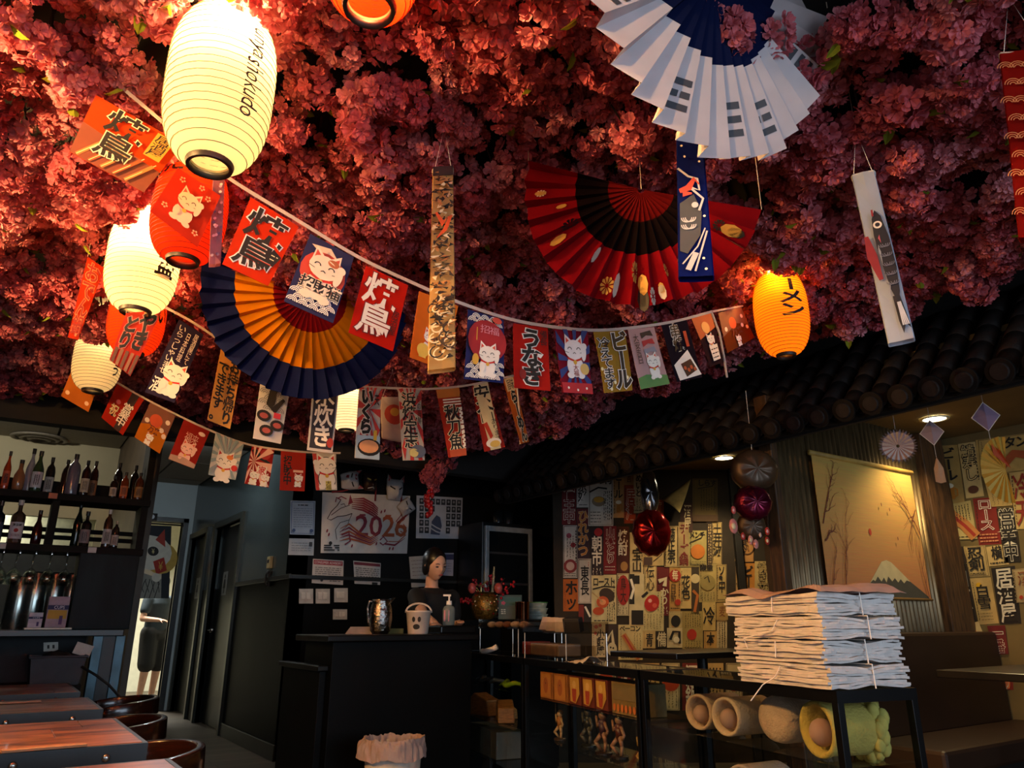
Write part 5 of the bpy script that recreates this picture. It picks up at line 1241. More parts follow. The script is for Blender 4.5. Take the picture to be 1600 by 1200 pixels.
# things on the right booth table
q = on_z(1565, 1037, .84)
def tray(loc, label):
    b = thing('condiment_tray', label, 'tray', loc)
    o = MB(); o.box(loc+Vector((0, 0, .012)), (.3, .17, .006), DK, rz=-.2); o.build('tray_base', b, bevel=.002)
    R = Matrix.Rotation(-.2, 3, 'Z'); o = MB()
    for a, s in (((0, .085, .02), (.3, .006, .03)), ((0, -.085, .02), (.3, .006, .03)), ((.15, 0, .02), (.006, .17, .03)), ((-.15, 0, .02), (.006, .17, .03))): o.box(loc+R @ Vector(a), s, M('#c9c4b4', .25), rz=-.2)
    o.build('rim', b)
    o = MB()
    for x in (-.1, .1): o.box(loc+R @ Vector((x, 0, .0045)), (.02, .15, .009), DK, rz=-.2)
    o.build('foot', b)
q = Vector((4.72, 1.62, .841)); tray(q, 'black condiment tray with pale rim on the right booth table')
nb = q+Vector((.04, -.02, .016))
b = thing('napkin_box', 'chrome napkin box standing in the condiment tray', 'napkin box', nb)
o = MB(); o.box(nb+Vector((0, 0, .055)), (.09, .12, .11), M('#b5ad9c', .2, .9)); o.build('box_body', b, bevel=.006)
o = MB(); o.box(nb+Vector((0, 0, .112)), (.05, .09, .012), WHITE); o.build('napkin', b)
# leaning menu card on the wall ledge
cs = [WR(1508, 977), WR(1533, 971), WR(1562, 1024), WR(1527, 1024)]
nrm = Vector((-1, 0, 0)); cs = [p_+nrm*(.10 if i > 1 else .04) for i, p_ in enumerate(cs)]
p = Panel(*cs); o = p.sheet('menu_card', M('#b9a070', .8)); tag(o, 'tan menu card with katakana leaning behind the condiment tray', 'menu card')
p.text('カル', .25, .1, .7, .75, hexm('#6a4a2a'), off=0); p.line([(.62, .2), (.66, .32)], .06, hexm('#b0541c')); p.line([(.6, .55), (.64, .66)], .05, hexm('#b0541c')); p.build(o)

# ------------------------------------------------------------------ hanging paper ornaments under the awning
def string_up(t, p, z1, nm='hanging_string'):
    o = MB(); o.tube([p, (p.x, p.y, z1)], .0014, M('#b8b0a4'), 4); o.build(nm, t)
def ornament_at(x, y, X): return on_x(x, y, X)
c = ornament_at(1403, 697, 3.75); n = Vector((CAM.x-c.x, CAM.y-c.y, 0)).normalized(); r_ = Vector((0, 0, 1)).cross(n)
t = thing('paper_rosette', 'round white pleated paper rosette hanging under the awning', 'paper ornament', c)
for k in range(18):
    a0 = 2*PI*k/18; a1 = a0+PI/18*1.05; a2 = 2*PI*(k+1)/18; R_ = .092
    D = lambda a, r, o: c+(r_*math.cos(a)+Vector((0, 0, 1))*math.sin(a))*r+n*o
    o = MB(); o.add([D(a0, .008, 0), D(a0, R_*.8, .008), D(a1, R_*.8, -.008), D(a1, .008, -.002)], [(0, 1, 2, 3)], cloth_mat('#d9cbc6', .3)); o.add([D(a1, .008, -.002), D(a1, R_*.8, -.008), D(a2, R_*.8, .008), D(a2, .008, 0)], [(0, 1, 2, 3)], cloth_mat('#b79a98', .3))
    o.add([D(a0, R_*.8, .008), D((a0+a1)/2, R_, .004), D(a1, R_*.8, -.008)], [(0, 1, 2)], cloth_mat('#8a7a80', .3)); o.add([D(a1, R_*.8, -.008), D((a1+a2)/2, R_, .004), D(a2, R_*.8, .008)], [(0, 1, 2)], cloth_mat('#8a7a80', .3))
    o.build('paper_pleat', t)
string_up(t, c+Vector((0, 0, .09)), 2.36); 
def kite(x, y, X, s, label, tail_px, tail, col='#a8949c'):
    c = ornament_at(x, y, X); t = thing('paper_kite', label, 'paper ornament', c)
    U = Vector((0, 0, 1)); q = [c+U*s, c+r_*s*.82, c-U*s, c-r_*s*.82]
    o = MB(); cc = c+n*.02
    for i in range(4): o.add([q[i], q[(i+1) % 4], cc], [(0, 1, 2)], cloth_mat(col, .35))
    o.build('kite_paper', t, solid=.0008)
    o = MB(); o.tube(q, .0025, M('#d8cfc4'), 5, closed=True); o.build('edge_frame', t)
    string_up(t, c+U*s, 2.355)
    d = ornament_at(*tail_px, X); o = MB(); o.tube([c-U*s, Vector((c.x, c.y, d.z))], .0014, M('#b8b0a4'), 4); o.build('tail_string', t)
    tail(t, Vector((c.x, c.y, d.z)))
def fish_tail(t, p):
    o = MB(); U = Vector((0, 0, 1))
    o.add([p, p-U*.06+r_*.022+n*.01, p-U*.13+r_*.024, p-U*.135, p-U*.06+n*.02, p-U*.06-r_*.02+n*.01, p-U*.125-r_*.022], [(0, 1, 4), (1, 2, 3, 4), (0, 4, 5), (4, 3, 6, 5)], cloth_mat('#c9a88a', .3)); o.build('folded_tail', t, solid=.0008)
kite(1456, 676, 3.85, .066, 'pale paper kite beside the bright downlight', (1458, 715), fish_tail)
def gold_fan(t, p):
    U = Vector((0, 0, 1)); c0 = p-U*.13+r_*.035
    for k in range(12):
        a0 = PI*.42+PI*1.12*k/12; a1 = PI*.42+PI*1.12*(k+.5)/12; a2 = PI*.42+PI*1.12*(k+1)/12
        D = lambda a, o: c0+(r_*math.cos(a)*.62+U*math.sin(a))*.155+n*o
        o = MB(); o.add([c0, D(a0, .012), D(a1, -.008)], [(0, 1, 2)], cloth_mat('#d8c06a', .35)); o.add([c0, D(a1, -.008), D(a2, .012)], [(0, 1, 2)], cloth_mat('#bfa04c', .35)); o.build('fan_pleat', t)
    o = MB(); o.add([p, p-U*.05+r_*.03+n*.02, p-U*.13+r_*.055+n*.02, p-U*.06-r_*.002+n*.02], [(0, 1, 2, 3)], cloth_mat('#b8583c', .3)); o.build('folded_tail', t, solid=.0008)
kite(1540, 651, 3.75, .07, 'lilac paper kite above the gold half fan', (1549, 692), gold_fan, '#8f7a94')

# ------------------------------------------------------------------ foil balloons hanging in the booths
FOILG = M('#9a9a9e', .18, .9, var=.1); FOILR = M('#8c1216', .2, .8, var=.3, scale=9); FOILM = M('#6a1030', .25, .7, var=.4, scale=9); FOILT = M('#4d3a28', .35, .4, var=.1)
def pillow(c, w, h, d, m, t, nm, seed=0, puck=.1):
    """pillow-like foil balloon with a crimped seam"""
    rs = random.Random(seed); o = MB(); NU, NV = 28, 10; U = Vector((0, 0, 1)); vs = []
    for j in range(NV+1):
        f = -1+2*j/NV
        for i in range(NU):
            a = 2*PI*i/NU; rr = math.cos(f*PI/2)**.5 if abs(f) < 1 else 0
            rr = max(rr, .02); cr = 1+puck*.35*math.cos(a*14)*(1-abs(f))
            p_ = c+(r_*math.cos(a)*w+U*math.sin(a)*h)*(rr*cr)+n*(d*math.sin(f*PI/2)*(1+.06*math.sin(a*7+seed)))
            vs.append(p_)
    o.add(vs, [(j*NU+i, j*NU+(i+1) % NU, (j+1)*NU+(i+1) % NU, (j+1)*NU+i) for j in range(NV) for i in range(NU)], m)
    return o.build(nm, t, smooth=True)
c0 = W1(1015, 770, .5); n = -FH; r_ = RT.copy()
t = thing('foil_balloon', 'silver and red foil balloon hanging before the poster wall', 'balloon', c0)
pillow(c0, .075, .2, .06, FOILG, t, 'silver_lobe', 1); pillow(W1(1018, 832, .5), .155, .19, .1, FOILR, t, 'red_lobe', 2); pillow(W1(1000, 838, .46), .035, .14, .03, M('#5a5c64', .2, .8), t, 'grey_lobe', 3); pillow(W1(1014, 797, .42), .04, .045, .03, M('#23232e', .3, .5), t, 'knot', 4)
o = MB(); o.tube([c0+Vector((0, 0, .19)), (c0.x, c0.y, 2.36)], .0014, WHITE, 4); o.build('ribbon', t)
c1 = W1(1178, 735, 2.35)
t = thing('foil_balloon', 'taupe and magenta foil balloon hanging left of the corrugated sheet', 'balloon', c1)
pillow(c1, .135, .12, .07, FOILT, t, 'upper_lobe', 1, .03); pillow(W1(1176, 786, 2.36), .105, .1, .07, FOILM, t, 'magenta_lobe', 2); pillow(W1(1174, 822, 2.3), .08, .085, .045, FOILT, t, 'lower_lobe', 3, .03)
o = MB(); o.tube([c1+Vector((0, 0, .11)), (c1.x, c1.y, 2.36)], .0014, WHITE, 4); o.build('ribbon', t)
t = thing('charm_garland', 'curved garland of small pink and red charms round the taupe balloon', 'garland', W1(1190, 850, 2.4))
gp = [(1146, 795), (1142, 818), (1148, 830), (1160, 840), (1172, 846), (1186, 842), (1196, 835), (1200, 828), (1200, 805)]
o = MB(); o.tube([W1(x, y, 2.42) for x, y in gp], .0015, INK, 4); o.build('cord', t)
for k, (x, y, s, h) in enumerate(((1146, 797, .03, '#d0605a'), (1146, 822, .055, '#e08a80'), (1161, 838, .028, '#b83a34'), (1173, 844, .034, '#e59a8a'), (1181, 850, .034, '#e59a8a'), (1188, 836, .018, '#e6b0a4'), (1199, 830, .03, '#c03a30'), (1199, 845, .03, '#a8322a'))):
    o = MB(); o.ball(W1(x, y, 2.44), (s*.6, s*.22, s*.75), M(h, .3, var=.1), 12, 8); o.ball(W1(x, y, 2.46), (s*.3, s*.15, s*.34), M('#f0d8a8' if k % 2 else '#e0a0a0', .3), 10, 6); o.build('charm', t, smooth=True)
# ------------------------------------------------------------------ notices and masks on the wall behind the counter
WB = lambda x, y: on_y(x, y, WY-.01)
def notice(cs, bg, label, art, name='notice_sheet', cat_='notice', fn=WB, thick=.001):
    if len(cs) == 2:
        (x0, y0), (x1, y1) = cs; cs = [(x0, y0), (x1, y0), (x1, y1), (x0, y1)]
    p = Panel(*[fn(x, y) for x, y in cs]); o = p.sheet(name, M(bg, .7, var=.05), None, thick); tag(o, label, cat_); art(p); p.build(o); return o
BL = hexm('#3c4a66')
notice([(454, 782), (493, 783), (491, 836), (453, 835)], '#a9afbc', 'framed bluish licence sheet left of the horse poster', A(L([(.05, .04), (.95, .04), (.95, .96), (.05, .96), (.05, .04)], .02, '#4a5a80'), S(.3, .1, .7, .16, 1, BLK, .03, False), S(.12, .2, .88, .8, 9, '#5a6070', .012, False), E(.14, .88, .05, '#4a5a80'), E(.86, .88, .05, '#4a5a80')))
notice([(452, 841), (491, 842), (490, 868), (450, 867)], '#a9a9ad', 'small white certificate below the licence sheet', A(S(.1, .2, .9, .8, 4, '#5a5a60', .025, False), Rr(.8, .2, .92, .45, '#3a3a40')))
def horse(p):
    R1 = hexm('#7c2234'); R2 = hexm('#9c4a26'); D = hexm('#3a1c22')
    C = lambda pts, w, m: p.line(pts, w, m)
    C([(.2, .12), (.16, .22), (.1, .32), (.06, .44), (.1, .46), (.17, .40), (.26, .38), (.33, .34)], .014, D); C([(.1, .38), (.2, .26), (.3, .2)], .012, D); C([(.2, .2), (.24, .18), (.25, .22)], .012, D)
    p.poly([(.28, .2), (.3, .02), (.335, .16)], R1); C([(.33, .34), (.3, .45), (.2, .5), (.15, .62), (.17, .78)], .01, D); C([(.3, .45), (.28, .55), (.2, .66)], .008, D)
    for k in range(6): C([(.32, .1+.03*k), (.45, .08+.04*k), (.56, .16+.04*k), (.62, .24+.035*k), (.58, .3+.03*k)], [.01, .034, .03, .02, .006], R1)
    C([(.2, .12), (.15, .08), (.14, .16)], .02, R1); C([(.26, .1), (.2, .06), (.16, .1)], .018, R1)
    for i, (ch, u0, m) in enumerate((('2', .37, R1), ('0', .53, R1), ('2', .68, R2), ('6', .83, R2))): p.words(ch, u0, .36, u0+.15, .72, m, off=.012)
    C([(.4, .42), (.42, .36), (.48, .36)], .03, R1); C([(.7, .42), (.72, .36), (.78, .36)], .03, R2); C([(.93, .5), (.97, .56), (.95, .66), (.9, .62)], .02, R2); C([(.84, .46), (.9, .34), (.93, .44)], .018, R1)
    for k in range(5): C([(.2, .6+.05*k), (.3, .52+.06*k), (.42, .66+.035*k), (.55, .74+.03*k), (.64, .66+.03*k)], [.006, .03, .03, .024, .005], R1 if k % 2 else R2)
    C([(.22, .7), (.3, .66), (.32, .8), (.26, .86)], .026, R1); C([(.66, .78), (.7, .72), (.75, .8), (.7, .86), (.66, .82)], .022, R1); C([(.72, .84), (.84, .86), (.96, .74)], [.03, .03, .005], R1); C([(.76, .8), (.88, .8), (.97, .68)], .015, R2)
    for u, v in ((.06, .64), (.08, .7), (.34, .88), (.62, .84), (.78, .92), (.82, .92), (.52, .3), (.66, .3), (.7, .28)): p.ell(u, v, .014, R1, .03, rot=.3)
    p.ell(.1, .84, .03, INK); p.scribble(.03, .86, .2, .97, 3, INK, .02, 3)
notice([(504, 769), (641, 775), (636, 865), (501, 864)], '#c2b9b4', 'large white new year poster with swirling red horse and 2026', horse, 'horse_poster', 'poster', thick=.004)
def collage(p):
    for i in range(8):
        for j in range(5):
            if 2 <= i <= 4 and j > 0 and not (i == 2 and j < 2): continue
            if i > 5 and j == 4: continue
            p.rect(.06+.115*i, .06+.17*j, .15+.115*i, .2+.17*j, hexm(['#20242c', '#2c3138', '#171a20'][(i+j) % 3])); p.ell(.105+.115*i, .12+.17*j, .03, hexm('#8a8a90'))
    p.poly([(.3, .9), (.32, .6), (.42, .45), (.5, .5), (.54, .7), (.5, .92)], hexm('#39425c')); p.line([(.3, .66), (.42, .74), (.54, .8)], .03, hexm('#a9adb8')); p.line([(.3, .76), (.42, .84), (.54, .88)], .03, hexm('#a9adb8'))
notice([(651, 774), (723, 778), (721, 842), (650, 841)], '#a9acb6', 'white photo collage poster of small portraits right of the horse poster', collage, 'collage_poster', 'poster', thick=.003)
notice([(489, 873), (537, 876), (536, 914), (487, 911)], '#b3aaa6', 'consumer advisory notice with red header above the light switches', A(Rr(.03, .04, .97, .22, '#8e2430'), lambda p: p.words('CONSUMER ADVISORY', .06, .08, .94, .18, hexm('#d6cccc')), S(.08, .3, .92, .72, 5, '#4a4448', .025, False), E(.3, .86, .06, '#2a2628'), S(.55, .84, .9, .9, 1, '#4a4448', .03, False)))
notice([(552, 876), (595, 880), (594, 914), (554, 912)], '#b5ada8', 'white notice with dark red header right of the consumer advisory', A(Rr(.02, .04, .98, .17, '#6a2430'), S(.06, .26, .94, .8, 6, '#3a3436', .03, False), Rr(.66, .9, .88, 1, '#161617')))
notice([(639, 870), (668, 868), (669, 916), (643, 918)], '#a9a39c', 'handwritten sheet on wall behind the woman', S(.1, .08, .85, .8, 6, '#6a4a52', .015, False))
notice([(690, 864), (709, 864), (708, 900), (690, 899)], '#8e8ea0', 'sheet with dark blue header right of the woman', A(Rr(.0, .06, 1, .3, '#2a2c50'), S(.2, .42, .8, .85, 4, '#5a5a70', .02, False)))
for k, ((x0, y0), (x1, y1), nt_) in enumerate((((467, 920), (489, 943), 2), ((493, 920), (515, 943), 2), ((522, 919), (543, 941), 1), ((520, 952), (542, 968), 3))):
    p = Panel(WB(x0, y0), WB(x1, y0), WB(x1, y1), WB(x0, y1)); p.c = [q+p.n*.006 for q in p.c]
    t = thing('light_switch', ['double light switch plate, leftmost under the advisory', 'double light switch plate, second from left under the advisory', 'blank wide rocker switch plate under the advisory, topmost right', 'wall outlet plate below the row of switches'][k], 'switch', WB(x0, y1))
    p.sheet('switch_plate', M('#b0a8a0', .5), t, thick=.006)
    for i in range(nt_):
        a = .14+.74/nt_*i; q = MB(); w = .6/nt_
        q.add([p.pt(a, .25, .001), p.pt(a+w, .25, .001), p.pt(a+w, .75, .001), p.pt(a, .75, .001), p.pt(a+.02, .3, .006), p.pt(a+w-.02, .3, .006), p.pt(a+w-.02, .7, .004), p.pt(a+.02, .7, .004)], [(4, 5, 6, 7), (0, 1, 5, 4), (1, 2, 6, 5), (2, 3, 7, 6), (3, 0, 4, 7)], M('#c6beb4', .4)); q.build('rocker' if nt_ < 3 else 'socket', t)
th = on_x(424, 879, WX); t = thing('thermostat', 'small cream thermostat on the hall wall near the corner', 'thermostat', th)
q = MB(); q.box(th+Vector((-.015, 0, 0)), (.03, .1, .11), M('#a38f62', .5)); q.build('case', t, bevel=.006); q = MB(); q.box(th+Vector((-.032, 0, .01)), (.004, .05, .03), INK); q.build('display', t)
ph = on_x(421, 905, WX); t = thing('wall_phone', 'black phone handset hooked below the thermostat', 'phone', ph)
q = MB(); q.tube([ph+Vector((-.02, -.02, .07)), ph+Vector((-.035, 0, .04)), ph+Vector((-.035, 0, -.03)), ph+Vector((-.02, -.02, -.06))], [.015, .009, .009, .015], INK, 10); q.build('handset', t, smooth=True); q = MB(); q.box(ph+Vector((-.008, 0, 0)), (.016, .06, .14), INK); q.build('cradle', t, bevel=.005)
# fox and demon masks hung on the wall
def mask(cpx, w, h, label, base, marks, rot=0.0, out=.06, ears=True):
    c = WB(*cpx); c.y -= .03; t = thing('festival_mask', label, 'mask', c); Rm = Matrix.Rotation(rot, 3, 'Y')
    def sp(u, v):
        a = (u-.5)*PI*.95; b = (v-.5)*PI*.95
        x = math.sin(a)*w*(1-.38*max(0, v-.5)*1.6); z = -math.sin(b)*h
        y = -out*math.cos(a)*math.cos(b)-.05*math.exp(-((u-.5)/.1)**2-((v-.68)/.14)**2)
        return c+Rm @ Vector((x, y, z))
    q = MB(); q.grid(sp, 16, 14, base); q.build('mask_face', t, smooth=True, solid=.003)
    if ears:
        for s in (-1, 1):
            q = MB(); b0 = Vector((s*w*.35, -.02, h*.75)); b1 = Vector((s*w*.98, -.01, h*.35)); tp = Vector((s*w*1.05, -.03, h*1.45))
            q.add([c+Rm @ v for v in (b0, b1, tp, Vector((s*w*.7, -.055, h*.7)))], [(0, 3, 2), (3, 1, 2), (0, 2, 1)], base); i0 = b0.lerp(tp, .3)+Vector((s*.006, -.022, 0)); q.add([c+Rm @ v for v in (i0, b1.lerp(tp, .3)+Vector((0, -.024, 0)), tp.lerp(b0, .18)+Vector((0, -.012, 0)))], [(0, 1, 2)], hexm('#9c3a40')); q.build('ear', t)
    for pts, wd, m in marks:
        q = MB(); vs = []; n_ = len(pts)
        for i in range(n_):
            d = Vector(pts[min(i+1, n_-1)])-Vector(pts[max(i-1, 0)]); d = Vector((-d.y, d.x)); d = d.normalized()*wd*.5
            for sg in (1, -1):
                u, v = pts[i][0]+d.x*sg, pts[i][1]+d.y*sg; p_ = sp(u, v); vs.append(p_+Vector((0, -.004, 0)))
        q.add(vs, [(2*i, 2*i+2, 2*i+3, 2*i+1) for i in range(n_-1)], m); q.build('painted_line', t)
    q = MB(); q.tube([c+Rm @ Vector((w*.9, .0, 0)), c+Rm @ Vector((w*1.05, .02, -h*.8)), c+Rm @ Vector((w*1.05, .02, -h*2.0))], .008, hexm('#7a1a1e'), 6); q.build('red_tassel', t)
    return t
WM = M('#b8b4b8', .35, var=.05); EYES = [([(.22, .42), (.32, .47), (.42, .52)], .05, INK), ([(.78, .42), (.68, .47), (.58, .52)], .05, INK), ([(.46, .88), (.5, .86), (.54, .88)], .02, hexm('#8a2430'))]
mask((614, 766), .085, .1, 'white fox mask hung on the upper right of the horse poster', WM, EYES)
mask((632, 793), .07, .075, 'tilted white fox mask half below the other on the poster corner', WM, EYES, rot=.9, ears=False)
mask((544, 752), .085, .085, 'white fox mask with red stripes lying sideways above the horse poster', WM, EYES+[([(.1, .3), (.3, .25), (.5, .3)], .12, hexm('#8e2028')), ([(.1, .6), (.3, .62), (.4, .7)], .1, hexm('#8e2028'))], rot=1.4)
mask((576, 754), .07, .085, 'dark brown demon mask between two fox masks', M('#2a1512', .35), [([(.25, .4), (.42, .46)], .05, M('#c9a24a', .4)), ([(.75, .4), (.58, .46)], .05, M('#c9a24a', .4)), ([(.3, .8), (.5, .76), (.7, .8)], .04, WHITE)], ears=False)

# ------------------------------------------------------------------ counter
CB = M('#050607', .5, var=.2, scale=3, spec=.12); CBT = M('#0b0b0b', .3, var=.1, spec=.3)
t = thing('service_counter', 'black service counter in front of the woman', 'counter', (2.1, 4.4, 0))
q = MB(); q.span((1.6, 4.15, .0), (2.5, 4.6, .955), CB); q.build('counter_body', t, bevel=.004)
q = MB(); q.span((1.55, 4.1, .955), (2.52, 4.65, .99), CBT); q.build('counter_top', t, bevel=.006)
q = MB(); q.span((1.56, 4.22, .0), (1.6, 4.85, .80), CB); q.build('low_wing', t, bevel=.004)
q = MB(); q.span((1.54, 4.19, .80), (1.6, 4.9, .83), CBT); q.build('wing_top', t, bevel=.005)
def at_y(x, y, Y, z): p = on_y(x, y, Y); p.z = z; return p
# hammered metal pitcher
c = at_y(594, 985, 4.3, .991); r = .063; MET = M('#8f8a86', .16, 1.0, var=.15, scale=40, bump=.8, bscale=45)
t = thing('metal_pitcher', 'hammered steel water pitcher on the counter', 'pitcher', c)
q = MB(); q.lathe([(r*.72, 0), (r*.95, .02), (r*1.08, .08), (r*1.0, .15), (r*.82, .185), (r*.9, .2), (r*.86, .2), (r*.76, .186), (r*.9, .15), (r*.6, .02)], c, MET, 28, caps=False); q.build('pitcher_body', t, smooth=True)
q = MB(); q.add([c+RT*r*.6+Vector((0, 0, .2))-FH*.02, c+RT*r*.6+Vector((0, 0, .2))+FH*.02, c+RT*r*1.35+Vector((0, 0, .212)), c+RT*r*.75+Vector((0, 0, .165))], [(0, 1, 2), (0, 2, 3), (1, 3, 2)], MET); q.build('spout', t)
q = MB(); q.tube([c-RT*r*.8+Vector((0, 0, .185)), c-RT*r*1.15+Vector((0, 0, .19)), c-RT*r*1.3+Vector((0, 0, .15)), c-RT*r*1.15+Vector((0, 0, .07)), c-RT*r*1.0+Vector((0, 0, .05))], .007, MET, 8); q.build('handle', t, smooth=True)
# white tub with painted dark face marks
c = at_y(653, 985, 4.3, .991); PW = M('#c9b8aa', .45, var=.06)
t = thing('white_bucket', 'white plastic bucket with three black spots on the counter', 'bucket', c)
q = MB(); q.lathe([(.058, 0), (.062, .004), (.076, .125), (.08, .127), (.08, .137), (.073, .137), (.06, .01), (0, .008)], c, PW, 30, caps=False); q.build('bucket_body', t, smooth=True)
q = MB(); q.tube([c+RT*.08*math.cos(a)+Vector((0, 0, .125+.055*math.sin(a)))-FH*.0 for a in [PI*i/12 for i in range(13)]], .006, PW, 8); q.build('handle', t, smooth=True)
for du, dz, ru, rz_ in ((-.02, .085, .010, .016), (.014, .085, .010, .016), (-.003, .042, .022, .016)):
    q = MB(); a0 = du/.07; vs = []
    for i in range(14):
        a = 2*PI*i/14; th_ = a0+ru*math.cos(a)/.07; z = dz+rz_*math.sin(a); rr = .062+.014*z/.125+.0015
        vs.append(c+(RT*math.sin(th_)-FH*math.cos(th_))*rr+Vector((0, 0, z)))
    q.add(vs, [tuple(range(14))], INK); q.build('black_spot', t)
# papers beside the pitcher, sponge, sanitizer
c = at_y(565, 988, 4.45, .991); q = MB()
for k in range(6): q.box(c+Vector((0, 0, .004+.007*k)), (.17-.006*k, .12, .006), M('#8d7f78', .8), rz=-.6+.04*k)
o = q.build('paper_pile', None); tag(o, 'small pile of grey papers left of the steel pitcher', 'paper')
c = at_y(618, 985, 4.4, .991); q = MB(); q.box(c+Vector((0, 0, .016)), (.1, .06, .032), M('#5c5426', .8), rz=-.5); tag(q.build('yellow_box', bevel=.004), 'dull yellow card box between pitcher and bucket', 'box')
c = at_y(701, 972, 4.45, 1.04)
q = MB(); q.span((2.36, 4.3, .99), (2.62, 4.62, 1.04), CBT); tag(q.build('card_terminal_stand', bevel=.01), 'low black stand under the pump bottle on the counter', 'stand')
t = thing('pump_bottle', 'clear pump bottle of gel with white nozzle beside the woman', 'bottle', c)
q = MB(); q.lathe([(.036, 0), (.042, .006), (.043, .1), (.036, .118), (.018, .126), (.018, .132)], c, M('#a6aea8', .12, var=.05, trans=.6), 20, sx=1.0, sy=.75); q.build('bottle_body', t, smooth=True)
q = MB(); q.cyl(c+Vector((0, 0, .13)), c+Vector((0, 0, .155)), .019, .017, WHITE); q.cyl(c+Vector((0, 0, .155)), c+Vector((0, 0, .185)), .006, .006, WHITE); q.box(c+Vector((0, 0, .19))-RT*.014, (.05, .018, .012), WHITE, rz=-YAW); q.build('pump', t, smooth=False)
q = MB(); q.box(c-FH*.033+Vector((0, 0, .06))-RT*.012, (.035, .002, .07), M('#b87a8a', .6), rz=-YAW); q.build('label_sticker', t)
q = MB(); pz = at_y(683, 978, 4.5, 1.0); q.box(pz, (.07, .05, .016), M('#1f7a3a', .5), rz=-.4); tag(q.build('green_card_holder', bevel=.003), 'small green card holder under the woman hand', 'card holder')

# ------------------------------------------------------------------ people
def remesh(mb, name, mat_, parent, voxel=.007, it=6):
    o = mb.build('tmp_'+name, None); md = o.modifiers.new('r', 'REMESH'); md.mode = 'VOXEL'; md.voxel_size = voxel
    sm = o.modifiers.new('s', 'SMOOTH'); sm.iterations = it; sm.factor = .5
    me = bpy.data.meshes.new_from_object(o.evaluated_get(bpy.context.evaluated_depsgraph_get()))
    bpy.data.objects.remove(o)
    me.materials.clear(); me.materials.append(mat_); me.polygons.foreach_set('material_index', [0]*len(me.polygons)); me.polygons.foreach_set('use_smooth', [True]*len(me.polygons))
    ob = bpy.data.objects.new(name, me); COL.objects.link(ob); WORLD_LOC[ob] = Vector((0, 0, 0))
    if parent is not None: ob.parent = parent; ob.matrix_parent_inverse = Matrix.Translation(-WORLD_LOC[parent])
    return ob
def limb(mb, pts, rs, m):
    for i in range(len(pts)-1): mb.cyl(pts[i], pts[i+1], rs[i], rs[i+1], m, 14)
    for p_, r_i in zip(pts, rs): mb.ball(p_, r_i, m, 14, 8)
def head_into(mb, c, Rh, m, k=1.0):
    """a head with brow, nose, lips, chin and ears; Rh turns local -y (the face) to its direction"""
    NU, NV = 40, 30; vs = []
    for j in range(NV+1):
        b = -PI/2+PI*j/NV
        for i in range(NU):
            a = 2*PI*i/NU; x = math.cos(b)*math.sin(a); y = -math.cos(b)*math.cos(a); z = math.sin(b)
            fr = max(0, -y); X, Y, Z = x*.073, y*.093, z*.112
            if z < 0: X *= 1+.30*z*abs(z)-.18*(-z)*fr; Y *= 1+.10*z*(1-fr)
            if fr > .3:
                nose = math.exp(-(X/.011)**2-((Z+.012)/.022)**2)*.022; Y -= nose
                Y += math.exp(-((abs(X)-.03)/.014)**2-((Z-.012)/.013)**2)*.010
                Y -= math.exp(-(X/.02)**2-((Z+.05)/.008)**2)*.006
                Y -= math.exp(-(X/.022)**2-((Z+.088)/.02)**2)*.010
                Y -= math.exp(-((abs(X)-.03)/.02)**2-((Z-.03)/.009)**2)*.004
            vs.append(Vector(c)+Rh @ (Vector((X, Y, Z))*k))
    mb.add(vs, [(j*NU+i, j*NU+(i+1) % NU, (j+1)*NU+(i+1) % NU, (j+1)*NU+i) for j in range(NV) for i in range(NU)], m)
    for s in (-1, 1): mb.ball(Vector(c)+Rh @ (Vector((s*.074, .008, -.005))*k), (.012, .02, .032), m, 10, 8, R=Rh)
def hand_into(mb, wrist, fdir, palm_n, m, s=1.0, curl=.5, side=1):
    f = fdir.normalized(); nrm = (palm_n-f*palm_n.dot(f)).normalized(); lat = f.cross(nrm)*side
    pc = wrist+f*.045*s; Rm = Matrix((lat, f, nrm)).transposed()
    mb.ball(pc, (.04*s, .05*s, .017*s), m, 14, 8, R=Rm)
    for i, (off, L_) in enumerate(((-.028, .062), (-.010, .075), (.009, .072), (.027, .056))):
        p0 = wrist+f*.08*s+lat*off*s; d1 = (f*math.cos(curl*.6)+nrm*math.sin(curl*.6)); d2 = (f*math.cos(curl*1.5)+nrm*math.sin(curl*1.5))
        p1 = p0+d1*L_*.55*s; p2 = p1+d2*L_*.5*s; limb(mb, [p0-f*.02*s, p0, p1, p2], [.009*s, .009*s, .0082*s, .007*s], m)
    t0 = wrist+f*.025*s-lat*.03*s; limb(mb, [t0, t0+(f*.5-lat*.8+nrm*.3)*.035*s, t0+(f*.9-lat*.8+nrm*.6)*.055*s], [.012*s, .0105*s, .008*s], m)
SKIN = M('#c39479', .5, var=.05, scale=20); HAIR = M('#120d0b', .35, var=.2, scale=60, stretch=(1, 1, .1)); TEE = M('#0c0c0e', .8, var=.1)
def frame(facing):
    f = Vector(facing); f.z = 0; f.normalize(); side = Vector((0, 0, 1)).cross(f)      # side = the figure's left... right-handed
    return Matrix((-side, -f, Vector((0, 0, 1)))).transposed()
base = Vector((2.62, 4.93, 0)); Rb = frame((-FH*.75+RT*.66)); Bv = lambda x, y, z: base+Rb @ Vector((x, y, z))
w = thing('person', 'woman in black tee with dark tied-back hair looking down behind the counter', 'person', base)
body = MB()
hc = on_y(680, 886, 4.86); hc.z = 1.455
Rh = frame((-FH*.80+RT*.62)) @ Matrix.Rotation(.28, 3, 'X') @ Matrix.Rotation(.06, 3, 'Y')
head_into(body, hc, Rh, SKIN, .98)
limb(body, [hc+Rh @ Vector((0, .03, -.06)), Bv(0, .0, 1.27)], [.043, .05], SKIN)
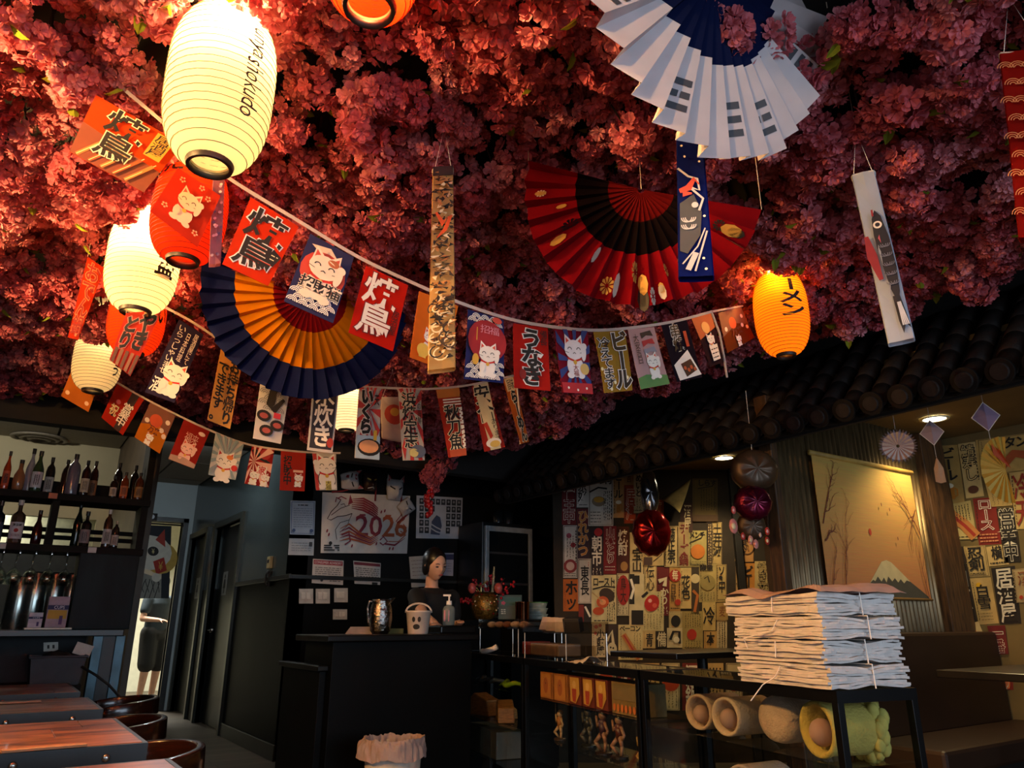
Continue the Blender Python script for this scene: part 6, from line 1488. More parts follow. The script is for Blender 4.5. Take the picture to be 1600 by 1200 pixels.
tor = lambda mb, g, m: mb.lathe([(.0, .72), (.165+g, .76), (.165+g, .86), (.135+g, 1.0), (.15+g, 1.1), (.168+g, 1.19), (.15+g, 1.25), (.085+g, 1.295), (0, 1.305)], base, m, 28, R=Rb, sx=1.0, sy=.62)
tor(body, 0, SKIN)
# arm towards the camera-left side reaches down to the counter, the other bends behind
shA = on_y(650, 934, 4.86); elA = on_y(661, 962, 4.70); haA = on_y(679, 974, 4.54); shA.z = 1.235
shB = on_y(706, 934, 4.98); elB = shB+Vector((.06, .03, -.24)); haB = elB+Vector((-.06, -.14, .05))
for a, b_, c_ in ((shA, elA, haA), (shB, elB, haB)):
    limb(body, [a, b_, c_], [.048, .038, .025], SKIN)
    d = (c_-b_).normalized(); hand_into(body, c_, d, Vector((0, 0, -1)), SKIN, .85, .5, 1)
for s in (-1, 1): limb(body, [Bv(s*.085, 0, .78), Bv(s*.085, -.01, .45), Bv(s*.085, .01, .08)], [.085, .058, .038], SKIN); limb(body, [Bv(s*.085, .02, .04), Bv(s*.085, -.14, .03)], [.035, .03], SKIN)
bo = remesh(body, 'body', SKIN, w, .0065, 4)
tee = MB(); tor(tee, .014, TEE); limb(tee, [shA+(shB-shA)*.0, shA.lerp(elA, .5)], [.062, .056], TEE); limb(tee, [shB, shB.lerp(elB, .5)], [.062, .056], TEE); limb(tee, [shA, Bv(0, 0, 1.2), shB], [.058, .09, .058], TEE); remesh(tee, 'tee_shirt', TEE, w, .009, 4)
pa = MB()
for s in (-1, 1): limb(pa, [Bv(s*.085, 0, .80), Bv(s*.085, -.01, .45), Bv(s*.085, .01, .07)], [.1, .072, .055], TEE)
pa.ball(Bv(0, 0, .78), (.16, .11, .1), TEE, R=Rb); remesh(pa, 'trousers', TEE, w, .012, 4)
hr = MB(); hr.ball(hc+Rh @ Vector((0, .020, .028)), (.083, .097, .099), HAIR, 24, 16, R=Rh); hr.ball(hc+Rh @ Vector((0, .115, -.01)), (.036, .032, .04), HAIR, 14, 10, R=Rh)
for s in (-1, 1): hr.ball(hc+Rh @ Vector((s*.068, .016, -.012)), (.016, .05, .066), HAIR, 12, 8, R=Rh)
remesh(hr, 'hair', HAIR, w, .006, 4)
for s in (-1, 1):
    q = MB(); q.ball(hc+Rh @ Vector((s*.03, -.080, .006)), (.015, .006, .0045), INK, 10, 6, R=Rh); q.build('eye', w, smooth=True)
    q = MB(); q.tube([hc+Rh @ Vector((s*.014, -.088, .024)), hc+Rh @ Vector((s*.03, -.086, .03)), hc+Rh @ Vector((s*.046, -.076, .026))], [.002, .0028, .0015], HAIR, 5); q.build('eyebrow', w)
q = MB(); q.ball(hc+Rh @ Vector((0, -.094, -.049)), (.020, .007, .0065), M('#8e3f3c', .4), 12, 6, R=Rh); q.build('lips', w, smooth=True)
# person standing in the lit kitchen beyond the curtain
base = on_y(236, 1050, 12.3); base.z = 0; base.x -= .02; Rb = frame(RT*.9-FH*.4)
k2 = thing('person', 'person in dark shirt and shorts standing in the kitchen doorway', 'person', base)
b2 = MB(); hc2 = Bv(0, -.03, 1.62); head_into(b2, hc2, Rb, SKIN, 1.0); limb(b2, [hc2+Vector((0, 0, -.06)), Bv(0, 0, 1.42)], [.055, .06], SKIN)
tor2 = lambda mb, g, m: mb.lathe([(0, .82), (.17+g, .86), (.17+g, 1.0), (.16+g, 1.15), (.19+g, 1.33), (.15+g, 1.42), (.07, 1.46), (0, 1.465)], base, m, 24, R=Rb, sx=1, sy=.62)
tor2(b2, 0, SKIN)
for s in (-1, 1):
    a, e_, h_ = Bv(s*.2, 0, 1.38), Bv(s*.27, -.02, 1.12), Bv(s*.16, -.24, 1.1); limb(b2, [a, e_, h_], [.055, .042, .028], SKIN); hand_into(b2, h_, (h_-e_), Vector((0, 0, -1)), SKIN, 1, .6, s)
    limb(b2, [Bv(s*.1, 0, .88), Bv(s*.1, -.02, .48), Bv(s*.1, .02, .1)], [.095, .062, .042], SKIN); limb(b2, [Bv(s*.1, .03, .045), Bv(s*.1, -.15, .03)], [.04, .032], SKIN)
remesh(b2, 'body', SKIN, k2, .011, 4)
q = MB(); tor2(q, .018, TEE); [limb(q, [Bv(s*.2, 0, 1.38), Bv(s*.24, -.01, 1.24)], [.075, .07], TEE) for s in (-1, 1)]; remesh(q, 'shirt', M('#23303a', .8), k2, .014, 3)
q = MB(); [limb(q, [Bv(s*.1, 0, .92), Bv(s*.1, -.02, .5)], [.125, .115], TEE) for s in (-1, 1)]; q.ball(Bv(0, 0, .9), (.19, .14, .12), TEE, R=Rb); remesh(q, 'shorts', TEE, k2, .014, 3)
q = MB(); q.ball(hc2+Vector((0, 0, .025)), (.085, .1, .1), HAIR, R=Rb); remesh(q, 'hair', HAIR, k2, .012, 2)
for s in (-1, 1):
    q = MB(); limb(q, [Bv(s*.1, .05, .05), Bv(s*.1, -.16, .04)], [.05, .042], TEE); remesh(q, 'shoe', M('#d0cdc6', .6), k2, .012, 2)

# ------------------------------------------------------------------ waste bin with liner bag
c = Vector((1.79, 3.72, 0)); LIN = cloth_mat('#c0aaa2', .3, .12, 20)
t = thing('waste_bin', 'white waste bin with crumpled liner bag folded over its rim', 'waste bin', c)
q = MB(); q.lathe([(.118, 0), (.122, .004), (.142, .48), (.138, .48), (.116, .01), (0, .01)], c, M('#b8b2a8', .5), 32, caps=False); q.build('bin_body', t, smooth=True)
def liner(u, v):
    a = 2*PI*u; s = v; rr, z = (.132, .34) if s <= 0 else (0, 0)
    prof = [(.10, .30), (.128, .42), (.138, .5), (.146, .507), (.154, .49), (.160, .455), (.163, .415)]
    f = s*(len(prof)-1); i = min(int(f), len(prof)-2); f -= i
    r0 = prof[i][0]*(1-f)+prof[i+1][0]*f; z0 = prof[i][1]*(1-f)+prof[i+1][1]*f
    nn = noise.noise(Vector((math.cos(a)*3, math.sin(a)*3, s*3)))+.7*noise.noise(Vector((math.cos(a)*9, math.sin(a)*9, s*5)))
    bulge = .035*math.exp(-((math.cos(a-2.6)-1)/.15)**2)*max(0, s-.4)
    return c+Vector((math.cos(a)*(r0+nn*.012+bulge), math.sin(a)*(r0+nn*.012+bulge), z0+nn*.012+.012*math.sin(5*a)*max(0, s-.6)))
q = MB(); q.grid(liner, 90, 22, LIN); q.build('liner_bag', t, smooth=False)
p = Panel(c-RT*.06-FH*.14+Vector((0, 0, .34)), c+RT*.08-FH*.14+Vector((0, 0, .34)), c+RT*.08-FH*.138+Vector((0, 0, .2)), c-RT*.06-FH*.138+Vector((0, 0, .2)))
p.rect(.1, .1, .5, .9, hexm('#a8322a')); p.scribble(.6, .1, .95, .9, 4, INK, .03, 2, False); p.build(t, 'printed_label')

# ------------------------------------------------------------------ glass display cabinets
CE = Vector((.208, .978, 0)).normalized(); CD = Vector((CE.y, -CE.x, 0)); CP = Vector((2.09, 1.40, 0)); CT = .8625
CZ = math.atan2(CE.y, CE.x)
FRM = M('#0f0f11', .35, .6, var=.05); GLS = glass_mat('case_glass', (.93, .96, .95)); 
def cp(l, d, z): return CP+CE*l+CD*d+Vector((0, 0, z))
def cbox(q, l0, l1, d0, d1, z0, z1, m): q.box(cp((l0+l1)/2, (d0+d1)/2, (z0+z1)/2), (l1-l0, d1-d0, z1-z0), m, rz=CZ)
DEP = .32
def cabinet(l0, l1, label, shelves, solid_back=False):
    t = thing('display_cabinet', label, 'display cabinet', cp((l0+l1)/2, DEP/2, 0))
    for l in (l0+.0125, l1-.0125):
        for d in (.0125, DEP-.0125):
            q = MB(); cbox(q, l-.0125, l+.0125, d-.0125, d+.0125, 0, CT-.03, FRM); q.build('post', t, bevel=.002)
    q = MB()
    for a in ((l0, l1, 0, .03), (l0, l1, DEP-.03, DEP), (l0, l0+.03, .03, DEP-.03), (l1-.03, l1, .03, DEP-.03)): cbox(q, *a, CT-.034, CT, FRM)
    q.build('top_frame', t)
    q = MB(); cbox(q, l0+.03, l1-.03, .03, DEP-.03, CT-.007, CT-.001, M('#17191a', .04, var=0, spec=.8)if solid_back else GLS); q.build('top_glass', t)
    for z in shelves: q = MB(); cbox(q, l0+.015, l1-.015, .02, DEP-.02, z-.007, z, GLS); q.build('glass_shelf', t)
    q = MB(); cbox(q, l0+.03, l1-.03, .004, .008, .03, CT-.036, GLS); q.build('front_glass', t)
    q = MB(); cbox(q, l0+.004, l0+.008, .03, DEP-.03, .03, CT-.036, GLS); q.build('end_glass', t)
    q = MB(); cbox(q, l0, l1, 0, DEP, .0, .03, FRM); q.build('base_tray', t)
    return t
cabinet(0, 1.09, 'nearest glass display cabinet, holding plush rolls under the paper bags', (.655, .43, .22), False)
cabinet(1.11, 2.36, 'middle glass display cabinet with boxed figures', (.66, .46, .24), True)
cabinet(2.38, 3.72, 'farthest glass display cabinet with brown snack packs', (.66, .46, .24), True)
def cinv(x, y, z):
    """cabinet coordinates of the point seen at (x, y) at height z"""
    p_ = on_z(x, y, z)-CP; return p_.dot(CE), p_.dot(CD)
# plush rolls: an open padded tube with a ball inside
def plush_roll(l, d, z, r, L_, label, outer, inner, yaw=0.0, ball_=True, open_=True, flare=1.0):
    c = cp(l, d, z+r*1.02); ax = (-CD*math.cos(yaw)+CE*math.sin(yaw)*-1).normalized()
    sd_ = Vector((0, 0, 1)).cross(ax).normalized(); Rm = Matrix((sd_, Vector((0, 0, 1)), ax)).transposed()
    t = thing('plush_roll', label, 'plush roll', c-Vector((0, 0, r)))
    q = MB(); prof = [(r*.86, -L_), (r, -L_*.9), (r*1.0, -.02), (r*1.02*flare, -.004), (r*.98*flare, .008), (r*.86*flare, .006), (r*.78, -.02), (r*.74, -.08), (0, -.1)] if open_ else [(r*.8, -L_), (r, -L_*.9), (r, -.03), (r*.92, -.005), (r*.6, .006), (0, .008)]
    vs0 = len(q.v); q.lathe(prof, c, M(outer, .95, var=.1, bump=.5, bscale=120), 28, R=Rm, caps=False, sy=.94); q.build('padded_tube', t, smooth=True)
    if open_ and ball_: q = MB(); q.ball(c+ax*-.012-Vector((0, 0, r*.12)), (r*.5, r*.45, r*.5), M(inner, .8, var=.05), 18, 12); q.build('stuffing_ball', t, smooth=True)
    return t, c, ax, Rm
plush_roll(.80, .08, .657, .068, .2, 'cream plush roll with ball, leftmost on the upper glass shelf', '#b89c80', '#9a7a68', .15)
plush_roll(.62, .07, .657, .07, .2, 'cream plush roll with ball, second on the upper glass shelf', '#c0a88c', '#a08070', .1)
plush_roll(.40, .10, .657, .082, .2, 'plain closed cream cylinder plush on the upper glass shelf', '#b89e88', '#9a7a68', .1, open_=False)
t, c, ax, Rm = plush_roll(.155, .06, .657, .082, .16, 'yellow ruffled plush roll at the cabinet end', '#b8a050', '#a88478', -.15, flare=1.06)
for k in range(26):
    a = 2*PI*k/26; q = MB(); q.ball(c-ax*(.16+.012*(k % 3))+Rm @ Vector((math.cos(a)*.075, math.sin(a)*.075, 0)), (.02, .02, .028), M('#c2b05c', .95, var=.2), 8, 6); q.build('ruffle', t, smooth=True)
plush_roll(.56, .07, .432, .075, .2, 'pale plush roll, left on the middle glass shelf', '#b09c90', '#a0705c', .12)
plush_roll(.36, .07, .432, .075, .2, 'grey-green plush roll, right on the middle glass shelf', '#8f9088', '#a0705c', .1)
q = MB(); q.box(cp(.13, .12, .5), (.16, .012, .13), M('#9a9478', .8), rz=CZ, R=Matrix.Rotation(CZ, 3, 'Z') @ Matrix.Rotation(.25, 3, 'X')); tag(q.build('card_sign'), 'pale blank card leaning at the end of the middle glass shelf', 'card')
# boxed figures on the top shelf of the middle cabinet
def figure_box(l, z, wd, h, label, kind):
    t = thing('figure_box', label, 'box', cp(l, .12, z)); q = MB(); cbox(q, l-wd/2, l+wd/2, .06, .2, z, z+h, M(['#a8642a', '#6e2a18', '#8a6a3a'][kind], .5, var=.15)); q.build('carton', t, bevel=.002)
    p = Panel(cp(l+wd/2, .058, z+h), cp(l-wd/2, .058, z+h), cp(l-wd/2, .058, z), cp(l+wd/2, .058, z))
    if kind == 0: p.rect(.08, .06, .92, .94, hexm('#c07a34')); p.ell(.5, .5, .22, hexm('#a85a24'), .3); p.ell(.5, .42, .03, INK)
    elif kind == 1: p.poly([(.1, .05), (.9, .05), (.95, .6), (.6, .95), (.15, .9)], hexm('#c8923c')); p.ell(.5, .3, .14, hexm('#d9a860')); p.poly([(.3, .45), (.7, .45), (.62, .9), (.36, .9)], hexm('#a83a1c'))
    else: p.rect(.06, .06, .94, .55, hexm('#7a6440')); [p.ell(.12+.15*k, .8, .09, hexm('#c86a2a'), .12) for k in range(6)]
    p.build(t)
for k, (l, wd, kd) in enumerate(((2.18, .16, 0), (2.0, .16, 0), (1.83, .13, 1), (1.685, .12, 1), (1.55, .12, 1), (1.33, .24, 2))):
    figure_box(l, .661, wd, .135, ['orange carton, first from the left', 'orange carton, second from the left', 'red figure carton, third from the left', 'red figure carton, fourth from the left', 'red figure carton, fifth from the left', 'wide brown carton at the right end'][k]+' on the middle cabinet top shelf', kd)
def figurine(l, d, z, s, label, cols):
    c = cp(l, d, z); t = thing('figurine', label, 'figurine', c); m1, m2, m3 = (M(h, .4, var=.15) for h in cols); U = Vector((0, 0, 1))
    q = MB(); q.lathe([(.04*s, 0), (.04*s, .008), (.034*s, .012), (0, .012)], c, m3, 16); q.build('stand', t)
    q = MB()
    for sg, k in ((-1, .0), (1, .03)): limb(q, [c+CE*sg*.014*s+U*.012, c+CE*sg*.02*s+U*.05*s-CD*k*s, c+CE*sg*.01*s+U*.085*s], [.007*s, .008*s, .012*s], m2)
    limb(q, [c+U*.085*s, c+U*.13*s], [.016*s, .02*s], m1); limb(q, [c+CE*.02*s+U*.13*s, c+CE*.05*s+U*.11*s, c+CE*.06*s+U*.15*s], [.008*s, .007*s, .006*s], m2); limb(q, [c-CE*.02*s+U*.13*s, c-CE*.045*s+U*.1*s, c-CE*.03*s+U*.08*s], [.008*s, .007*s, .006*s], m2); q.ball(c+U*.16*s, .019*s, m2)
    q.build('figure_body', t, smooth=True)
    q = MB(); q.ball(c+U*.168*s+CD*.005, (.021*s, .021*s, .018*s), m3); q.cyl(c+CE*.06*s+U*.08*s, c+CE*.065*s+U*.22*s, .002, .002, m3, 6); q.build('hair_and_staff', t, smooth=True)
for k, (l, d, s, lab, cols) in enumerate(((2.1, .1, .8, 'small orange and cream figurine at left on the middle cabinet lower shelf', ('#a86a34', '#b8946a', '#3a2a1c')), (1.85, .14, 1.0, 'dark grey figurine, second on the middle cabinet lower shelf', ('#2a2a2c', '#55504a', '#1c1c1c')), (1.62, .1, 1.05, 'purple-brown figurine, third on the middle cabinet lower shelf', ('#4a2c38', '#8a6450', '#2a1c1c')), (1.5, .12, 1.0, 'red-brown figurine, fourth on the middle cabinet lower shelf', ('#5a2a20', '#9a7058', '#241818')), (1.3, .12, .7, 'gold-trimmed dark figurine at right on the middle cabinet lower shelf', ('#3a2c18', '#a8803a', '#1c1612')))): figurine(l, d, .461, s, lab, cols)
for k, (l, z, lab) in enumerate(((1.9, .241, 'crumpled tan pack on the lowest shelf of the middle cabinet, left'), (1.55, .241, 'crumpled tan pack on the lowest shelf of the middle cabinet, right'))):
    q = MB(); q.grid(lambda u, v: cp(l-.14+.28*u, .06+.2*v, z+.005+.09*math.sin(PI*u)*math.sin(PI*v)*(1+.4*noise.noise(Vector((u*5, v*5, k*3))))), 12, 10, M('#7a4a24', .45, var=.3)); tag(q.build('snack_pack', smooth=True, solid=.002), lab, 'snack pack')
# packs in the far cabinet
def wedge(l, d, z, lab, rz, s, h): 
    c = cp(l, d, z); R_ = Matrix.Rotation(CZ+rz, 3, 'Z'); q = MB(); P2 = [(-.11, 0), (.11, 0), (.13, .05), (.04, .12), (-.09, .085)]
    q.prism([c+R_ @ Vector((x*s, -.05*s, zz*s)) for x, zz in P2], R_ @ Vector((0, .1*s, 0)), M(h, .5, var=.3, scale=30, stretch=(1, 1, 8))); tag(q.build('snack_block', bevel=.008), lab, 'snack pack')
wedge(3.35, .12, .461, 'ridged orange-brown block pack in the far cabinet', .3, 1.15, '#a8622a'); wedge(2.95, .12, .461, 'rounded orange-brown pack beside the ridged block', -.3, 1.05, '#8a5a2a'); wedge(3.1, .2, .461, 'small tan pack behind the two orange packs', .1, .7, '#b07a3a')
q = MB(); cbox(q, 2.95, 3.5, .06, .26, .241, .40, M('#57544e', .35, var=.15)); tag(q.build('grey_carton', bevel=.004), 'grey carton on the lowest shelf of the far cabinet', 'box')
q = MB(); q.tube([cp(3.0-.05*k, .1+.03*math.sin(k*1.3), .672+.03*abs(math.sin(k*.9))) for k in range(8)], [.006, .014, .016, .018, .016, .014, .01, .004], M('#7a9a1c', .5), 8); tag(q.build('green_toy', smooth=True), 'bright green rubber toy snake on the far cabinet top shelf', 'toy')
q = MB(); q.tube([cp(3.5-.06*k, .12+.04*math.sin(k*1.7), .675+.025*abs(math.sin(k*1.1))) for k in range(9)], .012, M('#55585c', .4), 8); tag(q.build('grey_cable', smooth=True), 'grey coiled cable on the far cabinet top shelf', 'cable')

# ------------------------------------------------------------------ bundles of paper bags on the near cabinet
PAPER = M('#c6c0bc', .8, var=.08, scale=25, bump=.35, bscale=40)
KRAFT = M('#a98474', .8, var=.12, scale=25, bump=.3, bscale=40)
rp = random.Random(17); zb_ = CT+.001
for bdl in range(4):
    h = .066; dl = (0.0, .015, -.008, .01)[bdl]; dd = (.0, .004, -.006, .0)[bdl]
    t = thing('paper_bag_bundle', ['lowest', 'second lowest', 'second highest', 'topmost'][bdl]+' tied bundle of folded paper bags on the near cabinet', 'paper bags', cp(.22, .15, zb_))
    NL = 9
    for k in range(NL):
        z0 = zb_+h*k/NL; jl = rp.uniform(-.006, .008); jd = rp.uniform(-.006, .008); th_ = h/NL*1.02; ph_ = rp.uniform(0, 6); pinch = .010*(1 if bdl < 3 else .6)
        l0, l1, d0, d1 = .005+dl+jl, .415+dl+jl, -.015+dd+jd, .30+dd+jd
        if bdl == 3: l1 += .03
        def top(u, v, up):
            l = l0+(l1-l0)*u; d = d0+(d1-d0)*v
            s = (k/(NL-1)-.5)
            edge = -s*pinch*1.9*math.exp(-((v-.5)/.16)**2) + .005*noise.noise(Vector((u*5+ph_, v*6, bdl*2+k*.4)))
            l_ = l+.008*noise.noise(Vector((v*7, k, bdl)))*(1 if u < .5 else -1); d_ = d+.010*noise.noise(Vector((u*6, k+9, bdl)))
            return cp(l_, d_, max(z0+up*th_+edge+h*.03, CT+.0006+.0007*k))
        q = MB(); NU, NV = 10, 10
        vs = [top(i/NU, j/NV, 0) for j in range(NV+1) for i in range(NU+1)]+[top(i/NU, j/NV, 1) for j in range(NV+1) for i in range(NU+1)]; K = (NU+1)*(NV+1); fs = []
        for j in range(NV):
            for i in range(NU): a = j*(NU+1)+i; fs += [(a+K, a+1+K, a+NU+2+K, a+NU+1+K), (a+NU+1, a+NU+2, a+1, a)]
        rim_ = [i for i in range(NU+1)]+[j*(NU+1)+NU for j in range(1, NV+1)]+[NV*(NU+1)+i for i in range(NU-1, -1, -1)]+[j*(NU+1) for j in range(NV-1, 0, -1)]
        fs += [(rim_[a], rim_[(a+1) % len(rim_)], rim_[(a+1) % len(rim_)]+K, rim_[a]+K) for a in range(len(rim_))]
        q.add(vs, fs, PAPER)
        # kraft gusset showing on the long side
        q.build('folded_bag', t, smooth=False)
    q = MB(); yy = .15; q.tube([cp(-.006+dl, yy, zb_+.002), cp(-.004+dl, yy, zb_+h+.004), cp(.21, yy, zb_+h+.004), cp(.43+dl, yy, zb_+h+.002), cp(.432+dl, yy, zb_+.002)], .0022, WHITE, 5); q.build('tie_string', t)
    q = MB(); q.tube([cp(.2+dl, -.022, zb_+h*.9), cp(.22+dl, -.03, zb_+h*.4), cp(.26+dl+.04*bdl, -.05, zb_+.0), cp(.3+dl, -.07, zb_-.03-.02*(bdl == 0))] if bdl in (0, 2) else [cp(.2+dl, -.02, zb_+h*.95), cp(.2+dl, -.024, zb_+h*.2)], .002, WHITE, 5); q.build('string_end', t)
    zb_ += h+.004
tp = MB()
def wrap(u, v):
    e = noise.noise(Vector((u*4, v*4, 5)))
    edge = max(abs(u-.5), abs(v-.5))
    return cp(-.02+.47*u, -.03+.35*v, zb_+.012+.016*e-.16*max(0, edge-.42)+.01*math.sin(u*9))
tp.grid(wrap, 18, 14, cloth_mat('#b89a90', .2, .15, 12)); tag(tp.build('loose_bag', smooth=False, solid=.001), 'single crumpled paper bag spread over the topmost bundle', 'paper bag')

# ------------------------------------------------------------------ acrylic risers and what stands on them
ACR = glass_mat('acrylic', (.86, .84, .8), .05, .5)
ROD = M('#c8c4bc', .15, .4, var=0)
def riser(l0, l1, d0, d1, zt_, label):
    t = thing('acrylic_riser', label, 'riser', cp((l0+l1)/2, (d0+d1)/2, CT))
    q = MB(); cbox(q, l0, l1, d0, d1, zt_, zt_+.005, ACR); q.build('shelf_plate', t)
    for a in ((l0, l1, d0, d0+.004), (l0, l1, d1-.004, d1), (l0, l0+.004, d0, d1), (l1-.004, l1, d0, d1)): q = MB(); cbox(q, *a, zt_, zt_+.06, ACR); q.build('tray_side', t)
    for l in (l0+.01, l1-.01):
        for d in (d0+.01, d1-.01): q = MB(); q.cyl(cp(l, d, CT), cp(l, d, zt_), .003, .003, ROD, 8); q.build('leg', t)
riser(1.85, 2.42, .02, .28, 1.0, 'clear acrylic riser holding cards, right of the two on the cabinets')
riser(2.5, 3.2, .02, .28, 1.02, 'clear acrylic riser holding wrapped sweets, left of the two on the cabinets')
riser(1.98, 2.6, .03, .27, .875, 'low clear acrylic tray standing under the right riser')
for k in range(9):
    l = 2.56+.07*k; q = MB(); q.ball(cp(l, .09+.03*(k % 2), 1.046), (.035, .03, .02), M(['#a8836a', '#8e5a3a', '#c2aa92'][k % 3], .6, var=.2), 10, 7); tag(q.build('wrapped_sweet', smooth=True), 'small wrapped brown sweet in the left acrylic riser', 'sweet', 'wrapped sweets in the acrylic riser')
for k, (l, h) in enumerate(((2.28, '#b09a92'), (2.18, '#a8988c'), (2.06, '#b8aca4'), (1.95, '#1c1a19'))):
    q = MB(); q.box(cp(l, .12, 1.045), (.1, .05, .075), M(h, .6, var=.1), R=Matrix.Rotation(CZ+.2*k, 3, 'Z') @ Matrix.Rotation(.35-.2*k, 3, 'X')); tag(q.build('card_stack', bevel=.003), ['pinkish card stack, first in the right acrylic riser', 'beige card stack, second in the right acrylic riser', 'white card stack, third in the right acrylic riser', 'black card stack, last in the right acrylic riser'][k], 'cards')
q = MB(); cbox(q, 2.02, 2.4, .06, .2, .8805, .945, M('#6a543c', .5, var=.2)); tag(q.build('brown_pack', bevel=.006), 'flat brown pack in the low acrylic tray', 'pack')
q = MB(); cbox(q, 2.42, 2.52, .06, .2, .8805, .95, M('#7a2a24', .5, var=.3)); tag(q.build('red_pack', bevel=.004), 'small red patterned pack in the low acrylic tray', 'pack')
q = MB(); q.tube([cp(3.22, .06, CT+.012), cp(3.1, .03, CT+.012), cp(3.02, .06, CT+.03), cp(3.0, .08, CT+.045)], [.016, .017, .016, .018], WHITE, 10); tag(q.build('white_sandal_strap', smooth=True), 'white curved plastic clip on the far cabinet top', 'clip')
q = MB(); q.grid(lambda u, v: cp(1.62+.2*u, .0+.12*v, CT+.004+.03*math.sin(PI*v)*(1-u)+.012*noise.noise(Vector((u*4, v*4, 0)))), 8, 6, cloth_mat('#cfc2b0', .2)); tag(q.build('paper_napkin', solid=.001), 'crumpled white napkin on the middle cabinet top', 'napkin')
# side cabinet behind, with the festive ornament, tumbler, green carton and tubs
q = MB(); q.span((2.98, 5.05, 0), (3.85, 5.42, 1.08), CB); tag(q.build('side_cabinet', bevel=.005), 'black side cabinet behind the acrylic risers', 'cabinet')
c = at_y(757, 950, 5.2, 1.081)
t = thing('festive_basket', 'gold and red festive basket ornament with berries and feathers', 'ornament', c); GOLD = M('#8a6428', .3, .7, var=.4, scale=60, bump=.6, bscale=70)
q = MB(); q.lathe([(.06, 0), (.095, .03), (.11, .1), (.1, .17), (.075, .21), (.06, .2), (.08, .16), (0, .1)], c, GOLD, 24, caps=False); q.build('basket', t, smooth=True)
BER = M('#9c1420', .2, var=.2); rq = random.Random(4)
def berries(p0, p1, nb, nm):
    q = MB(); q.tube([p0, p1], .003, M('#3a2418'), 5)
    for i in range(nb): q.ball(p0.lerp(p1, .25+.75*i/nb)+Vector((rq.uniform(-.02, .02), rq.uniform(-.02, .02), rq.uniform(-.02, .02))), .012, BER, 8, 6)
    q.build(nm, t, smooth=True)
berries(c+Vector((0, 0, .1)), c-RT*.24+Vector((0, 0, .17)), 22, 'berry_branch'); berries(c+Vector((0, 0, .18)), c+RT*.06+Vector((0, 0, .36)), 14, 'berry_branch'); berries(c+RT*.08+Vector((0, 0, .15)), c+RT*.24+Vector((0, 0, .28)), 14, 'berry_branch'); berries(c+RT*.05+Vector((0, 0, .18)), c+RT*.16+Vector((0, 0, .32)), 8, 'berry_branch'); berries(c+Vector((0, 0, .18)), c-RT*.09+Vector((0, 0, .33)), 9, 'berry_branch')
for s, z in ((-.1, .24), (.11, .24)): q = MB(); q.ball(c+RT*s+Vector((0, 0, z))-FH*.03, (.034, .034, .042), M('#c8564e', .35, var=.3), 12, 8); q.build('bauble', t, smooth=True)
q = MB(); q.tube([c+RT*.06+Vector((0, 0, .18)), c+RT*.075+Vector((0, 0, .41))], [.014, .006], M('#b8a070', .5, var=.3, scale=80), 8); q.build('feather_spike', t)
for k in range(40):
    a = rq.uniform(0, 6.28); z = rq.uniform(.02, .17); q_ = None
q = MB()
for k in range(46):
    a = rq.uniform(0, 6.28); z = rq.uniform(.02, .19); q.ball(c+Vector((math.cos(a)*.108, math.sin(a)*.108, z)), .006, M('#e0c9a0', .2, var=.1) if k % 2 else BER, 6, 4)
o_ = q.build('beads', t); o_['kind'] = 'stuff'
for k in range(3): q = MB(); q.tube([c-RT*.03+Vector((0, 0, .2)), c-RT*(.03+.05*k)+Vector((0, 0, .26)), c+RT*(.02-.04*k)+Vector((0, 0, .3-.03*k))], .005, M('#c2a058', .3, .6), 6); q.build('gold_wire', t)
c = at_y(797, 955, 5.12, 1.081); q = MB(); q.box(c+Vector((0, 0, .095)), (.19, .07, .19), M('#1f3a38', .5, var=.1), rz=-YAW); o = tag(q.build('green_carton', bevel=.003), 'dark teal carton with pink flower standing behind the risers', 'box')
p = Panel(*[c-FH*.037+RT*a+Vector((0, 0, z)) for a, z in ((-.09, .18), (.09, .18), (.09, .005), (-.09, .005))]); p.rect(.05, .04, .97, .42, hexm('#355a5a')); [p.ell(.2+.06*math.cos(k*1.257), .3+.05*math.sin(k*1.257), .05, hexm('#b84a6a'), .03, rot=k) for k in range(5)]; p.scribble(.1, .55, .3, .8, 3, hexm('#a9b8b4'), .04, 3, False); p.build(o)
c = at_y(816, 965, 4.98, 1.041); q0 = MB(); q0.span((3.3, 4.9, 0), (3.72, 5.04, 1.04), CB); tag(q0.build('black_plinth'), 'narrow black plinth in front of the side cabinet', 'cabinet')
c = at_y(816, 965, 4.97, 1.041); q = MB(); q.lathe([(.052, 0), (.054, .01), (.056, .17), (.058, .175), (.053, .175), (.05, .02), (0, .015)], c, M('#7a4a30', .15, 1.0, var=.1), 28, caps=False); tag(q.build('copper_tumbler', smooth=True), 'tall shiny copper tumbler in front of the teal carton', 'tumbler')
for k in range(3):
    c = at_y(840, 950, 5.25, 1.081+.048*k); t = thing('plastic_tub', ['lowest clear plastic tub right of the copper tumbler', 'middle clear plastic tub right of the copper tumbler', 'topmost plastic tub with green lid right of the copper tumbler'][k], 'tub', c)
    q = MB(); q.lathe([(.07, 0), (.085, .04), (.08, .04), (.066, .004), (0, .004)], c, M('#8a948c', .3, var=.05), 24, caps=False); q.build('tub_body', t, smooth=True); q = MB(); q.lathe([(.088, 0), (.088, .007), (0, .008)], c+Vector((0, 0, .04)), M('#3f7a3a' if k == 2 else '#9aa49a', .4), 24); q.build('tub_lid', t)
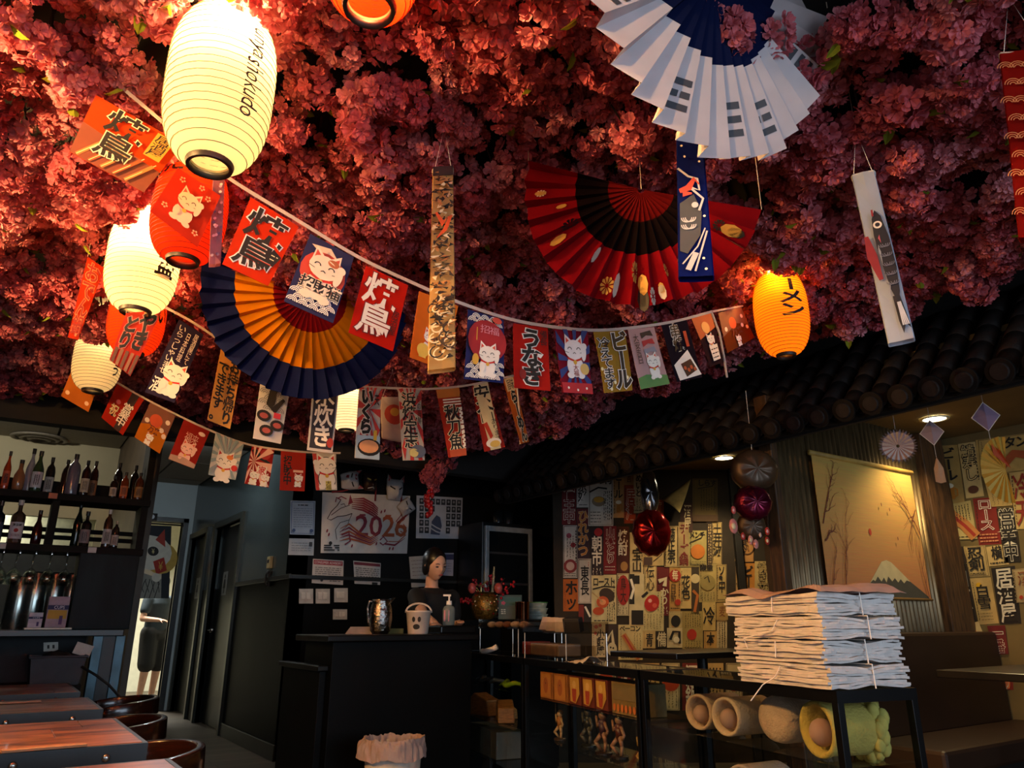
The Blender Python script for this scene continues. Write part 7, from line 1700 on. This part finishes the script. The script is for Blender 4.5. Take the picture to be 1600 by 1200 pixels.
# ------------------------------------------------------------------ drinks fridge with steel cups on top
f0 = Vector((3.92, 6.05, 0)); t = thing('drinks_fridge', 'black glass-door drinks fridge with pale door frame', 'fridge', (4.2, 6.25, 0))
q = MB(); q.span((3.72, 6.02, 0), (4.3, 6.47, 1.98), M('#101113', .4)); q.build('fridge_body', t, bevel=.008)
WF = M('#a9adb0', .35, .3)
for a, b in (((3.74, .1), (3.78, 1.94)), ((4.24, .1), (4.28, 1.94)), ((3.78, 1.89), (4.24, 1.94)), ((3.78, .1), (4.24, .15))): q = MB(); q.span((a[0], 5.985, a[1]), (b[0], 6.02, b[1]), WF); q.build('door_frame', t, bevel=.003)
q = MB(); q.span((3.78, 6.0, .15), (4.24, 6.005, 1.89), M('#15181a', .06, var=0)); q.build('door_glass', t)
for z in (1.1, 1.4, 1.68): q = MB(); q.span((3.79, 5.995, z), (4.23, 5.999, z+.02), M('#3a3a3c', .4)); q.build('shelf_edge', t)
for k, x in enumerate((3.98, 4.1)): c = Vector((x, 6.15, 1.981)); q = MB(); q.lathe([(.045, 0), (.055, .13), (.05, .13), (.042, .01), (0, .01)], c, M('#6e6e70', .25, .9), 20, caps=False); tag(q.build('steel_cup', smooth=True), ['steel cup on the fridge, left', 'steel cup on the fridge, right'][k]+' of the two', 'cup')
# hanging blossom garland with red ornament near the collage poster
t = thing('blossom_garland', 'hanging pink blossom garland with red tassel beside the collage poster', 'garland', on_y(690, 640, 5.3))
pts = [(690, 600), (700, 640), (705, 680), (690, 715), (680, 745), (672, 760)]
P3 = [on_y(x, y, 5.3) for x, y in pts]; q = MB(); q.tube([Vector((P3[0].x, P3[0].y, 2.64))]+P3, .004, TWIG, 5); q.build('stem', t)
rg = random.Random(8)
for k in range(26):
    f = (k/26)**.8*(len(P3)-1); i = min(int(f), len(P3)-2); p_ = P3[i].lerp(P3[i+1], f-i)+Vector((rg.uniform(-.1, .1), rg.uniform(-.06, .06), rg.uniform(-.05, .05)))*(1.3-f/6)
    o = bpy.data.objects.new('blossom_bunch', plain[k % 5].data); COL.objects.link(o); o.parent = t; o.matrix_parent_inverse = Matrix.Translation(-WORLD_LOC[t]); o.location = p_; s = rg.uniform(.8, 1.2); o.scale = (s, s, s); o.rotation_euler = (rg.uniform(-1, 1), rg.uniform(-1, 1), rg.uniform(0, 6))
e = on_y(671, 765, 5.3); q = MB()
for k in range(18): z = -.012*k; q.ball(e+Vector((rg.uniform(-.03, .03), rg.uniform(-.03, .03), z)), (.018, .018, .026), M('#a81c20', .3, var=.2), 8, 6)
q.build('red_tassel', t, smooth=True)
# ------------------------------------------------------------------ bar shelf with bottles
BY = 5.78; Z1, Z2, ZC = 1.885, 1.545, 1.015
SHW = M('#100d0b', .7, var=.3, scale=5, stretch=(1, 14, 14), spec=.12)
bar = thing('bar_shelf', 'tall dark wooden back-bar shelf unit on the left', 'shelf', (-.4, BY+.15, ZC))
for z, nm in ((Z1, 'shelf_board'), (Z2, 'shelf_board')):
    q = MB(); q.span((-1.4, BY, z-.045), (.80, BY+.3, z), SHW); q.build(nm, bar, bevel=.003)
for x in (-1.38, -.1+.33, .77): q = MB(); q.span((x-.022, BY+.02, Z2), (x+.022, BY+.28, Z1-.045), SHW); q.build('upright', bar, bevel=.002)
q = MB(); q.prism([(.75, BY+.01, Z1), (.75, BY+.30, Z1), (.75, BY+.30, 2.6), (.75, BY+.12, 2.6), (.75, BY+.04, 2.2)], (.045, 0, 0), SHW); q.build('end_board', bar)
for z in (Z1+.09, Z2+.06, Z2+.11): q = MB(); q.span((-1.4, BY+.28, z), (.76, BY+.295, z+.03), SHW); q.build('rear_rail', bar)
q = MB(); q.span((-1.4, BY+.285, Z1), (.76, BY+.30, Z1+.10), SHW); q.build('rear_lip', bar)
q = MB(); q.span((.42, BY-.02, ZC), (.78, BY+.04, Z2-.045), M('#10191b', .6, var=.6, scale=6, stretch=(1, 1, .35), spec=.15)); q.build('side_panel', bar, bevel=.004)
q = MB(); q.span((.42, BY+.04, ZC), (.46, BY+.3, Z2-.045), SHW); q.build('side_post', bar)
bc = thing('bar_counter', 'dark bar counter below the bottle shelves', 'counter', (-.4, BY, 0))
q = MB(); q.span((-1.6, BY-.12, ZC-.04), (.74, BY+.45, ZC), M('#161716', .4, var=.15)); q.build('worktop', bc, bevel=.004)
q = MB(); q.span((-1.6, BY+.1, 0), (.55, BY+.16, ZC-.04), M('#0e1318', .6, var=.2, spec=.2)); q.build('front_panel', bc)
q = MB(); q.span((-1.6, BY-.36, .66), (.52, BY+.1, .70), SHW); q.build('low_ledge', bc)
STB = M('#3d5661', .4, .5, var=.35, scale=7)
for x in (.60, .73): q = MB(); q.span((x-.028, BY-.1, 0), (x+.028, BY-.03, ZC-.04), STB); q.build('steel_post', bc, bevel=.003)
q = MB(); q.span((.628, BY-.08, 0), (.702, BY-.05, ZC-.04), M('#1d2022', .5)); q.build('post_infill', bc)
p = Panel(*[on_y(x, y, BY+.098) for x, y in ((68, 1004), (91, 1003), (91, 1017), (68, 1018))]); o = p.sheet('wall_outlet', M('#a8a59a', .5), None, .004); tag(o, 'pale wall outlet plate under the bar counter', 'outlet'); p.rect(.25, .3, .4, .7, INK); p.rect(.6, .3, .75, .7, INK); p.build(o)
# bottles: (x, top y, width, colour, label colour, shape, shelf z, row) - measured at the shelf front
def bottle(x, ytop, wpx, glass, labc, shape, zs, row, label, capc='#1a1512', lab_text=None):
    Yb = BY+.07+.13*row; b = on_y(x, 770, Yb); zt = on_y(x, ytop, Yb).z; c = Vector((b.x, Yb, zs+.001)); H = zt-zs
    px = on_y(x+wpx/2, 770, Yb)-on_y(x-wpx/2, 770, Yb); r = px.length/2*.86; H = max(H, .12)
    t = thing('liquor_bottle', label, 'bottle', c); g = M(glass, .1, var=.1, coat=.3)
    nk = r*.32
    prof = {'wine': [(r*.9, 0), (r, .01), (r, H*.5), (r*.9, H*.58), (nk*1.2, H*.76), (nk, H*.8), (nk, H*.96)],
            'round': [(r*.7, 0), (r*.95, H*.08), (r, H*.3), (r*.9, H*.5), (nk*1.4, H*.68), (nk*1.2, H*.72), (nk*1.2, H*.9)],
            'square': [(r*.96, 0), (r, .008), (r, H*.6), (r*.92, H*.66), (nk*1.1, H*.74), (nk, H*.78), (nk, H*.94)],
            'jug': [(r*.95, 0), (r, .01), (r, H*.62), (r*.8, H*.74), (nk*1.1, H*.82), (nk*1.1, H*.95)]}[shape]
    n_ = 4 if shape == 'square' else 18
    q = MB(); q.lathe(prof, c, g, 8 if shape == 'square' else 18, R=Matrix.Rotation(PI/8+.2 if shape == 'square' else 0, 3, 'Z')); q.build('glass_body', t, smooth=shape != 'square', bevel=0)
    q = MB(); q.lathe([(nk*1.25, H*.88), (nk*1.25, H), (0, H)], c, M(capc, .4), 14); q.build('cap', t)
    if labc:
        q = MB(); a0 = math.atan2(-c.y, -c.x); W_ = 1.1; z0, z1 = H*.1, H*.48; rr = r*1.015
        q.grid(lambda u, v: c+Vector((math.cos(a0+(u-.5)*2*W_)*rr, math.sin(a0+(u-.5)*2*W_)*rr, z0+(z1-z0)*v)), 8, 1, M(labc, .6, var=.1)); lo = q.build('paper_label', t)
        nn = Vector((math.cos(a0), math.sin(a0), 0)); sd_ = Vector((-nn.y, nn.x, 0)); cc = c+nn*(rr*1.02)
        p = Panel(*[cc+sd_*a*r*.62+Vector((0, 0, z)) for a, z in ((-1, z1), (1, z1), (1, z0), (-1, z0))])
        if lab_text:
            p.words(lab_text[0], .02, .08, .98, .3, INK, off=.02); p.ell(.5, .5, .12, hexm('#8a1a16')); p.words(lab_text[1], .05, .7, .95, .86, hexm('#6a3a34'))
        else: p.scribble(.1, .2, .9, .85, 3, INK, .06, int(x), True)
        p.build(lo, 'label_print')
BT = [
 (4, 704, 15, '#a8401c', '#c8502a', 'wine', Z1, 0, 'amber bottle with orange label at the left picture edge, upper shelf'),
 (25, 718, 23, '#8a5a3a', None, 'round', Z1, 0, 'squat amber decanter second from left on the upper shelf'),
 (41, 700, 19, '#9a98a4', None, 'wine', Z1, 1, 'tall frosted white bottle in the back row, upper shelf'),
 (53, 704, 22, '#2a3a24', '#b4b4bc', 'wine', Z1, 0, 'green wine bottle with large pale label, upper shelf'),
 (73, 714, 18, '#1c1814', '#a9a8a4', 'jug', Z1, 1, 'dark bottle with white label behind the green bottle'),
 (98, 718, 17, '#2a1a12', None, 'jug', Z1, 1, 'dark brown bottle behind the clear violet bottle'),
 (110, 709, 24, '#5c5868', None, 'jug', Z1, 0, 'clear violet-grey glass bottle in the middle of the upper shelf'),
 (130, 719, 17, '#2a1612', '#a89a88', 'jug', Z1, 0, 'brown bottle with cream label right of the violet bottle'),
 (143, 720, 16, '#3a1c10', '#8a5a34', 'jug', Z1, 1, 'brown bottle with copper label in the back row'),
 (181, 723, 17, '#1e140e', None, 'jug', Z1, 1, 'black round-shouldered bottle behind the small white-label bottle'),
 (176, 744, 14, '#2a1a12', '#a8988a', 'jug', Z1, 0, 'small dark bottle with white brush label, upper shelf'),
 (193, 738, 15, '#6a2c14', '#a8562c', 'jug', Z1, 0, 'small amber bottle with copper label, upper shelf'),
 (207, 727, 16, '#1c120c', None, 'jug', Z1, 1, 'dark bottle near the right end, back row of upper shelf'),
 (216, 739, 16, '#4a2412', '#8a5a2a', 'jug', Z1, 0, 'small amber bottle at the right end of the upper shelf'),
 (7, 783, 23, '#15161a', '#3c3e46', 'square', Z2, 0, 'square black-label bottle at the left edge of lower shelf'),
 (37, 782, 27, '#4a3426', '#b8aeb0', 'square', Z2, 0, 'large square bourbon bottle with white label and red seal', '#a8a4a4', ('JIM BEAM', 'BOURBON')),
 (70, 798, 20, '#3a0f10', None, 'round', Z2, 1, 'dark red round bottle in shadow on the lower shelf'),
 (131, 786, 18, '#141a10', None, 'wine', Z2, 1, 'tall black-green bottle in back row of lower shelf'),
 (144, 800, 20, '#1d1512', '#7a6a68', 'square', Z2, 0, 'square dark bottle with grey label, lower shelf'),
 (178, 797, 17, '#3a2418', '#a89c96', 'jug', Z2, 0, 'brown bottle with white label and pale cap, lower shelf', '#b8b0a8'),
 (191, 815, 14, '#2a1c16', '#9a8e86', 'jug', Z2, 0, 'short bottle with cork and white label at right of lower shelf', '#a88a6a'),
]
for row in BT: bottle(*row)
for k, (x, y, z, h) in enumerate(((84, 769, Z1, '#b8603a'), (145, 854, Z2, '#b0aaa2'), (3, 848, Z2, '#a8a29a'))):
    p_ = on_y(x, y, BY-.003); q = MB(); q.box(Vector((p_.x, BY-.003, z-.022)), (.05, .004, .036), M(h, .6)); tag(q.build('price_tag'), ['orange price tag on the upper shelf edge', 'white price tag on the lower shelf edge below the dark bottles', 'white price tag on the lower shelf edge at left'][k], 'price tag')
# small under-shelf lights and the stemware that hangs below the lower shelf
GL = glass_mat('stemware', (.85, .88, .86), .05, 2.6)
rackw = thing('glass_rack', 'wire stemware rack under the lower bottle shelf', 'rack', (-.3, BY+.15, Z2-.06))
for k in range(12): x = -.62+.088*k; q = MB(); q.tube([(x, BY+.01, Z2-.06), (x, BY+.28, Z2-.06)], .004, STEEL, 6); q.tube([(x, BY+.02, Z2-.06), (x, BY+.02, Z2-.045)], .003, STEEL, 6); q.build('rail', rackw)
names = ['first', 'second', 'third', 'fourth', 'fifth', 'sixth', 'seventh']
for k, x in enumerate((4, 27, 53, 80, 106, 131)):
    c = on_y(x, 870, BY+.12); c = Vector((c.x, BY+.12, Z2-.052)); q = MB()
    q.lathe([(.036, 0), (.034, -.002), (.006, -.01), (.0045, -.09), (.02, -.105), (.04, -.13), (.044, -.16), (.038, -.2), (.036, -.2), (.042, -.16), (.037, -.132), (.016, -.11), (0, -.105)], c, GL, 20, caps=False); tag(q.build('wine_glass', smooth=True), 'upside-down wine glass, '+names[k]+' from left in the rack', 'wine glass')
# steel dispensers, boxes and straws on the bar counter
for k, (x, r, h) in enumerate(((22, .075, .34), (46, .085, .37), (76, .08, .37), (104, .08, .37), (128, .06, .36))):
    c = on_y(x, 975, BY+.3); c = Vector((c.x, BY+.3, ZC)); q = MB(); q.lathe([(r, 0), (r, h*.97), (r*.94, h), (0, h)], c, M('#8f9690', .2, .95, var=.1, scale=5, stretch=(9, 9, .2)), 28); q.build; o = q.build('steel_dispenser', smooth=False, bevel=.003)
    for pl in o.data.polygons: pl.use_smooth = abs(pl.normal.z) < .5
    tag(o, names[k]+' steel drink dispenser from the left behind the bar counter', 'dispenser')
def cube_box(x0, x1, ytop, Yd, label, cols, name='card_box'):
    a = on_y(x0, 975, Yd); b = on_y(x1, 975, Yd); zt = on_y((x0+x1)/2, ytop, Yd).z; zb2 = ZC+(.012 if Yd < BY+.1 else 0)
    t = thing(name, label, 'box', (a.x, Yd, zb2)); q = MB(); q.span((a.x, Yd, zb2), (b.x, Yd+.1, zt), M(cols[0], .6)); q.build('carton', t, bevel=.002)
    p = Panel((a.x, Yd-.001, zt), (b.x, Yd-.001, zt), (b.x, Yd-.001, zb2), (a.x, Yd-.001, zb2))
    p.rect(0, .28, 1, .42, hexm(cols[1])); p.rect(0.05, .44, .95, .72, hexm(cols[2])); p.rect(.62, .62, .78, .9, hexm('#3a2a5a')); p.words('CUPS', .3, .3, .8, .4, hexm('#c8c8d0')); p.build(t)
q = MB(); a = on_y(38, 978, BY-.05); b = on_y(112, 978, BY-.05); q.span((a.x, BY-.1, ZC), (b.x, BY+.14, ZC+.012), M('#c2b9a4', .4)); tag(q.build('white_tray', bevel=.003), 'pale serving tray under the card boxes on the bar', 'tray')
cube_box(70, 103, 932, BY-.02, 'purple, yellow and white card box on the bar tray', ('#8a7a86', '#20244a', '#a8862c')); cube_box(43, 65, 957, BY-.03, 'small white and navy card box on the bar tray', ('#a8a2ac', '#23264a', '#a09aa4'))
c = on_y(118, 972, BY); c = Vector((c.x, BY+.06, ZC+.0)); t = thing('straw_cup', 'steel cup full of reddish straws on the bar', 'straw cup', c)
q = MB(); q.lathe([(.032, 0), (.036, .12), (.033, .12), (.03, .005), (0, .005)], c, M('#a8a49a', .2, .9), 20, caps=False); q.build('cup', t, smooth=True)
rs = random.Random(2)
for k in range(16): q = MB(); a = rs.uniform(0, 6.28); e = Vector((math.cos(a), math.sin(a), 0)); q.cyl(c+e*.01+Vector((0, 0, .02)), c+e*.04+Vector((0, 0, .17+.03*rs.random())), .003, .003, M(['#8a3a48', '#a86a70', '#5a2a3a'][k % 3], .5), 6); q.build('straw', t)
# grey bus tub with clutter on the ledge
a = on_y(42, 1062, BY-.3); b = on_y(128, 1062, BY-.3); t = thing('bus_tub', 'grey plastic bus tub on the ledge under the bar counter', 'tub', ((a.x+b.x)/2, BY-.2, .70)); G = M('#2c2e34', .5, var=.1, spec=.3)
q = MB(); z0, z1 = .701, .86
q.add([(a.x+.02, BY-.32, z0), (b.x-.02, BY-.32, z0), (b.x-.02, BY-.02, z0), (a.x+.02, BY-.02, z0), (a.x, BY-.34, z1), (b.x, BY-.34, z1), (b.x, BY, z1), (a.x, BY, z1)], [(3, 2, 1, 0), (0, 1, 5, 4), (1, 2, 6, 5), (2, 3, 7, 6), (3, 0, 4, 7)], G); q.build('tub_shell', t, solid=.006)
q = MB(); q.tube([(a.x-.006, BY-.346, z1), (b.x+.006, BY-.346, z1), (b.x+.006, BY+.006, z1), (a.x-.006, BY+.006, z1)], .008, G, 8, closed=True); q.build('rolled_rim', t)
q = MB(); q.grid(lambda u, v: (a.x+.02+(b.x-a.x-.04)*u, BY-.31+.28*v, z1-.03+.06*math.sin(PI*u)*math.sin(PI*v)+.03*noise.noise(Vector((u*5, v*5, 1)))), 14, 10, M('#1c1714', .6, var=.4)); tag(q.build('folded_cloth', smooth=True, solid=.003), 'dark crumpled cloth heaped in the grey bus tub', 'cloth')
q = MB(); p_ = on_y(130, 1015, BY-.2); q.box(p_, (.1, .004, .07), M('#b8b0a6', .7), R=Matrix.Rotation(.3, 3, 'Y')); tag(q.build('paper_slip'), 'white paper slip sticking out of the bus tub', 'paper')
q = MB(); q.tube([on_y(128, 1042, BY-.34), on_y(150, 1055, BY-.42), on_y(170, 1070, BY-.45), on_y(190, 1092, BY-.5), on_y(192, 1106, BY-.55)], .008, INK, 8); tag(q.build('black_cable', smooth=True), 'black cable running from the bus tub past the steel posts', 'cable')

# ------------------------------------------------------------------ plank tables
APR = M('#15171a', .45, .2, var=.25, scale=9)
def plank_table(y0, y1, label, style, xr=.42, xl=-1.0, z=.74):
    t = thing('plank_table', label, 'table', ((xl+xr)/2, (y0+y1)/2, 0)); rt = random.Random(int(y0*100))
    if style == 'strip':
        n_ = 6; W1_ = wood_mat('#3a1c0c', '#a06a3c', 3, (1.5, 22, 3), .35, .2)
        for k in range(n_): q = MB(); a = y0+.012+(y1-y0-.024)*k/n_; q.span((xl+.012, a+.0008, z-.028), (xr-.012, a+(y1-y0-.024)/n_-.0008, z-.001*rt.random()), W1_); q.build('plank', t, bevel=.0015)
    else:
        W1_ = wood_mat('#4a2210', '#b06a3a', 2.2, (2, 9, 3), .32, .2); n_ = 3; wd = (y1-y0-.024)/n_
        for k in range(n_):
            x = xl+.012-rt.uniform(0, .25)
            while x < xr-.012:
                L_ = rt.uniform(.28, .42); a = max(x, xl+.012); b = min(x+L_, xr-.012)
                if xr-.012-b < .08: b = xr-.012
                if b-a > .01: q = MB(); q.span((a+.0008, y0+.012+wd*k+.0008, z-.028), (b-.0008, y0+.012+wd*(k+1)-.0008, z-.0012*rt.random()), W1_); q.build('plank', t, bevel=.0012)
                x = b if b < xr-.012 else 9
    for a, b in (((xl, y0), (xr, y0+.011)), ((xl, y1-.011), (xr, y1)), ((xr-.011, y0+.011), (xr, y1-.011)), ((xl, y0+.011), (xl+.011, y1-.011))): q = MB(); q.span((a[0], a[1], z-.06), (b[0], b[1], z-.002), APR); q.build('steel_edge', t)
    for k in range(7): x = xr-.1-.21*k; q = MB(); q.ball((x, y0, z-.032), (.011, .008, .011), M('#b8b4ae', .2, .95), 12, 8); q.build('bolt', t, smooth=True)
    q = MB(); q.span((xl+.012, y0+.012, z-.04), (xr-.012, y1-.012, z-.029), M('#1a120c', .7)); q.build('underlay', t)
    q = MB(); xm, ym = (xl+xr)/2, (y0+y1)/2; q.span((xm-.04, ym-.04, .02), (xm+.04, ym+.04, z-.04), APR); q.build('column', t)
    q = MB(); q.span((xm-.3, ym-.035, 0), (xm+.3, ym+.035, .025), APR); q.span((xm-.035, ym-.25, 0), (xm+.035, ym+.25, .024), APR); q.build('foot', t)
    return t
plank_table(1.42, 2.12, 'nearest plank table at the bottom left corner', 'patch')
plank_table(2.42, 3.10, 'second nearest plank table with dark steel edge and bolts', 'patch')
plank_table(3.44, 4.02, 'third plank table with long striped boards', 'strip')
plank_table(4.34, 5.02, 'farthest plank table below the bus tub', 'patch')
for k, (x, y, w) in enumerate(((70, 1170, .19), (30, 1098, .15))):
    p_ = on_z(x, y, .742); q = MB(); q.box(Vector((p_.x, p_.y, .744)), (w, .03, .006), M('#9c6a44', .6), rz=.05); tag(q.build('wooden_slip', bevel=.001), ['thin pale wooden slip on the second nearest table', 'thin pale wooden slip on the striped table'][k], 'slip')
# ------------------------------------------------------------------ curved-back chairs
CW = M('#2a120a', .22, var=.3, scale=8, coat=.4)
def chair(x, y, rz, label):
    t = thing('curved_back_chair', label, 'chair', (x, y, 0), None); R_ = Matrix.Rotation(rz, 3, 'Z'); P_ = lambda a, b, c_: Vector((x, y, 0))+R_ @ Vector((a, b, c_))
    q = MB(); NA = 26; vs = []
    for i in range(NA+1):
        a = math.radians(-112+224*i/NA); e = abs(2*i/NA-1); rr = .195; h = .085*(1-.45*e**2); zt = .676-.028*e**2; th_ = .016
        ca, sa = math.cos(a), math.sin(a)
        vs += [P_(ca*(rr+th_), sa*(rr+th_)*1.12, zt), P_(ca*(rr+th_*1.3), sa*(rr+th_*1.3)*1.12, zt-h), P_(ca*(rr-th_), sa*(rr-th_)*1.12, zt-h), P_(ca*(rr-th_*.7), sa*(rr-th_*.7)*1.12, zt)]
    q.add(vs, [(4*i+k, 4*i+(k+1) % 4, 4*i+4+(k+1) % 4, 4*i+4+k) for i in range(NA) for k in range(4)]+[(3, 2, 1, 0), (4*NA, 4*NA+1, 4*NA+2, 4*NA+3)], CW); q.build('curved_rail', t, smooth=True, bevel=.006)
    for a in (-95, -50, 0, 50, 95): a = math.radians(a); q = MB(); q.cyl(P_(math.cos(a)*.17, math.sin(a)*.19, .46), P_(math.cos(a)*.194, math.sin(a)*.216, .61), .011, .010, CW, 10); q.build('spindle', t, smooth=True)
    q = MB(); q.lathe([(0, .425), (.175, .425), (.187, .44), (.18, .465), (.15, .472), (0, .47)], (x, y, 0), M('#15100d', .4), 28, R=R_, sy=1.08); q.build('seat', t, smooth=True)
    for sa in (-1, 1):
        for sb in (-1, 1): q = MB(); q.cyl(P_(sa*.18, sb*.18, 0), P_(sa*.15, sb*.15, .43), .013, .018, CW, 10); q.build('leg', t, smooth=True)
chair(.45, 2.82, 0, 'curved-back dark wooden chair at the second nearest table')
chair(.49, 3.70, 0, 'curved-back dark wooden chair at the striped table')
chair(.63, 4.72, 0, 'curved-back dark wooden chair at the farthest plank table')

# ------------------------------------------------------------------ curtain in the kitchen doorway and hall details
p = Panel(*[on_y(x, y, HY-.04) for x, y in ((176, 818), (268, 822), (264, 935), (184, 935))])
o = p.sheet('noren_curtain', cloth_mat('#c9bfae', .3)); tag(o, 'short doorway curtain printed with lucky cat and red box', 'curtain')
p.rect(0, 0, 1, .16, hexm('#20242e')); p.rect(.84, 0, 1, 1, hexm('#23272e')); p.ell(.82, .45, .22, hexm('#c9a24a')); p.ell(.62, .38, .28, hexm('#d8d0c0'), .24); p.poly([(.72, .2), (.88, .05), (.9, .3)], hexm('#a83a2c')); p.poly([(.5, .18), (.42, .05), (.36, .24)], hexm('#a83a2c'))
p.ell(.68, .36, .07, INK, .065); p.words('¥', .655, .325, .705, .395, hexm('#d8c48a')); p.poly([(.68, .5), (.88, .44), (.94, .62), (.74, .68)], hexm('#a8301f')); p.words('¥', .78, .5, .86, .62, hexm('#d8b04a')); p.poly([(.0, .7), (.5, .66), (.84, .74), (.84, 1), (0, 1)], hexm('#8e8a80'))
for k in range(7): p.line([(.1+.1*k, 1), (.2+.1*k, .8), (.34+.07*k, .74)], .012, hexm('#3a3834')); p.line([(.05+.12*k, .76), (.2+.1*k, .92)], .01, hexm('#3a3834'))
p.ell(.74, .72, .06, hexm('#d8d0c0')); p.build(o)
q = MB(); z = on_y(220, 818, HY-.04).z+.01; q.cyl((1.11, HY-.04, z), (1.96, HY-.04, z), .012, .012, M('#3a3632', .5), 10); tag(q.build('curtain_rod', smooth=True), 'thin dark rod carrying the doorway curtain', 'rod')
c = on_y(237, 808, HY-.03); t = thing('wall_camera', 'small black camera box above the kitchen doorway', 'camera', c); q = MB(); q.box(c, (.13, .06, .1), INK); q.build('housing', t, bevel=.005); q = MB(); q.cyl(c+Vector((0, -.03, 0)), c+Vector((0, -.045, 0)), .032, .03, M('#8a8c90', .2, .6), 16); q.build('lens', t)
# round air vent in the bar ceiling
c = on_z(62, 684, 2.88); t = thing('ceiling_vent', 'round white air vent in the bar ceiling', 'vent', c)
for k, (r0, r1) in enumerate(((.26, .22), (.18, .15), (.11, .08))): q = MB(); q.lathe([(r0, 0), (r0, -.012-.006*k), (r1, -.02-.008*k), (r1, 0)], c, M('#857d70', .6), 32, caps=False); q.build('vent_ring', t, smooth=True)
